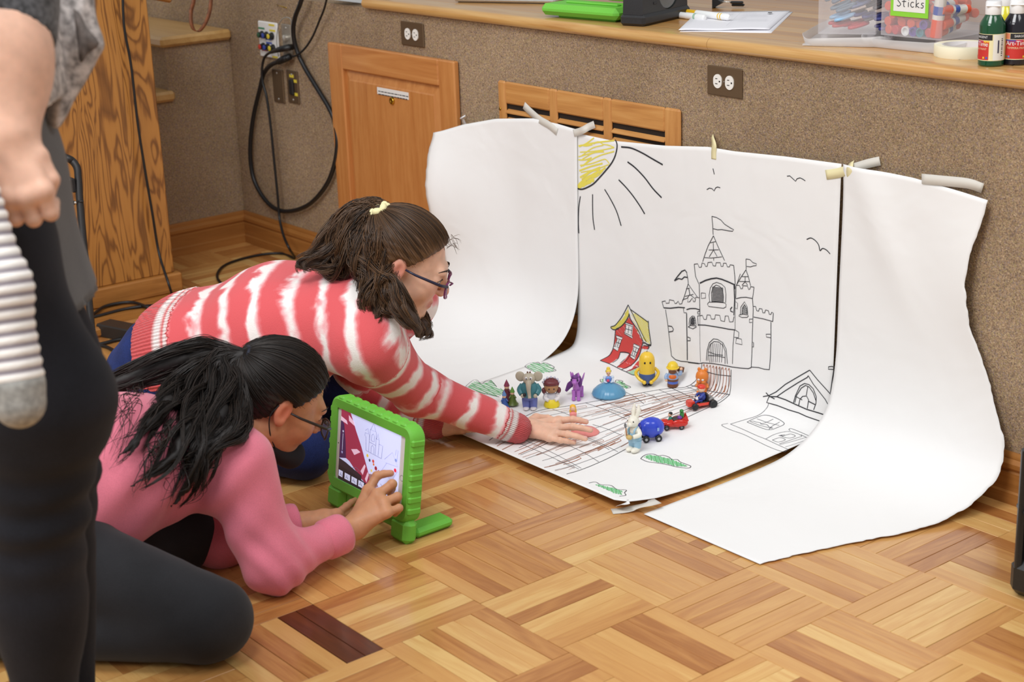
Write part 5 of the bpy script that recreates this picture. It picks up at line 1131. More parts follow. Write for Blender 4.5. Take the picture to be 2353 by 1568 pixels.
q = tq(); q.box((0, -.0005, .040), (.10, .010, .014), .004); q.obj('handle_recess', plain('green_shadow', (88, 168, 50), .6), tab, 'auto')
q = MB(); q.M = xf((TX, TY, 0)); q.box((.118, .075, .012), (.05, .10, .022), .008); q.obj('kickstand', GREEN, tab, 'auto')
q = tq(); q.box((0, -.0035, FZ), (.262, .006, .172), .002); q.obj('bezel', plain('bezel_white', (232, 232, 230), .3), tab, 'auto')
SW, SH = .222, .158
scx = -.003
q = tq(); q.box((scx, -.0068, FZ), (SW, .001, SH)); q.obj('screen', plain('screen_glow', (198, 206, 246), .12, emit=.55), tab, False)
SCR = bpy.data.objects['screen'] if False else [c for c in tab.children if c.name.startswith('screen')][0]
def U(u, v, k=1): return (scx - SW/2 + u*SW, -.0074 - .00012*k, FZ + SH/2 - v*SH)
def scr_poly(P, c, nm, k=1, em=.5):
    q = tq(); q.add([U(u, v, k) for u, v in P], [tuple(range(len(P)))[::-1]]); return q.obj(nm, plain('scr_%d_%d_%d' % c, c, .3, emit=em), SCR, False)
def scr_lines(Ls, w, c, nm, k=2):
    q = tq()
    for P in Ls:
        P = np.array(P, float); d = np.gradient(P, axis=0); d /= np.linalg.norm(d, axis=1)[:, None] + 1e-9
        n_ = np.stack([-d[:, 1], d[:, 0]], 1)*w
        q.grid([[U(*(p - n), k), U(*(p + n), k)] for p, n in zip(P, n_)])
    return q.obj(nm, plain('scr_%d_%d_%d' % c, c, .3, emit=.4), SCR, False)
scr_poly([(0, 0), (.16, 0), (.27, .22), (.37, .40), (.46, .60), (.56, .82), (.50, .90), (.36, .82), (.18, .68), (0, .62)], (150, 40, 74), 'filmed_sleeve', 1)
scr_poly([(0, .12), (.06, .2), (.10, .45), (.12, .66), (0, .70)], (70, 30, 90), 'filmed_shadow', 2, .3)
for P in ([(.13, .04), (.22, .10), (.25, .16), (.14, .12)], [(.0, .10), (.10, .13), (.12, .18), (.0, .16)], [(.20, .50), (.30, .46), (.36, .48), (.26, .56)], [(.38, .74), (.44, .62), (.46, .64), (.42, .78)], [(.46, .82), (.50, .70), (.52, .74), (.49, .86)]): scr_poly(P, (226, 190, 214), 'filmed_stripe', 3)
scr_poly([(.52, .72), (.60, .70), (.68, .84), (.60, .90), (.54, .84)], (150, 110, 110), 'filmed_hand', 2)
cs = lambda x, y: (.42 + x*.30, .02 + y*.42)
scr_lines([[cs(*p) for p in P] for P in ([(.1, .95), (.06, .5), (.0, .48), (0, .38), (.25, .38), (.25, .95)], [(.25, .6), (.28, .2), (.62, .2), (.62, .95)], [(.30, .2), (.45, -.05), (.58, .2)], [(.62, .42), (.80, .42), (.78, .95)], [(.64, .42), (.72, .22), (.78, .42)], [(.80, .55), (1, .55), (.97, .98)], [(.1, .95), (.97, .98)], [(.36, .55), (.38, .36), (.45, .30), (.52, .36), (.53, .55), (.36, .55)], [(.38, .95), (.38, .75), (.45, .68), (.54, .75), (.55, .95)], [(.25, .62), (.62, .64)], [(.02, .3), (.14, .2), (.2, .38)])], .0022, (96, 100, 140), 'filmed_castle')
scr_lines([[(.76, .42), (.88, .28), (.98, .44), (.78, .46)], [(.80, .46), (.72, .60), (.90, .66), (.98, .5)], [(.93, .30), (.94, .22), (.97, .22), (.96, .38)]], .002, (140, 146, 190), 'filmed_cottage')
scr_lines([[(.15, .80), (.30, .72), (.40, .76)], [(.18, .82), (.34, .76)], [(.60, .80), (.68, .95)], [(.66, .80), (.76, .96)], [(.72, .78), (.88, .92)]], .003, (120, 110, 140), 'filmed_road')
for (u, v), c, r in (((.48, .48), (214, 190, 70), .018), ((.52, .53), (70, 70, 90), .016), ((.58, .52), (200, 70, 60), .018), ((.59, .56), (210, 120, 60), .014), ((.63, .60), (150, 30, 50), .022), ((.68, .63), (150, 30, 50), .02), ((.735, .62), (40, 50, 190), .030), ((.56, .66), (220, 200, 110), .016)):
    scr_poly([(u + r*math.cos(a), v + 1.3*r*math.sin(a)) for a in np.linspace(0, 2*PI, 10, endpoint=False)], c, 'filmed_toy', 3)
scr_poly([(0, .80), (.30, .835), (1, .99), (1, 1), (0, 1)], (36, 26, 44), 'film_strip', 4, .2); scr_poly([(0, .70), (.12, .72), (.40, .80), (.40, .86), (0, .82)], (52, 38, 58), 'toolbar', 3, .2)
for i, u in enumerate((.01, .115, .235, .355)):
    scr_poly([(u, .865 + i*.004), (u + (.07 if i == 0 else .095), .868 + i*.004), (u + (.07 if i == 0 else .095), .955 + i*.004), (u, .952 + i*.004)], (206, 212, 246), 'thumbnail', 5)
    scr_lines([[(u + .02, .94), (u + .04, .89), (u + .06, .93)], [(u + .03, .92), (u + .07, .945)]], .003, (70, 70, 100), 'thumbnail_sketch', 6)
for u, v, c, r in ((.945, .36, (130, 150, 210), .016), (.945, .50, (216, 30, 60), .020), (.945, .66, (190, 206, 240), .018), (.945, .78, (120, 150, 190), .016), (.05, .30, (190, 190, 220), .012), (.05, .60, (150, 150, 200), .014)):
    scr_poly([(u + r*math.cos(a), v + 1.35*r*math.sin(a)) for a in np.linspace(0, 2*PI, 12, endpoint=False)], c, 'app_button', 6)
scr_lines([[(.05, .33), (.05, .57)]], .004, (190, 190, 220), 'zoom_slider', 5)
q = tq(); q.lathe([(.0058, 0), (.0066, 0), (.0066, .0004), (.0058, .0004), (.0058, 0)], 24, (.119, -.0068, FZ - .01), R=Matrix.Rotation(PI/2, 3, 'X'), caps=False); q.obj('home_button', plain('button_ring', (170, 170, 172), .3), tab)
q = tq(); q.lathe([(.0016, 0), (0, .0003)], 10, (-.121, -.0066, FZ + .0), R=Matrix.Rotation(PI/2, 3, 'X')); q.obj('camera_lens', KBK, tab)

# ---- black crate at the right edge
cr_ = thing('rolling_crate', 'black plastic rolling crate at the right edge on the parquet', 'crate', (1.35, .55, 0))
CBK = plain('crate_black', (30, 31, 32), .42, noise=.15, nscale=300)
c0 = pz(2306, 1366, 0); ca = math.radians(2); cM = xf((c0[0], c0[1], 0), ca); CW, CD, CH = .42, .34, .318
def cb(c, s, bev, nm, mt=CBK):
    q = MB(); q.M = cM; q.box(c, s, bev); return q.obj(nm, mt, cr_, 'auto')
cb((CW/2 + .012, CD/2, CH/2 + .03), (CW - .03, CD - .03, CH - .06), .012, 'body'); cb((CW/2 + .004, CD/2, .040), (CW, CD, .072), .014, 'base_skirt')
cb((CW/2 + .010, CD/2, CH - .012), (CW - .01, CD - .01, .026), .008, 'lid'); cb((CW/2 + .01, CD/2, CH + .004), (CW - .06, CD - .06, .012), .004, 'lid_panel')
cb((CW/2 + .012, .012, .176), (CW - .02, .026, .026), .010, 'front_rib'); cb((CW/2 + .012, .010, .285), (CW - .02, .018, .034), .006, 'front_band')
for x in (.022, CW - .002): cb((x, .012, .18), (.016, .024, .25), .006, 'corner_post')
cb((.012, CD/2, .176), (.024, CD - .03, .026), .010, 'side_rib')
for x in (.03, CW - .03):
    for y in (.03, CD - .03): cb((x, y, .006), (.03, .03, .012), .004, 'glide')

# ---- toys
PAL = lambda n, c, r=.4: plain('toy_' + n, c, r)
SKINT, BLK = PAL('skin', (232, 190, 156)), PAL('black', (26, 26, 30))
class Toy:
    def __init__(s, name, label, cat, px, py, rz=0.9, sc=1.0, dz=0.0):
        h, n = SHC.hit(px, py); s.t = thing(name, label, cat, h); s.M = xf((h[0], h[1], h[2] + .0012 + dz), rz, s=sc)
    def part(s, name, mat, fn, par=None):
        q = MB(); q.M = s.M; fn(q); return q.obj(name, mat, par or s.t, 'auto')
    def E(s, name, mat, c, r, R=None, par=None): return s.part(name, mat, lambda q: q.ell(c, r, R), par)
    def Lt(s, name, mat, prof, c=(0, 0, 0), par=None, n=24, **k): return s.part(name, mat, lambda q: q.lathe(prof, n, c, **k), par)
    def Tb(s, name, mat, pts, r, par=None): return s.part(name, mat, lambda q: q.tube(catmull(pts, 5), np.interp(np.linspace(0, 1, (len(pts)-1)*5 + 1), np.linspace(0, 1, np.size(r)), np.ravel(r)), 10), par)
    def eyes(s, y, z, dx, r, par=None, mat=None):
        for g in (-1, 1): s.E('eye', mat or BLK, (g*dx, y, z), (r, r*.6, r*1.25), None, par)
def small_sprite(t, x, y, z, c1, c2, s_=1.0, flare=1.0):
    o = (x, y, z)
    b_ = t.Lt('robe', c1, [(.010*s_*flare, 0), (.0085*s_, .004*s_), (.005*s_, .014*s_), (.0042*s_, .020*s_), (0, .021*s_)], o, n=16)
    t.E('face', SKINT, (x, y - .001, z + .0235*s_), .0042*s_); t.Lt('pointed_hat', c2, [(.0050*s_, 0), (.0042*s_, .003*s_), (0, .012*s_)], (x, y, z + .0255*s_), n=14)
    for g in (-1, 1): t.Tb('arm', c1, [(x + g*.003*s_, y - .001, z + .018*s_), (x + g*.007*s_, y - .005*s_, z + .014*s_)], [.0022*s_, .0014*s_])
t = Toy('sprite_trio', 'tiny trio of maroon, green and blue robed figures in pointed hats', 'toy figure', 1166, 934, .9, 1.15)
small_sprite(t, .0, .010, .010, PAL('maroon', (108, 44, 58)), PAL('maroon_hat', (140, 58, 84)), 1.3); t.Lt('plinth', PAL('dark_maroon', (76, 30, 40)), [(.009, 0), (.008, .012)], (0, .010, 0))
small_sprite(t, .012, .0, .004, PAL('moss', (96, 116, 48)), PAL('lime_hat', (110, 160, 70)), 1.1, 1.2); small_sprite(t, -.006, -.006, 0, PAL('blue_robe', (62, 96, 168)), PAL('blue_hat', (110, 150, 206)), 1.05, 1.2)

t = Toy('elephant_figure', 'grey elephant toy in a teal jacket and blue trousers holding a microphone', 'toy figure', 1218, 941, .80, 1.05)
GREY, TEAL, BLUE_T = PAL('elephant', (190, 182, 162)), PAL('teal', (66, 128, 138)), PAL('periwinkle', (104, 116, 186))
for g in (-1, 1):
    t.Lt('trouser_leg', BLUE_T, [(.0085, .003), (.0095, .012), (.0105, .026), (.009, .030)], (g*.0085, 0, 0)); t.E('shoe', PAL('shoe_white', (226, 222, 224)), (g*.0085, -.006, .004), (.0075, .012, .0045))
t.Lt('trousers', BLUE_T, [(.0, .024), (.017, .026), (.018, .034), (0, .036)], (0, 0, 0), sy=.75); t.Lt('jacket', TEAL, [(.0175, .032), (.0205, .040), (.0215, .052), (.018, .064), (.011, .070), (0, .071)], (0, 0, 0), sy=.8)
for g in (-1, 1): t.Tb('sleeve', TEAL, [(g*.016, 0, .062), (g*.0225, -.003, .050), (g*.018, -.012, .041)], [.0065, .0075, .006]); t.E('hand', GREY, (g*.015, -.0165, .039), .005)
hd = t.E('head', GREY, (0, -.004, .078), (.0155, .014, .0145))
t.Tb('trunk', GREY, [(0, -.015, .076), (0, -.021, .066), (0, -.0205, .054), (.001, -.0195, .042), (.002, -.023, .035)], [.0075, .0062, .005, .0042, .0038])
for g in (-1, 1): t.E('ear', GREY, (g*.021, .002, .082), (.0115, .0035, .013), Matrix.Rotation(g*.35, 3, 'Y')); t.E('tuft', PAL('tuft', (120, 80, 66)), (g*.003, -.002, .0935), .0022); t.E('eye_white', PAL('eye_white', (232, 232, 232)), (g*.0055, -.0165, .083), (.0035, .0018, .004)); t.E('pupil', BLK, (g*.0052, -.0185, .0825), .0015)
t.E('microphone', BLK, (-.010, -.022, .043), (.004, .004, .005))

t = Toy('princess_figure', 'chunky doll with maroon hair, silver tiara and a yellow skirt', 'toy figure', 1268, 934, .9, 1.0)
SKD, HAIRM = PAL('tan_skin', (176, 130, 90)), PAL('maroon_hair', (112, 48, 54))
t.Lt('skirt', PAL('yellow', (238, 216, 46)), [(.0195, 0), (.020, .004), (.0175, .012), (.012, .020), (0, .021)], rib=(14, .02)); t.Lt('bodice', PAL('silver_cloth', (206, 206, 214)), [(.013, .016), (.0145, .024), (.012, .032), (.008, .036), (0, .037)], sy=.85)
for g in (-1, 1): t.Tb('arm', PAL('glove', (236, 232, 234)), [(g*.012, 0, .032), (g*.017, -.004, .024), (g*.008, -.013, .019)], [.005, .0055, .0045]); t.E('puff_sleeve', PAL('silver_cloth', (206, 206, 214)), (g*.0155, 0, .033), (.005, .006, .006))
t.E('head', SKD, (0, -.003, .052), (.0185, .0165, .0165)); t.E('hair', HAIRM, (0, .002, .059), (.0205, .0185, .0155)); t.E('fringe', HAIRM, (0, -.011, .063), (.017, .009, .008))
for g in (-1, 1): t.E('hair_curl', HAIRM, (g*.019, -.001, .042), (.0055, .008, .008))
t.eyes(-.019, .051, .0062, .0016)
for k_ in range(7): t.E('tiara_pearl', PAL('pearl', (206, 206, 222), .25), (.0205*math.cos(PI*(k_ + .5)/7), -.002, .061 + .0165*math.sin(PI*(k_ + .5)/7)), .0032)
t.part('necklace', PAL('pearl', (206, 206, 222), .25), lambda q: q.tube([(.009*math.cos(a), -.002 - .009*math.sin(a), .0355) for a in np.linspace(.2, PI - .2, 10)], .0009, 6))

t = Toy('pony_figure', 'purple winged pony toy with a darker purple mane', 'toy figure', 1326, 919, .62, 1.0)
PUR, PUD, PUL = PAL('pony', (182, 112, 200)), PAL('pony_mane', (104, 52, 128)), PAL('pony_wing', (190, 124, 206))
t.E('body', PUR, (0, .006, .030), (.0115, .018, .0115))
for g in (-1, 1): t.Tb('leg', PUR, [(g*.006, -.008, .027), (g*.0062, -.009, .012), (g*.0066, -.010, .0015)], [.0055, .0043, .0052]); t.Tb('leg', PUR, [(g*.0065, .018, .028), (g*.0075, .021, .013), (g*.0075, .019, .0015)], [.0068, .0045, .0052])
t.Tb('neck', PUR, [(0, -.006, .034), (0, -.011, .045), (0, -.012, .052)], [.0085, .0065, .0065]); t.E('head', PUR, (0, -.014, .058), (.0115, .0115, .0105)); t.E('muzzle', PUR, (0, -.024, .0535), (.0062, .0062, .0052))
for g in (-1, 1): t.Lt('ear', PUR, [(.0032, 0), (.0028, .005), (0, .011)], (g*.0075, -.010, .066), n=10); t.E('eye', PAL('eye_dark', (60, 36, 84)), (g*.0078, -.0225, .0595), (.0026, .0018, .0036)); t.E('wing', PUL, (g*.013, .010, .052), (.0022, .009, .019), Matrix.Rotation(g*.30, 3, 'Y'))
t.E('mane_fringe', PUD, (0, -.0185, .0655), (.0095, .0065, .0055)); t.Tb('mane', PUD, [(0, -.004, .068), (.006, -.002, .058), (.009, -.002, .044), (.010, -.004, .036)], [.006, .007, .006, .003]); t.Tb('tail', PUD, [(0, .022, .034), (-.012, .026, .037), (-.024, .026, .028), (-.034, .022, .012)], [.004, .007, .0085, .003])

t = Toy('gown_doll', 'blonde doll in a wide light blue ball gown on the drawn pond', 'toy figure', 1399, 908, .9, 1.0)
GOWN = PAL('gown', (94, 156, 194), .25)
t.Lt('skirt', GOWN, [(.041, 0), (.043, .004), (.040, .012), (.030, .022), (.016, .030), (.008, .034), (0, .035)], (0, 0, 0), n=60, rib=(20, .018)); t.Lt('bodice', PAL('bodice', (112, 150, 224)), [(.006, .032), (.008, .040), (.0088, .046), (.004, .050), (0, .050)], sy=.75)
t.Lt('neck', SKINT, [(.003, .048), (.0028, .054)], n=12); t.E('head', SKINT, (0, -.001, .0595), (.0062, .0062, .0070)); t.E('hair', PAL('blonde', (240, 208, 74)), (0, .0012, .0625), (.0076, .0074, .0064)); t.E('hair_bun', PAL('blonde', (240, 208, 74)), (0, .003, .0695), (.005, .005, .004)); t.part('headband', GOWN, lambda q: q.tube([(.0072*math.cos(a), .0, .0615 + .0062*math.sin(a)) for a in np.linspace(.1, PI - .1, 12)], .0012, 6))
for g in (-1, 1): t.E('puff_sleeve', PAL('sleeve_pale', (206, 222, 240)), (g*.0098, 0, .0465), (.0045, .0045, .0045)); t.Tb('arm', PAL('sleeve_pale', (206, 222, 240)), [(g*.0098, -.002, .044), (g*.011, -.007, .038), (g*.004, -.010, .036)], [.0024, .0024, .002])
t.E('flower', PAL('rose', (214, 70, 106)), (-.002, -.010, .041), (.0042, .0035, .0038)); t.eyes(-.0072, .0595, .0024, .0007)

t = Toy('peg_figure', 'tall yellow capsule figure in blue trousers beside the red house drawing', 'toy figure', 1487, 886, .9, 1.0)
YB, BLU = PAL('yellow_body', (242, 202, 62), .3), PAL('denim', (70, 92, 146))
t.Lt('body', YB, [(.0, .012), (.018, .014), (.0205, .022), (.0205, .066), (.019, .076), (.0145, .084), (.008, .0885), (0, .090)], n=32); t.Lt('trousers', BLU, [(.0, .008), (.016, .009), (.0205, .016), (.0212, .024), (.0212, .034), (.0206, .0345)], n=32)
for g in (-1, 1): t.Lt('leg', BLU, [(.0058, .002), (.0066, .012)], (g*.007, 0, 0), n=14); t.E('boot', BLK, (g*.007, -.004, .0035), (.006, .0085, .0035)); t.Tb('arm', YB, [(g*.020, 0, .046), (g*.029, -.002, .034), (g*.022, -.010, .022), (g*.012, -.019, .016)], [.0038, .0042, .0042, .004]); t.E('hand', YB, (g*.009, -.0215, .0145), .0052)
t.eyes(-.0195, .066, .007, .0024); t.Tb('hair_tuft', BLK, [(0, 0, .089), (.001, -.002, .094)], [.0009, .0006])

t = Toy('builder_figure', 'bearded builder doll in a yellow hard hat and orange vest', 'toy figure', 1546, 889, .75, 1.0)
BRW = PAL('beard', (116, 72, 42))
t.Lt('boots', PAL('boot_brown', (112, 66, 40)), [(.0138, 0), (.0142, .006), (.0136, .009)], sy=.9); t.Lt('trousers', PAL('blue_bright', (84, 110, 198)), [(.0136, .008), (.0138, .018)], sy=.9); t.Lt('tool_belt', BRW, [(.0145, .016), (.0148, .0205), (.014, .021)], sy=.9); t.Lt('shirt', PAL('sky', (158, 184, 220)), [(.0135, .020), (.014, .028), (.0115, .037), (0, .039)], sy=.9)
t.E('vest', PAL('vest', (226, 112, 40)), (0, -.0065, .028), (.0105, .0075, .008)); t.Tb('arm', PAL('sky', (158, 184, 220)), [(-.013, 0, .034), (-.017, -.003, .027), (-.016, -.006, .021)], [.0045, .005, .0045]); t.Tb('arm', PAL('sky', (158, 184, 220)), [(.013, 0, .034), (.019, .0, .034), (.021, .0, .043)], [.0045, .005, .004]); t.E('hand', SKINT, (-.016, -.0065, .0185), .004); t.E('hand', SKINT, (.0215, 0, .047), .0042)
t.E('head', SKINT, (0, -.002, .0475), (.0125, .0115, .0115)); t.E('beard', BRW, (0, -.007, .0425), (.0105, .0085, .0065)); t.Lt('hard_hat', PAL('hat_yellow', (240, 206, 50), .3), [(.0165, .050), (.017, .0515), (.0145, .053), (.0125, .060), (.0075, .0655), (0, .0672)], sy=1.12); t.eyes(-.0135, .049, .0045, .0012); t.part('carried_plank', BRW, lambda q: q.box((.020, .006, .044), (.017, .005, .014), .001, Matrix.Rotation(.2, 3, 'Y')))

t = Toy('cat_figure', 'orange toy cat with dark stripes standing behind the red kart', 'toy figure', 1614, 902, .5, 1.0)
ORC = PAL('cat_orange', (228, 132, 52))
t.Lt('body', ORC, [(.010, 0), (.013, .008), (.0125, .020), (.009, .028), (0, .030)]); hd = t.E('head', ORC, (0, -.003, .042), (.0165, .0145, .0185))
for g in (-1, 1): t.E('ear', ORC, (g*.0085, 0, .0595), (.0045, .003, .0055)); t.E('cheek', ORC, (g*.006, -.013, .031), (.006, .005, .0045)); t.E('eye_white', PAL('eye_white', (232, 232, 232)), (g*.005, -.0155, .0375), (.0035, .0025, .0028)); t.E('foot', ORC, (g*.007, -.008, .003), (.006, .009, .0032)); t.Tb('arm', ORC, [(g*.011, 0, .022), (g*.015, -.005, .014)], [.004, .0038])
for k_ in range(3): t.Tb('stripe', BLK, [(-.004 + k_*.004, -.0095, .0575), (-.0042 + k_*.004, -.012, .0535)], [.0008, .0005])
t.E('belly', PAL('cat_cream', (236, 226, 206)), (0, -.008, .013), (.008, .006, .010)); t.E('nose', PAL('nose', (180, 96, 84)), (0, -.019, .034), .0018)

def wheels(t, P, r, w, hub):
    for x, y in P:
        o = t.part('wheel', BLK, lambda q: q.lathe([(0, -w/2), (r*.8, -w/2), (r, -w/3), (r, w/3), (r*.8, w/2), (0, w/2)], 20, (x, y, r), R=Matrix.Rotation(PI/2, 3, 'Y')))
        t.part('hub', hub, lambda q: q.lathe([(r*.42, -w*.56), (r*.42, w*.56)], 14, (x, y, r), R=Matrix.Rotation(PI/2, 3, 'Y')), o)
t = Toy('toy_kart', 'red toy go kart with a red helmeted driver in front of the orange cat', 'toy car', 1611, 936, -.36, 1.0)
KRED, KBL = PAL('kart_red', (222, 62, 42), .25), PAL('kart_blue', (52, 70, 156))
t.part('floor_pan', KRED, lambda q: q.box((0, 0, .010), (.024, .060, .006), .002)); t.part('nose_cone', KRED, lambda q: q.prism([(-.012, -.022), (.012, -.022), (.007, -.038), (-.007, -.038)], .007, .020)); t.part('seat', BLK, lambda q: (q.box((0, .014, .022), (.022, .006, .026), .003), q.box((0, .004, .013), (.022, .022, .005), .002)))
for g in (-1, 1): t.part('side_pod', KRED, lambda q: q.box((g*.014, .0, .011), (.006, .030, .007), .002)); t.Tb('exhaust', PAL('chrome', (160, 160, 160), .2), [(g*.006, .018, .016), (g*.007, .030, .022)], [.003, .0035])
t.part('engine', PAL('grey_metal', (120, 120, 122)), lambda q: q.box((0, .026, .016), (.016, .012, .010), .002)); wheels(t, [(-.0175, -.024), (.0175, -.024)], .0085, .008, BLK); wheels(t, [(-.019, .024), (.019, .024)], .0105, .010, BLK)
t.E('driver_body', KBL, (0, .004, .026), (.009, .008, .011)); t.E('driver_collar', KBL, (0, .003, .033), (.0085, .007, .006)); t.E('driver_head', SKINT, (0, .0, .0465), (.0095, .0095, .009)); t.E('driver_helmet', KRED, (0, .001, .052), (.0105, .0105, .0065)); t.eyes(-.0092, .0475, .003, .0011)
for g in (-1, 1): t.Tb('driver_arm', KBL, [(g*.008, .003, .035), (g*.010, -.006, .029), (g*.005, -.012, .025)], [.0035, .0035, .003]); t.E('driver_glove', PAL('glove', (236, 232, 234)), (g*.005, -.013, .025), .0045); t.Tb('driver_leg', KBL, [(g*.005, 0, .018), (g*.005, -.012, .018), (g*.005, -.018, .013)], [.004, .0035, .003])
t.part('steering_wheel', BLK, lambda q: q.tube([(.006*math.cos(a), -.015, .024 + .006*math.sin(a)) for a in np.linspace(0, 2*PI, 14, endpoint=False)], .0013, 6, closed=True))

t = Toy('toy_car', 'red winged toy car with a small driver between the kart and the blue cart', 'toy car', 1547, 985, -.62, 1.0)
CRED = PAL('car_red', (204, 44, 34), .15)
t.part('body', CRED, lambda q: (q.ell((0, 0, .013), (.016, .034, .0095)), q.ell((0, -.020, .015), (.013, .014, .009)), q.ell((0, .018, .016), (.0155, .016, .010))))
for g in (-1, 1): t.part('fender', CRED, lambda q: q.ell((g*.013, .014, .016), (.006, .020, .010))); t.part('tail_fin', CRED, lambda q: q.prism([(.018, .015), (.036, .020), (.032, .034), (.020, .026)], g*.010 - .002, g*.010 + .002, Matrix(((0, 0, 1, 0), (1, 0, 0, 0), (0, 1, 0, 0), (0, 0, 0, 1)))))
wheels(t, [(-.0145, -.018), (.0145, -.018), (-.0145, .018), (.0145, .018)], .0065, .006, PAL('hub_grey', (120, 120, 122)))
t.part('dashboard', BLK, lambda q: q.box((0, .006, .0245), (.020, .016, .003), .001, Matrix.Rotation(.25, 3, 'X'))); t.E('driver_body', PAL('suit_green', (50, 130, 110)), (-.004, -.006, .022), (.005, .005, .007)); t.E('driver_head', SKINT, (-.004, -.007, .0335), (.0048, .0048, .0056)); t.E('driver_hair', BLK, (-.004, -.0055, .0365), (.0050, .0050, .0036)); t.E('passenger_green', PAL('green_passenger', (52, 130, 60)), (.001, .021, .033), (.006, .0055, .010)); t.E('passenger_hat', PAL('green_passenger', (52, 130, 60)), (.003, .020, .044), (.0055, .005, .004)); t.E('bundle_purple', PAL('bundle_purple', (110, 60, 150)), (.006, .015, .028), (.006, .006, .0055))
t.Tb('driver_arm', PAL('suit_green', (50, 130, 110)), [(-.004, -.008, .024), (.003, -.013, .021)], [.002, .0018])

t = Toy('egg_cart', 'blue egg shaped toy cart on black wheels behind the white rabbit', 'toy car', 1493, 1012, -.55, 1.0)
t.part('shell', PAL('cobalt', (56, 78, 206), .18), lambda q: q.ell((0, .004, .031), (.022, .032, .0255))); wheels(t, [(-.0165, -.012), (.0165, -.012), (-.0165, .018), (.0165, .018)], .0082, .007, PAL('hub_silver', (176, 176, 176), .3)); t.part('window_patch', PAL('pale_blue', (140, 170, 230)), lambda q: q.box((.0222, .016, .033), (.001, .005, .008))); t.E('front_face', PAL('cobalt_dark', (40, 48, 140), .3), (0, -.0235, .030), (.013, .006, .015))

t = Toy('rabbit_figure', 'white rabbit figurine in pale blue overalls holding a small trowel', 'toy figure', 1458, 1038, .15, 1.0)
WR, OV = PAL('rabbit_white', (240, 236, 222), .35), PAL('overalls', (154, 194, 218))
for g in (-1, 1): t.E('foot', WR, (g*.0075, -.006, .0065), (.0085, .0145, .0065)); t.Lt('trouser_leg', OV, [(.0085, .010), (.0095, .016), (.0105, .028)], (g*.007, .002, 0)); t.Tb('arm', WR, [(g*.012, 0, .056), (g*.018, -.004, .046), (g*.010, -.017, .042)], [.0055, .006, .005]); t.part('strap', OV, lambda q: q.tube(catmull([(g*.008, -.011, .046), (g*.009, -.010, .056), (g*.008, .004, .062)], 4), .0022, 8))
t.Lt('overalls', OV, [(.0, .022), (.015, .024), (.0165, .034), (.0148, .046), (.0130, .048)], (0, .002, 0), sy=.9); t.E('torso', WR, (0, .001, .052), (.0138, .012, .014)); t.E('tail', WR, (0, .018, .032), .006); t.E('head', WR, (0, -.003, .075), (.0132, .0150, .0138)); t.E('muzzle', WR, (0, -.016, .071), (.0072, .0065, .0058))
for g in (-1, 1): t.Tb('ear', WR, [(g*.005, .003, .085), (g*.007, .008, .100), (g*.006, .010, .114)], [.0046, .0058, .002]); t.E('eye', BLK, (g*.0085, -.0135, .0785), .0016)
t.Tb('trowel_handle', PAL('trowel_wood', (172, 110, 66)), [(-.006, -.020, .036), (-.008, -.021, .062)], [.0014, .0014]); t.E('trowel_blade', PAL('grey_metal', (120, 120, 122)), (-.009, -.0215, .068), (.004, .0012, .0065)); t.E('basket', PAL('basket', (206, 176, 110)), (0, -.019, .040), (.008, .007, .006))

t = Toy('pink_gown_doll', 'golden haired doll in a pink gown under the outstretched hand', 'toy figure', 1330, 1003, .9, 1.0)
PKG = PAL('pink_gown', (234, 142, 136)); tm = t.M.copy(); h_ = SHC.hit(1340, 996)[0]
t.M = xf((h_[0], h_[1], h_[2] + .0012), .9)
t.Lt('skirt', PKG, [(.034, 0), (.035, .003), (.027, .010), (.012, .016), (0, .018)], (.004, -.002, 0), n=40, rib=(16, .02), sy=.85)
h_ = SHC.hit(1317, 966)[0]; t.M = xf((h_[0], h_[1], h_[2] + .0012), .9)
GH = PAL('golden', (244, 186, 52)); t.Lt('bodice', PKG, [(.012, .0), (.008, .012), (.009, .020), (.003, .024)], (0, -.008, 0), sy=.8); t.E('head', SKINT, (0, -.003, .030), (.006, .006, .007)); t.part('hair', GH, lambda q: (q.ell((0, .001, .033), (.0078, .0078, .0070)), q.tube(catmull([(0, .004, .034), (.001, .009, .024), (.0, .010, .014), (.0, .008, .006)], 4), np.interp(np.arange(13), [0, 6, 12], [.006, .0095, .006]), 12)))
# ================================================================== PEOPLE
def unit(v): v = np.asarray(v, float); return v/np.linalg.norm(v)
def vnormals(V, F):
    n = np.zeros_like(V); a, b, c, d = (V[F[:, i]] for i in range(4)); fn = np.cross(c - a, d - b)
    for i in range(4): np.add.at(n, F[:, i], fn)
    return n/(np.linalg.norm(n, axis=1)[:, None] + 1e-12)
def wnoise(V, scale, seed, n=5):
    r = np.random.default_rng(seed); out = np.zeros(len(V)); W = V + .25/scale*np.sin(V[:, [1, 2, 0]]*scale*1.7 + r.uniform(0, 6, 3))
    for i in range(n):
        d = unit(r.normal(size=3)); out += np.sin((W @ d)*scale*(1 + .5*i) + r.uniform(0, 6))/(1 + .5*i)
    return out/2.2
def wrinkle(V, F, amp, scale, seed, mask=None):
    n = vnormals(V, F); h = wnoise(V, scale, seed); h = np.abs(h)**.8*np.sign(h)
    return V + n*(amp*h*(1 if mask is None else mask))[:, None]

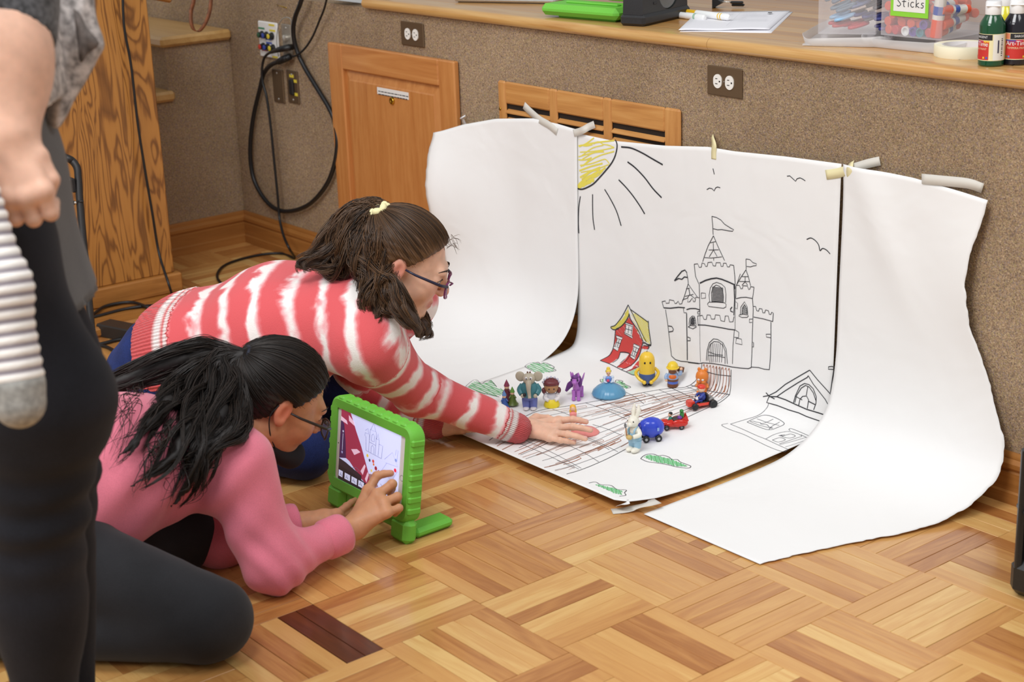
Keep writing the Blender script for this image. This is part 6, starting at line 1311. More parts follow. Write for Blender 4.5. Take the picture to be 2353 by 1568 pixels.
def skin_mat(name, c, lip, red):
    m, nt, b = new_mat(name); at = N(nt, 'ShaderNodeAttribute', attribute_name='tint'); sp = N(nt, 'ShaderNodeSeparateColor'); L(nt, at.outputs['Color'], sp.inputs[0])
    tc = N(nt, 'ShaderNodeTexCoord'); nz = N(nt, 'ShaderNodeTexNoise', i_Scale=55.0, i_Detail=4.0); L(nt, tc.outputs['Object'], nz.inputs['Vector'])
    base = ramp(nt, [(.3, tuple(x*.955 for x in c)), (.7, tuple(min(255, x*1.03) for x in c))]); L(nt, nz.outputs[0], base.inputs[0])
    k = mixc(nt, sp.outputs[0], base.outputs[0], rgba(lip)); k = mixc(nt, sp.outputs[1], k, rgba(red)); L(nt, k, b.inputs['Base Color'])
    b.inputs['Roughness'].default_value = .48; b.inputs['Specular IOR Level'].default_value = .35; b.inputs['Subsurface Weight'].default_value = .25; b.inputs['Subsurface Scale'].default_value = .006; b.inputs['Subsurface Radius'].default_value = (1, .35, .2)
    nz2 = N(nt, 'ShaderNodeTexNoise', i_Scale=600.0); L(nt, tc.outputs['Object'], nz2.inputs['Vector']); bump(nt, b, nz2.outputs[0], .08, .001); return m
def hair_mat(name, dark, light):
    m, nt, b = new_mat(name); g = N(nt, 'ShaderNodeNewGeometry'); cr = ramp(nt, [(.0, dark), (1.0, light)]); L(nt, g.outputs['Random Per Island'], cr.inputs[0]); L(nt, cr.outputs[0], b.inputs['Base Color'])
    b.inputs['Roughness'].default_value = .42; b.inputs['Specular IOR Level'].default_value = .45; return m
def fabric(name, c, var=.06, scale=700, sheen=.15, rough=.9, big=.05, bscale=9):
    m, nt, b = new_mat(name); tc = N(nt, 'ShaderNodeTexCoord'); n1 = N(nt, 'ShaderNodeTexNoise', i_Scale=float(scale), i_Detail=2.0); n2 = N(nt, 'ShaderNodeTexNoise', i_Scale=float(bscale), i_Detail=3.0)
    for n in (n1, n2): L(nt, tc.outputs['Object'], n.inputs['Vector'])
    a = ramp(nt, [(.3, tuple(x*(1 - var) for x in c)), (.7, tuple(min(255, x*(1 + var)) for x in c))]); L(nt, n1.outputs[0], a.inputs[0])
    q = ramp(nt, [(.3, tuple([255*(1 - big)]*3)), (.7, (255, 255, 255))]); L(nt, n2.outputs[0], q.inputs[0])
    L(nt, mixc(nt, 1.0, a.outputs[0], q.outputs[0], 'MULTIPLY'), b.inputs['Base Color']); b.inputs['Roughness'].default_value = rough; b.inputs['Specular IOR Level'].default_value = .15; b.inputs['Sheen Weight'].default_value = sheen; bump(nt, b, n1.outputs[0], .25, .001); return m

class Head:
    def __init__(s, hc, F, U, sc=.97):
        s.c = np.asarray(hc, float); s.F = unit(F); s.R = unit(np.cross(s.F, U)); s.U = np.cross(s.R, s.F); s.s = sc
        s.M3 = Matrix((s.R, s.F, s.U)).transposed()
    def P(s, x, y, z): return s.c + s.s*(x*s.R + y*s.F + z*s.U)
    def loc(s, V): d = (V - s.c)/s.s; return np.stack([d @ s.R, d @ s.F, d @ s.U], 1)
    def e(s, c, r, k, sub=False): return ('-e' if sub else 'e', s.P(*c), tuple(x*s.s for x in ((r, r, r) if np.isscalar(r) else r)), s.M3, k*s.s)
    def cc(s, a, b, ra, rb, k, sub=False): return ('-c' if sub else 'c', s.P(*a), s.P(*b), ra*s.s, rb*s.s, k*s.s)
    def prims(s, neck, rn=.05):
        p = [s.e((0, -.015, .030), (.073, .093, .084), .02), s.e((0, .030, -.026), (.057, .060, .074), .03)]
        for g in (-1, 1):
            p += [s.cc((g*.047, .0, -.052), (g*.014, .066, -.089), .022, .017, .025), s.e((g*.035, .056, -.027), .027, .025)]
        p += [s.e((0, .071, -.091), (.020, .016, .016), .016), s.cc((-.030, .081, .024), (.030, .081, .024), .012, .012, .016), ('c', s.P(0, -.012, -.055), np.asarray(neck, float), .045*s.s, rn, .03)]
        for g in (-1, 1): p += [s.e((g*.031, .101, .006), (.017, .016, .011), .010, True), s.e((g*.031, .0765, .005), (.0150, .0140, .0125), .004), s.e((g*.0315, .0950, .0035), (.0128, .0120, .0058), .0015, True)]
        p += [s.cc((0, .088, .016), (0, .1065, -.018), .0072, .0088, .010), s.e((0, .1085, -.0225), .0085, .006)]
        for g in (-1, 1): p += [s.e((g*.0105, .100, -.028), (.0065, .0085, .0065), .006), s.cc((g*.020, .0745, -.0615), (0, .0872, -.0570), .0042, .0058, .007), s.cc((g*.018, .0745, -.0672), (0, .0855, -.0675), .0042, .0064, .007)]
        for g in (-1, 1): p += [s.e((g*.0055, .108, -.0345), (.0032, .004, .003), .003, True)]
        p.append(s.cc((-.012, .0915, -.0622), (.012, .0915, -.0622), .0014, .0014, .0025, True))
        for g in (-1, 1):
            p += [s.e((g*.076, -.010, .002), (.0075, .017, .028), .006), s.e((g*.078, -.006, -.020), (.006, .010, .011), .006), s.e((g*.085, -.006, .002), (.0065, .009, .017), .004, True)]
        return p
    def tint(s, V):
        q = s.loc(V); A = np.zeros((len(V), 3))
        lip = np.exp(-((q[:, 0]/.019)**4)) * np.exp(-(((q[:, 2] + .062)/.0095)**4)) * (q[:, 1] > .070); A[:, 0] = .75*lip
        ear = np.exp(-(((np.abs(q[:, 0]) - .080)/.012)**2) - ((q[:, 1] + .008)/.03)**2 - ((q[:, 2])/.035)**2)*(np.abs(q[:, 0]) > .070); nose = np.exp(-((q[:, 0]/.014)**2) - ((q[:, 1] - .108)/.016)**2 - ((q[:, 2] + .024)/.014)**2)
        chk = np.exp(-(((np.abs(q[:, 0]) - .040)/.022)**2) - ((q[:, 2] + .028)/.022)**2)*(q[:, 1] > .03); A[:, 1] = np.clip(.75*ear + .35*nose + .28*chk, 0, 1); return A
    def sphere(s, c, r, name, mt, par): q = MB(); q.ell(s.P(*c), tuple(x*s.s for x in ((r, r, r) if np.isscalar(r) else r)), s.M3, 18, 12); return q.obj(name, mt, par)
    def tube(s, pts, r, name, mt, par, n=8, closed=False): q = MB(); q.tube([s.P(*p) for p in pts], r, n, closed=closed); return q.obj(name, mt, par)
    def face_parts(s, par, iris, brow):
        for g in (-1, 1):
            e = s.sphere((g*.031, .0768, .005), .0122, 'eye', plain('eye_white_skin', (226, 220, 214), .2), par); s.sphere((g*.031, .0846, .003), (.0058, .0048, .0058), 'iris', iris, e)
            s.tube([(g*.0195, .0865, .0062), (g*.025, .0902, .0092), (g*.032, .0908, .0100), (g*.039, .0872, .0078), (g*.0445, .082, .0045)], .0011*s.s, 'eyelashes', brow, par)
            q = MB(); B = catmull([(g*.013, .0905, .0270), (g*.022, .0925, .0310), (g*.032, .0905, .0330), (g*.041, .0840, .0310), (g*.049, .0745, .0255)], 6)
            tk = np.interp(np.linspace(0, 1, len(B)), [0, .25, 1], [.0030, .0036, .0010])
            q.grid([[s.P(b_[0], b_[1] + .0006 + .0005*math.cos(a), b_[2] + t_*math.sin(a)) for a in np.linspace(-PI/2, PI/2, 5)] for b_, t_ in zip(B, tk)]); q.obj('eyebrow', brow, par)
    def glasses(s, par, mt, arm, lens, dz=0.0, dy=0.0):
        g_ = None
        for g in (-1, 1):
            pts = [(g*.034 + sx*.0235 - 0*g, .1075 + dy - abs(sx*.0235 + g*.004)*.22 - sz*.004, .001 + dz + sz*.0165) for sx, sz in ((1, .5), (.75, .95), (0, 1.05), (-.75, .95), (-1, .5), (-1, -.3), (-.7, -.95), (0, -1.1), (.7, -.95), (1, -.3))]
            ri = s.tube(list(catmull(np.array(pts + [pts[0]]), 3)[:-1]), .0021*s.s, 'glasses_rim', mt, par, 8, True)
            q = MB(); q.add([s.P(*p) for p in pts], [tuple(range(len(pts)))]); q.obj('lens', lens, ri, False)
            s.tube([(g*.057, .1015 + dy, .013 + dz), (g*.0745, .086 + dy, .0145 + dz), (g*.0785, .03, .0140 + dz), (g*.0765, .006, .0150 + dz)], np.array([.0036, .0034, .0028, .0022])*s.s, 'glasses_arm', arm, par)
        s.tube([(-.011, .108 + dy, .006 + dz), (0, .1125 + dy, .009 + dz), (.011, .108 + dy, .006 + dz)], .002*s.s, 'glasses_bridge', mt, par)
    def cap(s, mt, par, thick=.010, cut=(0, .75, -.66), at=(0, .052, .066), low=-.072):
        p = [s.e((0, -.015, .030), (.073 + thick, .093 + thick, .084 + thick), .02), s.cc((0, -.055, -.02), (0, -.06, -.055), .050, .046, .03)]
        p += [s.e((g*.088, -.008, -.002), (.030, .022, .031), .006, True) for g in (-1, 1)]
        n = unit(cut[0]*s.R + cut[1]*s.F + cut[2]*s.U); V, F = sdf_mesh(p, .0045, [(n, s.P(*at)), (unit(-s.U - .1*s.F), s.P(0, -.05, low))])
        q = s.loc(V); V = V + vnormals(V, F)*(.0012*np.sin(np.arctan2(q[:, 0], q[:, 2] + .02)*46))[:, None]
        return np_obj('hair_cap', V, F, mt, par)
    def sleek(s, root, mt, par, n=420, r=.0011, thick=.012, seed=3, name='hair_strands'):
        """fine strands combed over the scalp from the hairline to the tie"""
        rg = np.random.default_rng(seed); c = np.array([0, -.015, .030]); rad = np.array([.073, .093, .084]) + thick; K = 14; S = []
        e1 = unit(np.array(root) - c)
        while len(S) < n:
            d = unit(rg.normal(size=3)); p = c + d*rad
            h = (p[1] - .058)*.75 + (p[2] - .066)*-.66
            if h > rg.uniform(-.010, .004) or p[2] < -.062: continue
            if rg.random() < .55 and h < -.014: continue
            w = np.arccos(np.clip(d @ e1, -1, 1)); t = np.linspace(0, 1, K)[:, None]
            D = (np.sin((1 - t)*w)*d + np.sin(t*w)*e1)/max(np.sin(w), .05); D /= np.linalg.norm(D, axis=1)[:, None]
            Q = c + D*(rad + .0015*rg.normal() + .003*t); 
            if np.any(((np.abs(Q[:, 0]) - .085)**2/.03**2 + (Q[:, 1] + .008)**2/.021**2 + (Q[:, 2] + .002)**2/.029**2) < 1): continue
            S.append([s.P(*x) for x in Q])
        return strands_obj(np.array(S), r*s.s, mt, par, name)
def strands_obj(P, r, mt, par, name, m=4, taper=True):
    P = np.asarray(P, float); n, k, _ = P.shape; T = np.gradient(P, axis=1); T /= np.linalg.norm(T, axis=2)[..., None] + 1e-12
    ref = np.array([.37, .21, .9]); u = np.cross(T, ref); u /= np.linalg.norm(u, axis=2)[..., None] + 1e-9; w = np.cross(T, u)
    rr = r*(np.interp(np.linspace(0, 1, k), [0, .15, .75, 1], [.35, 1, 1, .25]) if taper else np.ones(k)); A = 2*PI*np.arange(m)/m
    V = P[:, :, None] + rr[None, :, None, None]*(np.cos(A)[None, None, :, None]*u[:, :, None] + np.sin(A)[None, None, :, None]*w[:, :, None])
    idx = np.arange(n*k*m).reshape(n, k, m); j = np.roll(idx, -1, 2)
    F = np.stack([idx[:, :-1], j[:, :-1], j[:, 1:], idx[:, 1:]], -1).reshape(-1, 4)
    return np_obj(name, V.reshape(-1, 3), F, mt, par, kind='stuff')
def lock(guide, n, spread, r=.0013, wave=.004, freq=2.0, seed=1, K=24, cut=.25, clumps=26):
    """n strands following a guide in wavy clumps; spread = list of radii along it"""
    rg = np.random.default_rng(seed); G = catmull(np.asarray(guide, float), 8); d = np.concatenate([[0], np.cumsum(np.linalg.norm(np.diff(G, axis=0), axis=1))]); d /= d[-1]; S = []
    CL = []
    for c in range(clumps):
        o = rg.normal(size=3); CL.append((o/np.linalg.norm(o)*rg.random()**.4*.95, rg.uniform(0, 6.28, 3), freq*rg.uniform(.75, 1.35), 1 - cut*rg.random(), rg.normal(size=3)))
    for i in range(n):
        co, ph, f, en, w3 = CL[i % clumps]
        end = en - .10*rg.random()**2; t = np.linspace(0, end, K); C = np.stack([np.interp(t, d, G[:, a]) for a in range(3)], 1); sp = np.interp(t, np.linspace(0, 1, len(spread)), spread)
        o = rg.normal(size=3); o = o/np.linalg.norm(o)*rg.random()**.5*.36; pinch = np.interp(t, [0, .3, 1], [1, 1, .55])
        S.append(C + (co + o*pinch[:, None])*sp[:, None] + (wave*1.5*np.sin(2*PI*f*t[:, None] + ph) + .0012*np.sin(2*PI*3*t[:, None] + rg.uniform(0, 6, 3)))*np.minimum(1, t*3)[:, None])
    return np.array(S)
def hand_prims(wrist, fingers, thumb, sc=1.0, rw=.021):
    """fingers: [(mcp, pip, tip)] index..pinky; thumb: (base, joint, tip)"""
    R = [(.0092, .0080, .0064), (.0094, .0083, .0066), (.0089, .0078, .0062), (.0080, .0068, .0055)]; p = []; W = np.asarray(wrist, float)
    for (m, j, t), (r0, r1, r2) in zip(fingers, R): p.append(('c', W + (np.asarray(m) - W)*.12, m, .0165*sc, (r0 + .0018)*sc, .014))
    for i in range(3): p.append(('c', fingers[i][0], fingers[i + 1][0], .0100*sc, .0095*sc, .008))
    for (m, j, t), (r0, r1, r2) in zip(fingers, R):
        m, j, t = (np.asarray(x, float) for x in (m, j, t)); d = j + (t - j)*.52; d = d + unit(np.cross(np.cross(t - m, j - m), t - m) + 1e-9)*.0015
        p += [('c', m, j, r0*sc, r1*sc, .0035), ('c', j, d, r1*sc, (r1 + r2)/2*sc, .0025), ('c', d, t, (r1 + r2)/2*sc, r2*sc, .0025), ('e', j, (r1*1.10*sc,)*3, None, .003)]
    b, j, t = (np.asarray(x, float) for x in thumb)
    p += [('c', W + (b - W)*.3, b, .0155*sc, .0125*sc, .012), ('c', b, j, .0112*sc, .0095*sc, .005), ('c', j, t, .0095*sc, .0072*sc, .003)]
    return p
def nails(par, fingers, up, mt, sc=1.0):
    for m, j, t in fingers:
        j, t = np.asarray(j, float), np.asarray(t, float); d = unit(t - j); u = unit(np.asarray(up) - d*(np.asarray(up) @ d)); R = Matrix((np.cross(d, u), d, u)).transposed()
        q = MB(); q.ell(t + u*.0050*sc - d*.001, (.0044*sc, .0058*sc, .0016*sc), R, 12, 8); q.obj('fingernail', mt, par)
def join_meshes(parts):
    V = []; F = []; A = []; o = 0
    for v, f, a in parts: V.append(v); F.append(f + o); A.append(a if a is not None else np.zeros((len(v), 3))); o += len(v)
    return np.concatenate(V), np.concatenate(F), np.concatenate(A)
def wide(a, b, ra, rb, side, o1, o2=None, k=.05):
    side = np.asarray(side, float); o2 = o1 if o2 is None else o2; a, b = np.asarray(a, float), np.asarray(b, float)
    return [('c', a + side*g*o1, b + side*g*o2, ra, rb, k) for g in (-1, 0, 1)]

IRIS = plain('iris_brown', (52, 32, 22), .15); NAIL = plain('nail_pink', (226, 176, 164), .3); LENS = plain('lens', (236, 240, 244), .05, alpha=.16)
# ------------------------------------------------------------------ girl in the red and white tie-dye sweater
SK_A = skin_mat('skin_fair', (230, 184, 158), (196, 112, 108), (214, 122, 104)); HR_A = hair_mat('hair_brown', (30, 20, 14), (106, 76, 50)); DENIM = fabric('denim_blue', (38, 52, 104), .22, 900, .05, .85, .22, 14)
N_ = np.array([-.245, .06, .375]); shR = np.array([-.150, -.050, .335]); shL = np.array([-.335, .185, .352]); Hp = np.array([-.615, -.245, .262]); Sp = np.array([-.455, -.105, .325])
elR = np.array([-.205, .125, .165]); wrR = pz(1205, 984, .037); cuR = pz(1188, 985, .048); elL = pz(772, 915, .075); cuL = pz(1000, 977, .042); wrL = pz(1018, 980, .04)
side = np.array([-.6, .76, .05]); side /= np.linalg.norm(side); axA = unit(N_ - Hp)
girlA = thing('person', 'girl in a red and white tie-dye sweater and glasses kneeling and reaching for the toys', 'person', (-.55, -.2, 0))
hcA = pd(930, 605, 3.70); FA = unit(np.cos(math.radians(27))*np.array([.655, .755, 0]) + np.array([0, 0, -math.sin(math.radians(27))])); hA = Head(hcA, FA, (0, 0, 1), 1.0); hA.skin = SK_A
fA = [(pz(1284, 967, .041), pz(1316, 964, .047), pz(1347, 970, .040)), (pz(1281, 984, .041), pz(1316, 981, .048), pz(1357, 989, .039)), (pz(1273, 996, .038), pz(1304, 998, .042), pz(1345, 1009, .032)), (pz(1262, 1006, .031), pz(1287, 1012, .030), pz(1319, 1017, .021))]
thA = (pz(1232, 962, .040), pz(1258, 962, .034), pz(1285, 970, .032))
bp = []
v, f = sdf_mesh(hA.prims(N_ + axA*.02, .05), .0026); bp.append((v, f, hA.tint(v)))
v, f = sdf_mesh([('c', elR + (wrR - elR)*.55, wrR, .030, .0215, .01)] + hand_prims(wrR, fA, thA, .98), .0018); bp.append((v, f, None))
fAL = [(pz(1052 + 3*i, 972 + 5*i, .038), pz(1070 + 2*i, 970 + 6*i, .040), pz(1094 - i, 972 + 6*i, .030)) for i in range(4)]
v, f = sdf_mesh([('c', elL + (wrL - elL)*.6, wrL, .028, .021, .01)] + hand_prims(wrL, fAL, (pz(1034, 985, .034), pz(1050, 990, .03), pz(1066, 993, .028)), .95), .0026); bp.append((v, f, None))
knR, knL, hiR, hiL = np.array([-.285, -.155, .078]), np.array([-.50, .09, .08]), Hp - side*.085 + (0, 0, -.02), Hp + side*.085 + (0, 0, -.02); ftR, ftL = np.array([-.70, -.47, .05]), np.array([-.86, -.2, .05])
core = wide(Hp, Sp, .085, .085, side, .05) + wide(Sp, N_ - axA*.06, .085, .075, side, .05, .06) + [('c', N_ - axA*.05, N_ + axA*.03, .06, .05, .03), ('c', shR, elR, .042, .034, .03), ('c', shL, elL, .042, .034, .03), ('c', elR, wrR, .032, .022, .02), ('c', elL, wrL, .030, .021, .02), ('c', hiR, knR, .072, .052, .04), ('c', hiL, knL, .072, .052, .04), ('c', knR, ftR, .048, .032, .03), ('c', knL, ftL, .048, .032, .03), ('c', ftR, ftR + (-.06, -.05, -.01), .030, .022, .02), ('c', ftL, ftL + (-.07, -.03, -.01), .030, .022, .02)]
v, f = sdf_mesh(core, .009); bp.append((v, f, None))
V, F, A = join_meshes(bp); np_obj('body', V, F, SK_A, girlA, {'tint': A})
hA.face_parts(girlA, IRIS, plain('brow_dark', (52, 36, 28), .7)); nails(girlA, fA, (0.1, -.1, 1), NAIL)
hA.glasses(girlA, plain('frame_purple', (112, 34, 92), .3), plain('frame_navy', (34, 36, 62), .35), LENS, dz=-.006, dy=.004)
# sweater
m, nt, b = new_mat('tie_dye_knit'); at = N(nt, 'ShaderNodeAttribute', attribute_name='wrap'); sp = N(nt, 'ShaderNodeSeparateColor'); L(nt, at.outputs['Color'], sp.inputs[0])
tc = N(nt, 'ShaderNodeTexCoord'); nz = N(nt, 'ShaderNodeTexNoise', i_Scale=8.5, i_Detail=3.0, i_Distortion=1.0); L(nt, tc.outputs['Object'], nz.inputs['Vector']); nz2 = N(nt, 'ShaderNodeTexNoise', i_Scale=38.0, i_Detail=2.0); L(nt, tc.outputs['Object'], nz2.inputs['Vector'])
pha = math_n(nt, 'ADD', math_n(nt, 'MULTIPLY', sp.outputs[0], 2*PI/.078), math_n(nt, 'MULTIPLY', math_n(nt, 'SUBTRACT', nz.outputs[0], .5), 5.2))
wv = math_n(nt, 'SINE', pha)
wv = math_n(nt, 'ADD', wv, math_n(nt, 'MULTIPLY', math_n(nt, 'SUBTRACT', nz.outputs[0], .52), 2.6)); wv = math_n(nt, 'ADD', wv, math_n(nt, 'MULTIPLY', math_n(nt, 'SUBTRACT', nz2.outputs[0], .5), .9))
cr = ramp(nt, [(.42, (218, 94, 98)), (.53, (226, 122, 126)), (.64, (240, 190, 192)), (.71, (242, 236, 232))]); L(nt, math_n(nt, 'ADD', math_n(nt, 'MULTIPLY', wv, .27), .47), cr.inputs[0])
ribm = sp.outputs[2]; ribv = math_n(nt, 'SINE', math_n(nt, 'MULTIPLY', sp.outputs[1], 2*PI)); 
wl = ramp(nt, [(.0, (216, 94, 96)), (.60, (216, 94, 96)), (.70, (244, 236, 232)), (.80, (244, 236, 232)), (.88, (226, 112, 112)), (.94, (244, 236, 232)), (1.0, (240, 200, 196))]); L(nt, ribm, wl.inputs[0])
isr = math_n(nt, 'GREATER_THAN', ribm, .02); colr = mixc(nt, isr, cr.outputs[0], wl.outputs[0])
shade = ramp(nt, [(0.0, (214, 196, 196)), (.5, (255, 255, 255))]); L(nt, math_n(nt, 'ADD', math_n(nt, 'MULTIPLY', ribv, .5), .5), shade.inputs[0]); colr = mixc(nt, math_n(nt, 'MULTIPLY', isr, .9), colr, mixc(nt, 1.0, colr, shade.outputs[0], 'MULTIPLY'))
L(nt, colr, b.inputs['Base Color']); b.inputs['Roughness'].default_value = .95; b.inputs['Specular IOR Level'].default_value = .1; b.inputs['Sheen Weight'].default_value = .2
nz3 = N(nt, 'ShaderNodeTexNoise', i_Scale=520.0, i_Detail=1.0); L(nt, tc.outputs['Object'], nz3.inputs['Vector'])
bump(nt, b, math_n(nt, 'ADD', math_n(nt, 'MULTIPLY', ribv, math_n(nt, 'MULTIPLY', isr, .9)), math_n(nt, 'MULTIPLY', nz3.outputs[0], .5)), .7, .0022); KNIT = m
hemc = Hp - axA*.055 + np.array([0, 0, -.01])
TOR = wide(hemc, Hp, .108, .108, side, .060) + wide(Hp, Sp, .108, .112, side, .060, .065) + wide(Sp, N_ - axA*.07, .112, .098, side, .065, .075, .06)
SWT = TOR + [('c', N_ - axA*.06, N_ - axA*.005, .082, .058, .04), ('c', N_ - axA*.07 - side*.05, shR, .084, .072, .07), ('c', N_ - axA*.07 + side*.05, shL, .085, .074, .05),
    ('c', Hp - side*.03 + (0.10, .05, -.10), Sp - side*.03 + (.05, .03, -.09), .055, .07, .07),
    ('c', shR, elR, .070, .057, .06), ('c', elR, cuR, .056, .0365, .03), ('c', shL, elL, .072, .055, .04), ('c', elL, cuL, .055, .036, .03)]
nkc = N_ + axA*.012
V, F = sdf_mesh(SWT, .0062, [(unit(-axA), hemc - axA*.012)])
dT = np.min([bone_d(V, p[1], p[2], p[3], p[4])[0] for p in TOR], axis=0); dR = np.minimum(bone_d(V, shR, elR, .076, .057)[0], bone_d(V, elR, cuR, .056, .0365)[0]); dL = np.minimum(bone_d(V, shL, elL, .072, .055)[0], bone_d(V, elL, cuL, .055, .036)[0])
def along(V, a, e, c):
    l1 = np.linalg.norm(e - a); d1, t1 = bone_d(V, a, e, .07, .06); d2, t2 = bone_d(V, e, c, .06, .04); use = d2 < d1; return np.where(use, l1 + ((V - e) @ unit(c - e)), (V - a) @ unit(e - a))
def ang(V, o, ax, ref): ax = unit(ax); u = unit(np.asarray(ref) - ax*(np.asarray(ref) @ ax)); w = np.cross(ax, u); d = V - o; return np.arctan2(d @ w, d @ u)
LR = np.linalg.norm(elR - shR) + np.linalg.norm(cuR - elR); LL = np.linalg.norm(elL - shL) + np.linalg.norm(cuL - elL)
aT = (V - hemc) @ axA; aR = along(V, shR, elR, cuR); aL = along(V, shL, elL, cuL)
which = np.argmin(np.stack([dT, dR + .012 + .2*(aR < .055), dL + .012 + .2*(aL < .055)]), axis=0)
W = np.zeros((len(V), 3)); HEM = .088; CUF = .070
phT = ang(V, hemc, axA, (0, 0, 1)); phR = ang(V, elR, cuR - elR, (0, 0, 1)); phL = ang(V, elL, cuL - elL, (0, 0, 1))
W[:, 0] = np.where(which == 0, aT + .02, np.where(which == 1, aR + .35, aL + .61)) ; W[:, 1] = np.where(which == 0, phT/(2*PI)*120, np.where(which == 1, phR/(2*PI)*52, phL/(2*PI)*52))
rT = np.clip(1 - (HEM - aT)/HEM, 0, 1)*(aT < HEM); rT = np.where(aT < HEM, np.clip((aT + .012)/(HEM + .012), .03, 1), 0)
rR = np.where(aR > LR - CUF + .03, np.clip(1 - (aR - LR + CUF - .03)/CUF, .03, 1), 0); rL = np.where(aL > LL - CUF + .03, np.clip(1 - (aL - LL + CUF - .03)/CUF, .03, 1), 0)
W[:, 2] = np.where(which == 0, rT, np.where(which == 1, rR, rL))
smooth_m = np.clip(1 - W[:, 2]*3, .15, 1); V2 = wrinkle(V, F, .0030, 26, 5, smooth_m); V2 = V2 + vnormals(V2, F)*(.0013*np.sin(2*PI*W[:, 1])*(W[:, 2] > .02))[:, None]
fm = (W[:, 2][F].min(1) > .02); fw = which[F].max(1)
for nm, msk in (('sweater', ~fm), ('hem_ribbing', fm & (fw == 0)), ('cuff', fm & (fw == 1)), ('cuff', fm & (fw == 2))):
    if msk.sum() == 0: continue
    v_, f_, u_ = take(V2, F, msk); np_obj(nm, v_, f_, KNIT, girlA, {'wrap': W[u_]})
q = MB(); cN = N_ + axA*.0; q.tube([cN + .060*(math.cos(t)*side + math.sin(t)*unit(np.cross(axA, side))) for t in np.linspace(0, 2*PI, 30, endpoint=False)], .010, 10, closed=True); q.obj('collar', plain('knit_coral', (214, 88, 92), .9, bumpv=.3, nscale=500), girlA)
# jeans
JN = wide(Hp + axA*.02, Hp - axA*.06 + (0, 0, -.03), .080, .108, side, .045) + [('c', Hp - axA*.07 - side*.07 + (0, 0, -.05), Hp - axA*.05 - side*.06, .108, .09, .05), ('c', Hp - axA*.07 + side*.07 + (0, 0, -.05), Hp - axA*.05 + side*.06, .108, .09, .05),
    ('c', hiR, knR, .088, .070, .04), ('c', hiL, knL, .088, .070, .04), ('c', knR, ftR, .064, .046, .03), ('c', knL, ftL, .064, .046, .03)]
V, F = sdf_mesh(JN, .008); V = wrinkle(V, F, .0042, 34, 8)
np_obj('jeans', V, F, DENIM, girlA)
for ft, d in ((ftR, (-.08, -.06, 0)), (ftL, (-.09, -.03, 0))):
    V, F = sdf_mesh([('c', ft, ft + np.array(d), .038, .030, .02)], .006); np_obj('sock', V, F, plain('sock_grey', (120, 120, 124), .9), girlA)
# hair
hA.cap(HR_A, girlA)
rootA = np.array([0, -.10, .088]); RA = hA.P(*rootA); hA.sleek((0, -.098, .086), HR_A, girlA, 1900, .0006)
def hp(px, py, d=3.70): return pd(px, py, d)
tieR = hp(884, 487, 3.69)
LK = [([RA, hp(868, 480), hp(835, 478), hp(800, 505), hp(775, 545), hp(745, 580), hp(715, 592), hp(694, 604), hp(700, 618), hp(722, 612)], 210, [.008, .022, .026, .030, .028, .024, .016, .010, .006], .005, 1.6),
      ([RA, hp(865, 490), hp(835, 500), hp(800, 545), hp(790, 600), hp(770, 625), hp(735, 612), hp(715, 600)], 160, [.008, .022, .03, .032, .028, .02, .012], .006, 1.8),
      ([RA, hp(868, 495, 3.67), hp(850, 530, 3.66), hp(845, 580, 3.66), hp(862, 625, 3.66), hp(850, 665, 3.66), hp(828, 690, 3.66)], 230, [.008, .024, .032, .036, .034, .026, .014], .007, 2.0),
      ([RA, hp(875, 500, 3.66), hp(872, 545, 3.64), hp(884, 590, 3.64), hp(872, 640, 3.64), hp(858, 690, 3.63), hp(862, 735, 3.62), hp(832, 745, 3.62)], 220, [.008, .020, .026, .028, .028, .024, .016, .008], .007, 2.0),
      ([hA.P(.05, -.085, -.02), hp(882, 635, 3.63), hp(888, 680, 3.62), hp(905, 712, 3.61), hp(932, 716, 3.61), hp(942, 696, 3.61)], 200, [.018, .022, .026, .024, .016, .010], .006, 1.5),
      ([hA.P(.062, -.060, -.03), hp(898, 655, 3.61), hp(916, 700, 3.60), hp(944, 735, 3.60), hp(962, 758, 3.60), hp(956, 776, 3.60)], 190, [.012, .018, .022, .024, .018, .010], .004, 1.2),
      ([hA.P(-.05, -.05, -.03), hp(930, 690, 3.74), hp(955, 725, 3.74), hp(978, 745, 3.73), hp(985, 765, 3.73), hp(962, 775, 3.72)], 160, [.02, .026, .026, .022, .014, .008], .004, 1.3)]
S = []
for i, (g, n, sp_, w, fq) in enumerate(LK): S.append(lock(g, int(n*4.2), [x*(1.22 if i < 4 else 1.0) for x in sp_], .0013, w, fq, 20 + i))
strands_obj(np.concatenate(S[:4]), .00075, HR_A, girlA, 'ponytail'); strands_obj(np.concatenate(S[4:]), .00075, HR_A, girlA, 'loose_hair')
pr_ = []
for g, n, sp_, w, fq in LK:
    G = [np.asarray(x) for x in g]; rr_ = np.interp(np.linspace(0, 1, len(G)), np.linspace(0, 1, len(sp_)), sp_)*.52*np.interp(np.linspace(0, 1, len(G)), [0, .6, .92, 1], [1, 1, .55, .15])
    pr_ += [('c', a_, b_, max(.004, ra_), max(.004, rb_), .012) for a_, b_, ra_, rb_ in zip(G[:-1], G[1:], rr_[:-1], rr_[1:])]
V, F = sdf_mesh(pr_, .006); V = wrinkle(V, F, .003, 90, 4); np_obj('hair_volume', V, F, plain('hair_core_brown', (58, 40, 28), .6), girlA)
rg = np.random.default_rng(9); fl = [hA.P(*(np.array([rg.uniform(-.04, .06), .085, .060])*[1, 1, 1])) for i in range(1)]
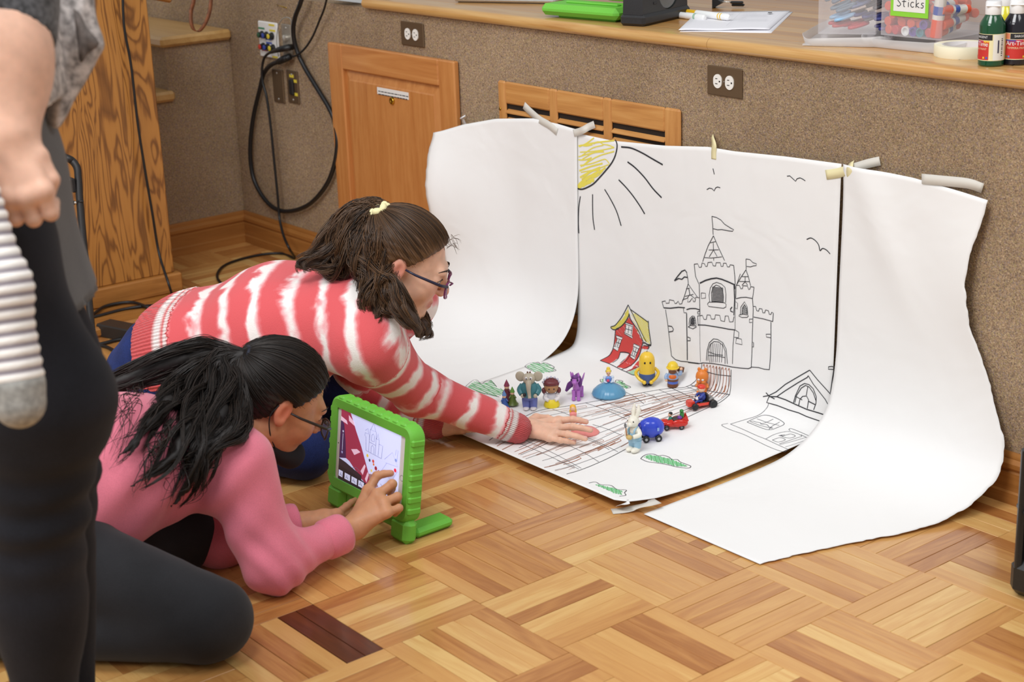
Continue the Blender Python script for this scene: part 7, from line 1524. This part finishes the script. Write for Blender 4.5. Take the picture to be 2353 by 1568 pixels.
FLY = np.array([[hA.P(x, .068 + .012*t + .02*t*t*k_, .088 + .020*t - .03*t*t*k_ + .004*math.sin(6*t + x*90)) for t in np.linspace(0, 1, 14)] for x, k_ in zip(rg.uniform(-.05, .06, 12), rg.uniform(.2, .9, 12))]); strands_obj(FLY, .0005, HR_A, girlA, 'flyaway_hair', 3)
q = MB(); ax_ = unit(RA - hA.P(0, -.06, .06)); e1 = unit(np.cross(ax_, (0, 0, 1))); e2 = np.cross(ax_, e1)
q.tube([RA + (.017 + .0025*math.sin(7*t))*(math.cos(t)*e1 + math.sin(t)*e2) + ax_*.003*math.sin(5*t) for t in np.linspace(0, 2*PI, 42, endpoint=False)], .0085, 10, closed=True); q.obj('scrunchie', plain('scrunchie_cream', (238, 230, 178), .8, bumpv=.4, nscale=250), girlA)

# ------------------------------------------------------------------ girl in the pink hoodie, filming
SK_B = skin_mat('skin_olive', (202, 146, 108), (150, 84, 74), (206, 112, 90)); HR_B = hair_mat('hair_black', (13, 10, 9), (48, 38, 32)); PINK = fabric('pink_fleece', (232, 128, 148), .05, 800, .3, .95, .06, 12); CHAR = fabric('charcoal_leggings', (46, 46, 49), .10, 900, .1, .8, .12, 10)
girlB = thing('person', 'girl in a pink sweatshirt and charcoal leggings crouching over the green tablet', 'person', (.05, -.75, 0))
FB = unit(math.cos(math.radians(33))*np.array([.27, .963, 0]) + np.array([0, 0, -math.sin(math.radians(33))])); hcB = pd(640, 918, 3.40); hB = Head(hcB, FB, (0.10, 0, 1), 1.0); hB.skin = SK_B
NB = np.array([-.03, -.470, .262]); sR = np.array([.095, -.535, .252]); sL = np.array([-.185, -.480, .255]); PB = np.array([-.02, -.915, .215]); SB = np.array([-.02, -.70, .285])
axB = unit(NB - PB); sideB = np.array([1., -.1, 0]); sideB /= np.linalg.norm(sideB)
eR = np.array([.165, -.505, .062]); wR = onplane(813, 1214, 1, -.300); cR = eR + (wR - eR)*.60; eL = pz(505, 1235, .055); wL = pz(742, 1196, .045); cL = eL + (wL - eL)*.50
fB = [(onplane(846, 1128, 1, -.232), onplane(866, 1094, 1, -.206), onplane(898, 1088, 1, -.180)), (onplane(868, 1138, 1, -.236), onplane(901, 1113, 1, -.204), onplane(897, 1134, 1, -.184)), (onplane(881, 1156, 1, -.240), onplane(913, 1142, 1, -.208), onplane(906, 1160, 1, -.190)), (onplane(889, 1178, 1, -.246), onplane(917, 1168, 1, -.218), onplane(908, 1182, 1, -.200))]
thB = (onplane(832, 1175, 1, -.250), onplane(850, 1160, 1, -.215), onplane(872, 1156, 1, -.198))
fBL = [(pz(774, 1181, .052), pz(796, 1164, .050), pz(818, 1149, .046)), (pz(778, 1190, .040), pz(800, 1178, .034), pz(820, 1170, .026)), (pz(774, 1198, .030), pz(792, 1192, .022), pz(806, 1188, .014)), (pz(768, 1203, .024), pz(782, 1202, .016), pz(794, 1200, .012))]
thBL = (pz(757, 1202, .050), pz(772, 1204, .054), pz(789, 1197, .056))
bp = []
v, f = sdf_mesh(hB.prims(NB + axB*.01, .05), .0026); bp.append((v, f, hB.tint(v)))
v, f = sdf_mesh([('c', eR + (wR - eR)*.5, wR, .034, .0255, .01)] + hand_prims(wR, fB, thB, 1.13), .0018); bp.append((v, f, None))
v, f = sdf_mesh([('c', eL + (wL - eL)*.4, wL, .032, .0225, .01)] + hand_prims(wL, fBL, thBL, .95), .0018); bp.append((v, f, None))
hR_, hL_, kR, kL, aR_, aL_ = PB + sideB*.09 + (0, 0, -.03), PB - sideB*.09 + (0, 0, -.03), np.array([.322, -.730, .080]), np.array([-.055, -.575, .078]), np.array([.06, -1.03, .05]), np.array([-.2, -1.02, .05])
core = wide(PB, SB, .08, .08, sideB, .05) + wide(SB, NB - axB*.06, .08, .07, sideB, .05, .06) + [('c', NB - axB*.05, NB + axB*.02, .055, .048, .03), ('c', sR, eR, .042, .034, .03), ('c', sL, eL, .042, .034, .03), ('c', eR, wR, .033, .023, .02), ('c', eL, wL, .033, .022, .02), ('c', hR_, kR, .07, .05, .04), ('c', hL_, kL, .07, .05, .04), ('c', kR, aR_, .045, .03, .03), ('c', kL, aL_, .045, .03, .03), ('c', aR_, aR_ + (-.08, -.09, -.01), .03, .022, .02), ('c', aL_, aL_ + (-.05, -.1, -.01), .03, .022, .02)]
v, f = sdf_mesh(core, .009); bp.append((v, f, None))
V, F, A = join_meshes(bp); np_obj('body', V, F, SK_B, girlB, {'tint': A})
hB.face_parts(girlB, IRIS, plain('brow_black', (26, 20, 18), .7)); nails(girlB, fB[:1], (.3, -.9, .3), NAIL); nails(girlB, [thBL], (.1, -.3, 1), NAIL)
hB.glasses(girlB, plain('frame_gunmetal', (70, 66, 62), .25, .5), plain('frame_dark', (40, 34, 32), .35), LENS, dz=-.010, dy=.006)
q = MB(); q.grid([[ (lambda c_: c_)(tuple(a)) for a in r_] for r_ in [[wR + (fB[1][0] - wR)*t + np.array([0, -.0165, .004 + .004*k_*math.sin(PI*(t - .42)/.3)]) for t in np.linspace(.42, .72, 8)] for k_ in (-.5, .5)]]); q.obj('pen_mark', plain('pen_smear', (110, 96, 84), .8), girlB)
# mask pulled down under the chin
V, F = sdf_mesh([hB.cc((g*.040, .022, -.088), (0, .085, -.098), .016, .026, .02) for g in (-1, 1)] + [hB.e((0, .052, -.100), (.040, .045, .022), .02)], .0045); np_obj('face_mask', V, F, plain('mask_black', (26, 26, 28), .85), girlB)
for g in (-1, 1): hB.tube(list(catmull([(g*.079, -.026, .012), (g*.078, -.030, -.018), (g*.070, -.006, -.055), (g*.052, .030, -.086)], 5)), .0013*hB.s, 'mask_strap', plain('strap_black', (24, 24, 26), .8), girlB)
# sweatshirt
hemB = PB - axB*.03
HD = wide(hemB, PB, .108, .104, sideB, .050) + wide(PB, SB, .104, .094, sideB, .050, .05, .06) + wide(SB, NB - axB*.07, .094, .080, sideB, .05, .055, .06) + [('c', NB - axB*.06, NB - axB*.012, .076, .056, .04), ('c', NB - axB*.06 + sideB*.045, sR, .074, .070, .05), ('c', NB - axB*.06 - sideB*.045, sL, .074, .070, .05),
    ('c', sR, eR, .072, .058, .05), ('c', eR, cR, .054, .038, .04), ('c', sL, eL, .070, .056, .05), ('c', eL, cL, .055, .042, .04), ('c', PB + sideB*.06 + (0, .0, -.05), SB + sideB*.05 + (0, .02, -.075), .05, .055, .06)]
V, F = sdf_mesh(HD, .0065, [(unit(-axB + np.array([0, 0, -.25])), hemB - axB*.02)])
near_e = np.exp(-(np.linalg.norm(V - (eR + np.array([.01, -.02, 0])), axis=1)/.10)**2); body_m = np.exp(-(np.linalg.norm(V - (SB + sideB*.09 + (0, .05, -.06)), axis=1)/.16)**2)
V = wrinkle(V, F, .0016, 16, 3); nn = vnormals(V, F); fold = np.sin(((V - eR) @ unit(cR - eR + np.array([0, 0, .06])))*150 + 1.2*wnoise(V, 14, 2)); V = V + nn*(.0034*fold*near_e)[:, None]
dirf = unit(np.array([.5, .5, -.7])); V = V + nn*(.0065*np.sin((V @ dirf)*78 + 1.4*wnoise(V, 9, 4))*body_m)[:, None]
def dcuf(V, e, c): return (V - e) @ unit(c - e) - np.linalg.norm(c - e)
mR = (dcuf(V, eR, cR) > -.001) & (bone_d(V, eR, cR, .056, .043)[0] < .03); 
np_obj('sweatshirt', V, F, PINK, girlB)
from mathutils.bvhtree import BVHTree
BV = BVHTree.FromPolygons([tuple(x) for x in V], [tuple(int(i) for i in x) for x in F])
def cuff_ring(e, c, r, nm='cuff', ln=.03):
    ax_ = unit(c - e); u_ = unit(np.cross(ax_, (0, 0, 1))); w_ = np.cross(ax_, u_); q = MB(); prof = [(r*.90, -ln*.6), (r*1.03, -ln*.3), (r*1.04, ln*.9), (r*1.0, ln*1.15), (r*.90, ln*1.15), (r*.82, ln*.6)]
    q.lathe(prof, 32, tuple(c), R=Matrix((u_, w_, ax_)).transposed(), caps=False); return q.obj(nm, PINK, girlB)
cuff_ring(eR, cR + unit(cR - eR)*.018, .0405); cuff_ring(eL, cL + unit(cL - eL)*.018, .0440)
cN = NB + axB*.002; nB_ = unit(np.cross(axB, sideB)); q = MB(); q.tube([cN + .057*(math.cos(t)*sideB + math.sin(t)*nB_) for t in np.linspace(0, 2*PI, 30, endpoint=False)], .0095, 10, closed=True); q.obj('neckband', PINK, girlB)
# leggings
LG = wide(PB + axB*.03, PB - axB*.04, .080, .102, sideB, .05) + [('c', PB + sideB*.07 - axB*.03 + (0, 0, -.03), hR_, .105, .095, .05), ('c', PB - sideB*.07 - axB*.03 + (0, 0, -.03), hL_, .105, .095, .05), ('c', hR_, kR, .092, .076, .05), ('c', hL_, kL, .090, .072, .05), ('c', kR + (-.01, -.03, -.012), aR_, .063, .040, .022), ('c', kL, aL_, .06, .04, .03)]
V, F = sdf_mesh(LG, .007); V = wrinkle(V, F, .0015, 22, 6); kd = np.exp(-(np.linalg.norm(V - (kR + np.array([-.07, -.02, .0])), axis=1)/.07)**2); V = V + vnormals(V, F)*(.003*np.sin((V @ unit(np.array([.4, .2, -1.])))*150 + 1.1*wnoise(V, 12, 5))*kd)[:, None]
np_obj('leggings', V, F, CHAR, girlB)
for ft, d in ((aR_, (-.09, -.10, -.008)), (aL_, (-.05, -.11, -.008))):
    V, F = sdf_mesh([('c', ft, ft + np.array(d), .038, .030, .02)], .006); np_obj('sock', V, F, plain('sock_black', (34, 34, 36), .9), girlB)
# hair
hB.cap(HR_B, girlB); RB_ = hB.P(0, -.112, .058); hB.sleek((0, -.104, .058), HR_B, girlB, 1900, .0006, seed=5)
def hq(px, py, d=3.36):
    r_ = ray(px, py); h_ = BV.ray_cast(Vector(CAM), Vector(r_).normalized())
    if h_[0] is not None: d = min(d, (np.array(h_[0]) - CAM) @ CF - .020)
    return pd(px, py, d)
LB = [([RB_, hq(505, 815, 3.37), hq(470, 812), hq(420, 825, 3.35), hq(360, 845, 3.34), hq(300, 868, 3.33), hq(240, 890, 3.32), hq(180, 905, 3.31)], 330, [.010, .022, .028, .030, .028, .026, .020, .012], .004, 1.0),
      ([RB_, hq(500, 830, 3.36), hq(460, 850, 3.34), hq(420, 890, 3.32), hq(380, 930, 3.31), hq(340, 970, 3.30), hq(310, 1020, 3.30), hq(270, 1050, 3.30)], 260, [.010, .024, .032, .032, .028, .024, .016, .008], .007, 1.6),
      ([RB_, hq(505, 830, 3.35), hq(480, 870, 3.32), hq(455, 930, 3.29), hq(430, 990, 3.27), hq(400, 1050, 3.26), hq(345, 1090, 3.26), hq(300, 1120, 3.26)], 240, [.010, .024, .032, .032, .028, .022, .014, .006], .008, 1.8),
      ([RB_, hq(515, 840, 3.34), hq(520, 890, 3.30), hq(505, 950, 3.27), hq(470, 1010, 3.24), hq(455, 1070, 3.23), hq(430, 1120, 3.22), hq(395, 1165, 3.22)], 260, [.010, .024, .030, .032, .028, .022, .016, .008], .008, 1.7),
      ([RB_, hq(525, 840, 3.34), hq(545, 890, 3.29), hq(552, 940, 3.26), hq(535, 990, 3.24), hq(490, 1030, 3.23), hq(465, 1090, 3.22), hq(440, 1135, 3.22)], 200, [.010, .018, .020, .022, .024, .020, .016, .008], .006, 1.4)]
S = [lock(g, int(n*3.2), sp_, .001, w, fq, 40 + i, 24, .35) for i, (g, n, sp_, w, fq) in enumerate(LB)]
WISP = [([hq(420, 900, 3.31), hq(350, 960, 3.29), hq(300, 1010, 3.29), hq(270, 1060, 3.29), hq(250, 1085, 3.29)], 40, [.012, .014, .012, .008, .004], .007, 2.0), ([hq(400, 960, 3.29), hq(350, 1050, 3.27), hq(320, 1100, 3.26), hq(305, 1140, 3.26)], 34, [.010, .012, .010, .004], .008, 2.2), ([hq(480, 980, 3.26), hq(420, 1080, 3.23), hq(380, 1140, 3.22), hq(372, 1170, 3.22)], 30, [.010, .012, .010, .004], .008, 2.0), ([hq(330, 880, 3.33), hq(290, 950, 3.31), hq(262, 1040, 3.30), hq(238, 1120, 3.30)], 26, [.008, .010, .008, .003], .010, 2.0), ([hq(520, 1000, 3.24), hq(480, 1060, 3.22), hq(450, 1120, 3.21), hq(405, 1170, 3.21)], 40, [.010, .012, .010, .004], .006, 1.6)]
S += [lock(g, n, sp_, .001, w, fq, 60 + i, 24, .5) for i, (g, n, sp_, w, fq) in enumerate(WISP)]
strands_obj(np.concatenate(S), .00075, HR_B, girlB, 'ponytail')
pr_ = []
for g, n, sp_, w, fq in LB:
    G = [np.asarray(x) for x in g]; rr_ = np.interp(np.linspace(0, 1, len(G)), np.linspace(0, 1, len(sp_)), sp_)*.60*np.interp(np.linspace(0, 1, len(G)), [0, .5, .9, 1], [1, 1, .5, .2])
    pr_ += [('c', a_, b_, max(.003, ra_), max(.003, rb_), .008) for a_, b_, ra_, rb_ in zip(G[:-1], G[1:], rr_[:-1], rr_[1:])]
V, F = sdf_mesh(pr_, .0055); V = wrinkle(V, F, .003, 90, 4); np_obj('hair_volume', V, F, plain('hair_core_black', (24, 18, 16), .6), girlB)
q = MB(); ax_ = unit(RB_ - hB.P(0, -.06, .05)); e1 = unit(np.cross(ax_, (0, 0, 1))); e2 = np.cross(ax_, e1); q.tube([RB_ + .0165*(math.cos(t)*e1 + math.sin(t)*e2) for t in np.linspace(0, 2*PI, 28, endpoint=False)], .006, 8, closed=True); q.obj('hair_tie', plain('tie_navy', (28, 32, 48), .8), girlB)

# ------------------------------------------------------------------ woman standing at the left, close to the lens
JEAN = fabric('black_jeans', (36, 37, 43), .14, 700, .05, .85, .18, 8); KNITG = fabric('charcoal_knit', (74, 74, 76), .35, 130, .2, .95, .12, 20); CARD = fabric('speckled_cardigan', (168, 160, 156), .30, 75, .25, .95, .2, 22); TUNIC = fabric('grey_jersey', (94, 94, 95), .05, 500, .15, .9, .12, 6); SK_W = skin_mat('skin_rosy', (216, 172, 148), (190, 100, 96), (216, 126, 110))
fw_ = np.array([.62, .785, 0]); rw_ = np.array([.785, -.62, 0]); PW = np.array([.490, -1.122, .93])
woman = thing('person', 'woman in black jeans and a grey knit cardigan standing close to the camera at left', 'person', (PW[0], PW[1], 0))
hRw, hLw = PW + rw_*.075 + fw_*.0, PW - rw_*.085 - fw_*.01; kRw, kLw = hRw + (0, 0, -.44) + fw_*.055, hLw + (0, 0, -.44) + fw_*.045; aRw, aLw = np.array([*kRw[:2], .10]) - fw_*.03, np.array([*kLw[:2], .10]) - fw_*.02
CW_ = PW + np.array([0, 0, .44]) - fw_*.02; NW = PW + np.array([0, 0, .58]); sRw, sLw = CW_ + rw_*.185 + (0, 0, .04), CW_ - rw_*.185 + (0, 0, .04)
wRw = pd(22, 312, 2.18); eRw = pd(0, -10, 2.22); dn = unit(pd(42, 460, 2.17) - wRw); ou = -np.asarray(CF)*.9 + np.asarray(CU)*.0; fo = unit(np.asarray(CR) - dn*(np.asarray(CR) @ dn)); ou = unit(np.cross(fo, dn)); ou = ou if ou @ CF < 0 else -ou
fW = []
for i, x in enumerate((.036, .013, -.010, -.031)):
    mm = wRw + dn*(.088 - .004*abs(i - 1)) + fo*x + ou*.010; jj = mm + dn*.026 - ou*.016 + fo*.002; fW.append((mm, jj, jj - dn*.020 - ou*.026))
thW = (wRw + dn*.035 + fo*.032, wRw + dn*.066 + fo*.044 - ou*.006, wRw + dn*.092 + fo*.032 - ou*.016)
bp = []
v, f = sdf_mesh([('c', eRw, wRw, .060, .040, .02), ('e', wRw + (eRw - wRw)*.55 + ou*.004, (.060, .060, .08), None, .04)] + hand_prims(wRw, fW, thW, 1.25), .0026); bp.append((v, f, None))
wLw = pd(78, 425, 2.62); eLw = sLw + np.array([0, 0, -.28]) + fw_*.06
fl_ = [(wLw + np.array([0, 0, -.07]) + fw_*(.03 - .018*i), wLw + np.array([0, 0, -.10]) + fw_*(.045 - .018*i), wLw + np.array([0, 0, -.085]) + fw_*(.035 - .018*i) + rw_*.02) for i in range(4)]
v, f = sdf_mesh([('c', eLw, wLw, .042, .028, .02)] + hand_prims(wLw, fl_, (wLw + fw_*.03 + (0, 0, -.03), pd(152, 522, 2.60), pd(166, 545, 2.60)), 1.05), .004); bp.append((v, f, None))
hW = Head(NW + np.array([0, 0, .17]) + fw_*.03, fw_, (0, 0, 1), 1.0); hW.skin = SK_W; v, f = sdf_mesh(hW.prims(NW, .055), .0045); bp.append((v, f, hW.tint(v)))
core = wide(PW, CW_, .10, .09, rw_, .07, .08) + [('c', CW_ + (0, 0, .05), NW, .075, .055, .04), ('c', sRw, eRw, .05, .042, .03), ('c', sLw, eLw, .05, .042, .03), ('c', hRw, kRw, .075, .052, .04), ('c', hLw, kLw, .075, .052, .04), ('c', kRw, aRw, .05, .034, .03), ('c', kLw, aLw, .05, .034, .03), ('c', aRw + (0, 0, -.05), aRw + fw_*.13 + (0, 0, -.065), .035, .03, .02), ('c', aLw + (0, 0, -.05), aLw + fw_*.13 + (0, 0, -.065), .035, .03, .02)]
v, f = sdf_mesh(core, .011); bp.append((v, f, None)); V, F, A = join_meshes(bp); np_obj('body', V, F, SK_W, woman, {'tint': A})
hW.face_parts(woman, IRIS, plain('brow_dark', (52, 36, 28), .7)); hW.cap(HR_A, woman)
JW = wide(PW + (0, 0, .10), PW, .098, .104, rw_, .065) + [('c', PW + rw_*.07 - fw_*.03, hRw + (0, 0, -.04), .112, .100, .05), ('c', PW - rw_*.07 - fw_*.03, hLw + (0, 0, -.04), .112, .098, .05), ('c', hRw, hRw + (0, 0, -.26) + fw_*.084, .102, .098, .06), ('c', hRw + (0, 0, -.26) + fw_*.084, kRw, .098, .068, .04), ('c', hLw, hLw + (0, 0, -.26) + fw_*.045, .098, .092, .06), ('c', hLw + (0, 0, -.26) + fw_*.045, kLw, .092, .066, .04), ('c', kRw, aRw, .066, .046, .03), ('e', kRw + (0, 0, -.13) - fw_*.015, (.062, .062, .11), None, .05), ('c', kLw, aLw, .069, .046, .03)]
V, F = sdf_mesh(JW, .009); km = np.exp(-((V[:, 2] - kRw[2])/.10)**2); V = wrinkle(V, F, .002, 15, 2); V = V + vnormals(V, F)*(.004*np.sin(V[:, 2]*95 + 1.5*wnoise(V, 9, 3))*km)[:, None]; np_obj('jeans', V, F, JEAN, woman)
for a_ in (aRw, aLw):
    V, F = sdf_mesh([('c', a_ + (0, 0, -.05) - fw_*.05, a_ + fw_*.15 + (0, 0, -.062), .046, .036, .03), ('c', a_ + (0, 0, .0), a_ + (0, 0, -.05), .045, .045, .02)], .008, [((0, 0, -1), (0, 0, .004))]); np_obj('shoe', V, F, plain('shoe_black', (30, 30, 32), .6), woman)
TU = wide(CW_, PW + (0, 0, .05), .108, .108, rw_, .06, .065) + wide(PW + (0, 0, .05), PW + (0, 0, -.22) + fw_*.036, .108, .116, rw_, .075, .080)
V, F = sdf_mesh(TU, .009, [(unit(np.array([0, 0, -1]) - fw_*.55), PW + np.array([0, 0, -.125]) + fw_*.11)]); V = wrinkle(V, F, .004, 11, 7); np_obj('tunic', V, F, TUNIC, woman)
CD = wide(CW_ + (0, 0, .02), PW + (0, 0, .18), .135, .140, rw_, .08, .085) + [('c', CW_ + rw_*.1 + (0, 0, .06), sRw, .085, .078, .05), ('c', CW_ - rw_*.1 + (0, 0, .06), sLw, .085, .078, .05), ('c', sLw, eLw, .070, .062, .04), ('c', eLw, eLw + (wLw - eLw)*.6, .062, .055, .03)]
V, F = sdf_mesh(CD, .011, [((0, 0, -1), PW + np.array([0, 0, .16]))]); np_obj('cardigan', V, F, CARD, woman)
cfW = eRw + (wRw - eRw)*.24
V, F = sdf_mesh([('c', sRw, eRw, .080, .070, .04), ('c', eRw, cfW, .070, .070, .03)], .008, [(unit(wRw - eRw + np.asarray(CR)*-.06), cfW + unit(wRw - eRw)*.004)]); V = wrinkle(V, F, .004, 24, 9); np_obj('cardigan_sleeve', V, F, KNITG, woman)
def panel(P, d, nm, mt, th=.012, bow=.02):
    c_ = np.mean(np.array(P), 0); q = MB(); O = [pd(x, y, d + bow*math.sin((x - c_[0])/60.0)) for x, y in P]; n = len(O); ctr = pd(c_[0], c_[1], d - bow*.5); off = np.asarray(CF)*th
    q.add([*O, ctr, *[o + off for o in O], ctr + off], [(i, (i + 1) % n, n) for i in range(n)] + [((i + 1) % n + n + 1, i + n + 1, 2*n + 1) for i in range(n)] + [(i, i + n + 1, (i + 1) % n + n + 1, (i + 1) % n) for i in range(n)]); return q.obj(nm, mt, woman)
panel(catmull([(95, -60), (150, -70), (205, -60), (212, -10), (218, 40), (236, 98), (222, 130), (196, 180), (168, 225), (150, 262), (130, 292), (112, 284), (106, 240), (112, 180), (118, 120), (112, 40), (95, -60)], 3)[:-1], 2.36, 'cardigan_front', CARD)
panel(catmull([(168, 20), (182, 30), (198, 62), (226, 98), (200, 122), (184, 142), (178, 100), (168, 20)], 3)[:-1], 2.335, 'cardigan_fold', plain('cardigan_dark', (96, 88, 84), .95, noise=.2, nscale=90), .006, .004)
# striped knit hanging over the arm
m, nt, b = new_mat('striped_knit'); tc = N(nt, 'ShaderNodeAttribute', attribute_name='wrap'); sp = N(nt, 'ShaderNodeSeparateColor'); L(nt, tc.outputs['Color'], sp.inputs[0]); wv = math_n(nt, 'ADD', math_n(nt, 'MULTIPLY', math_n(nt, 'SINE', math_n(nt, 'MULTIPLY', sp.outputs[0], 2*PI)), .5), .5); cr = ramp(nt, [(.05, (138, 130, 138)), (.45, (214, 208, 206)), (.8, (238, 234, 228))]); L(nt, wv, cr.inputs[0]); L(nt, cr.outputs[0], b.inputs['Base Color']); b.inputs['Roughness'].default_value = .95; STR = m
s0, s1_, s2_ = pd(-75, 380, 2.12), pd(2, 660, 2.12), pd(36, 872, 2.13)
V, F = sdf_mesh([('c', s0, s1_, .030, .034, .03), ('c', s1_, s2_, .034, .036, .03)], .004, [(unit(s2_ - s1_), s2_ + unit(s2_ - s1_)*.012)]); aS = (V - s1_) @ unit(s2_ - s1_); V = V + vnormals(V, F)*(.0013*np.sin(aS/.0160*2*PI))[:, None]
o = np_obj('striped_sleeve', V, F, STR, woman, {'wrap': np.stack([aS/.0160 + 40, aS*0, aS*0], 1)})
V, F = sdf_mesh([('c', s2_ + unit(s2_ - s1_)*.008, s2_ + unit(s2_ - s1_)*.030, .037, .034, .02)], .004); np_obj('sleeve_cuff', V, F, plain('cuff_grey', (150, 150, 146), .95, noise=.12, nscale=120), woman)
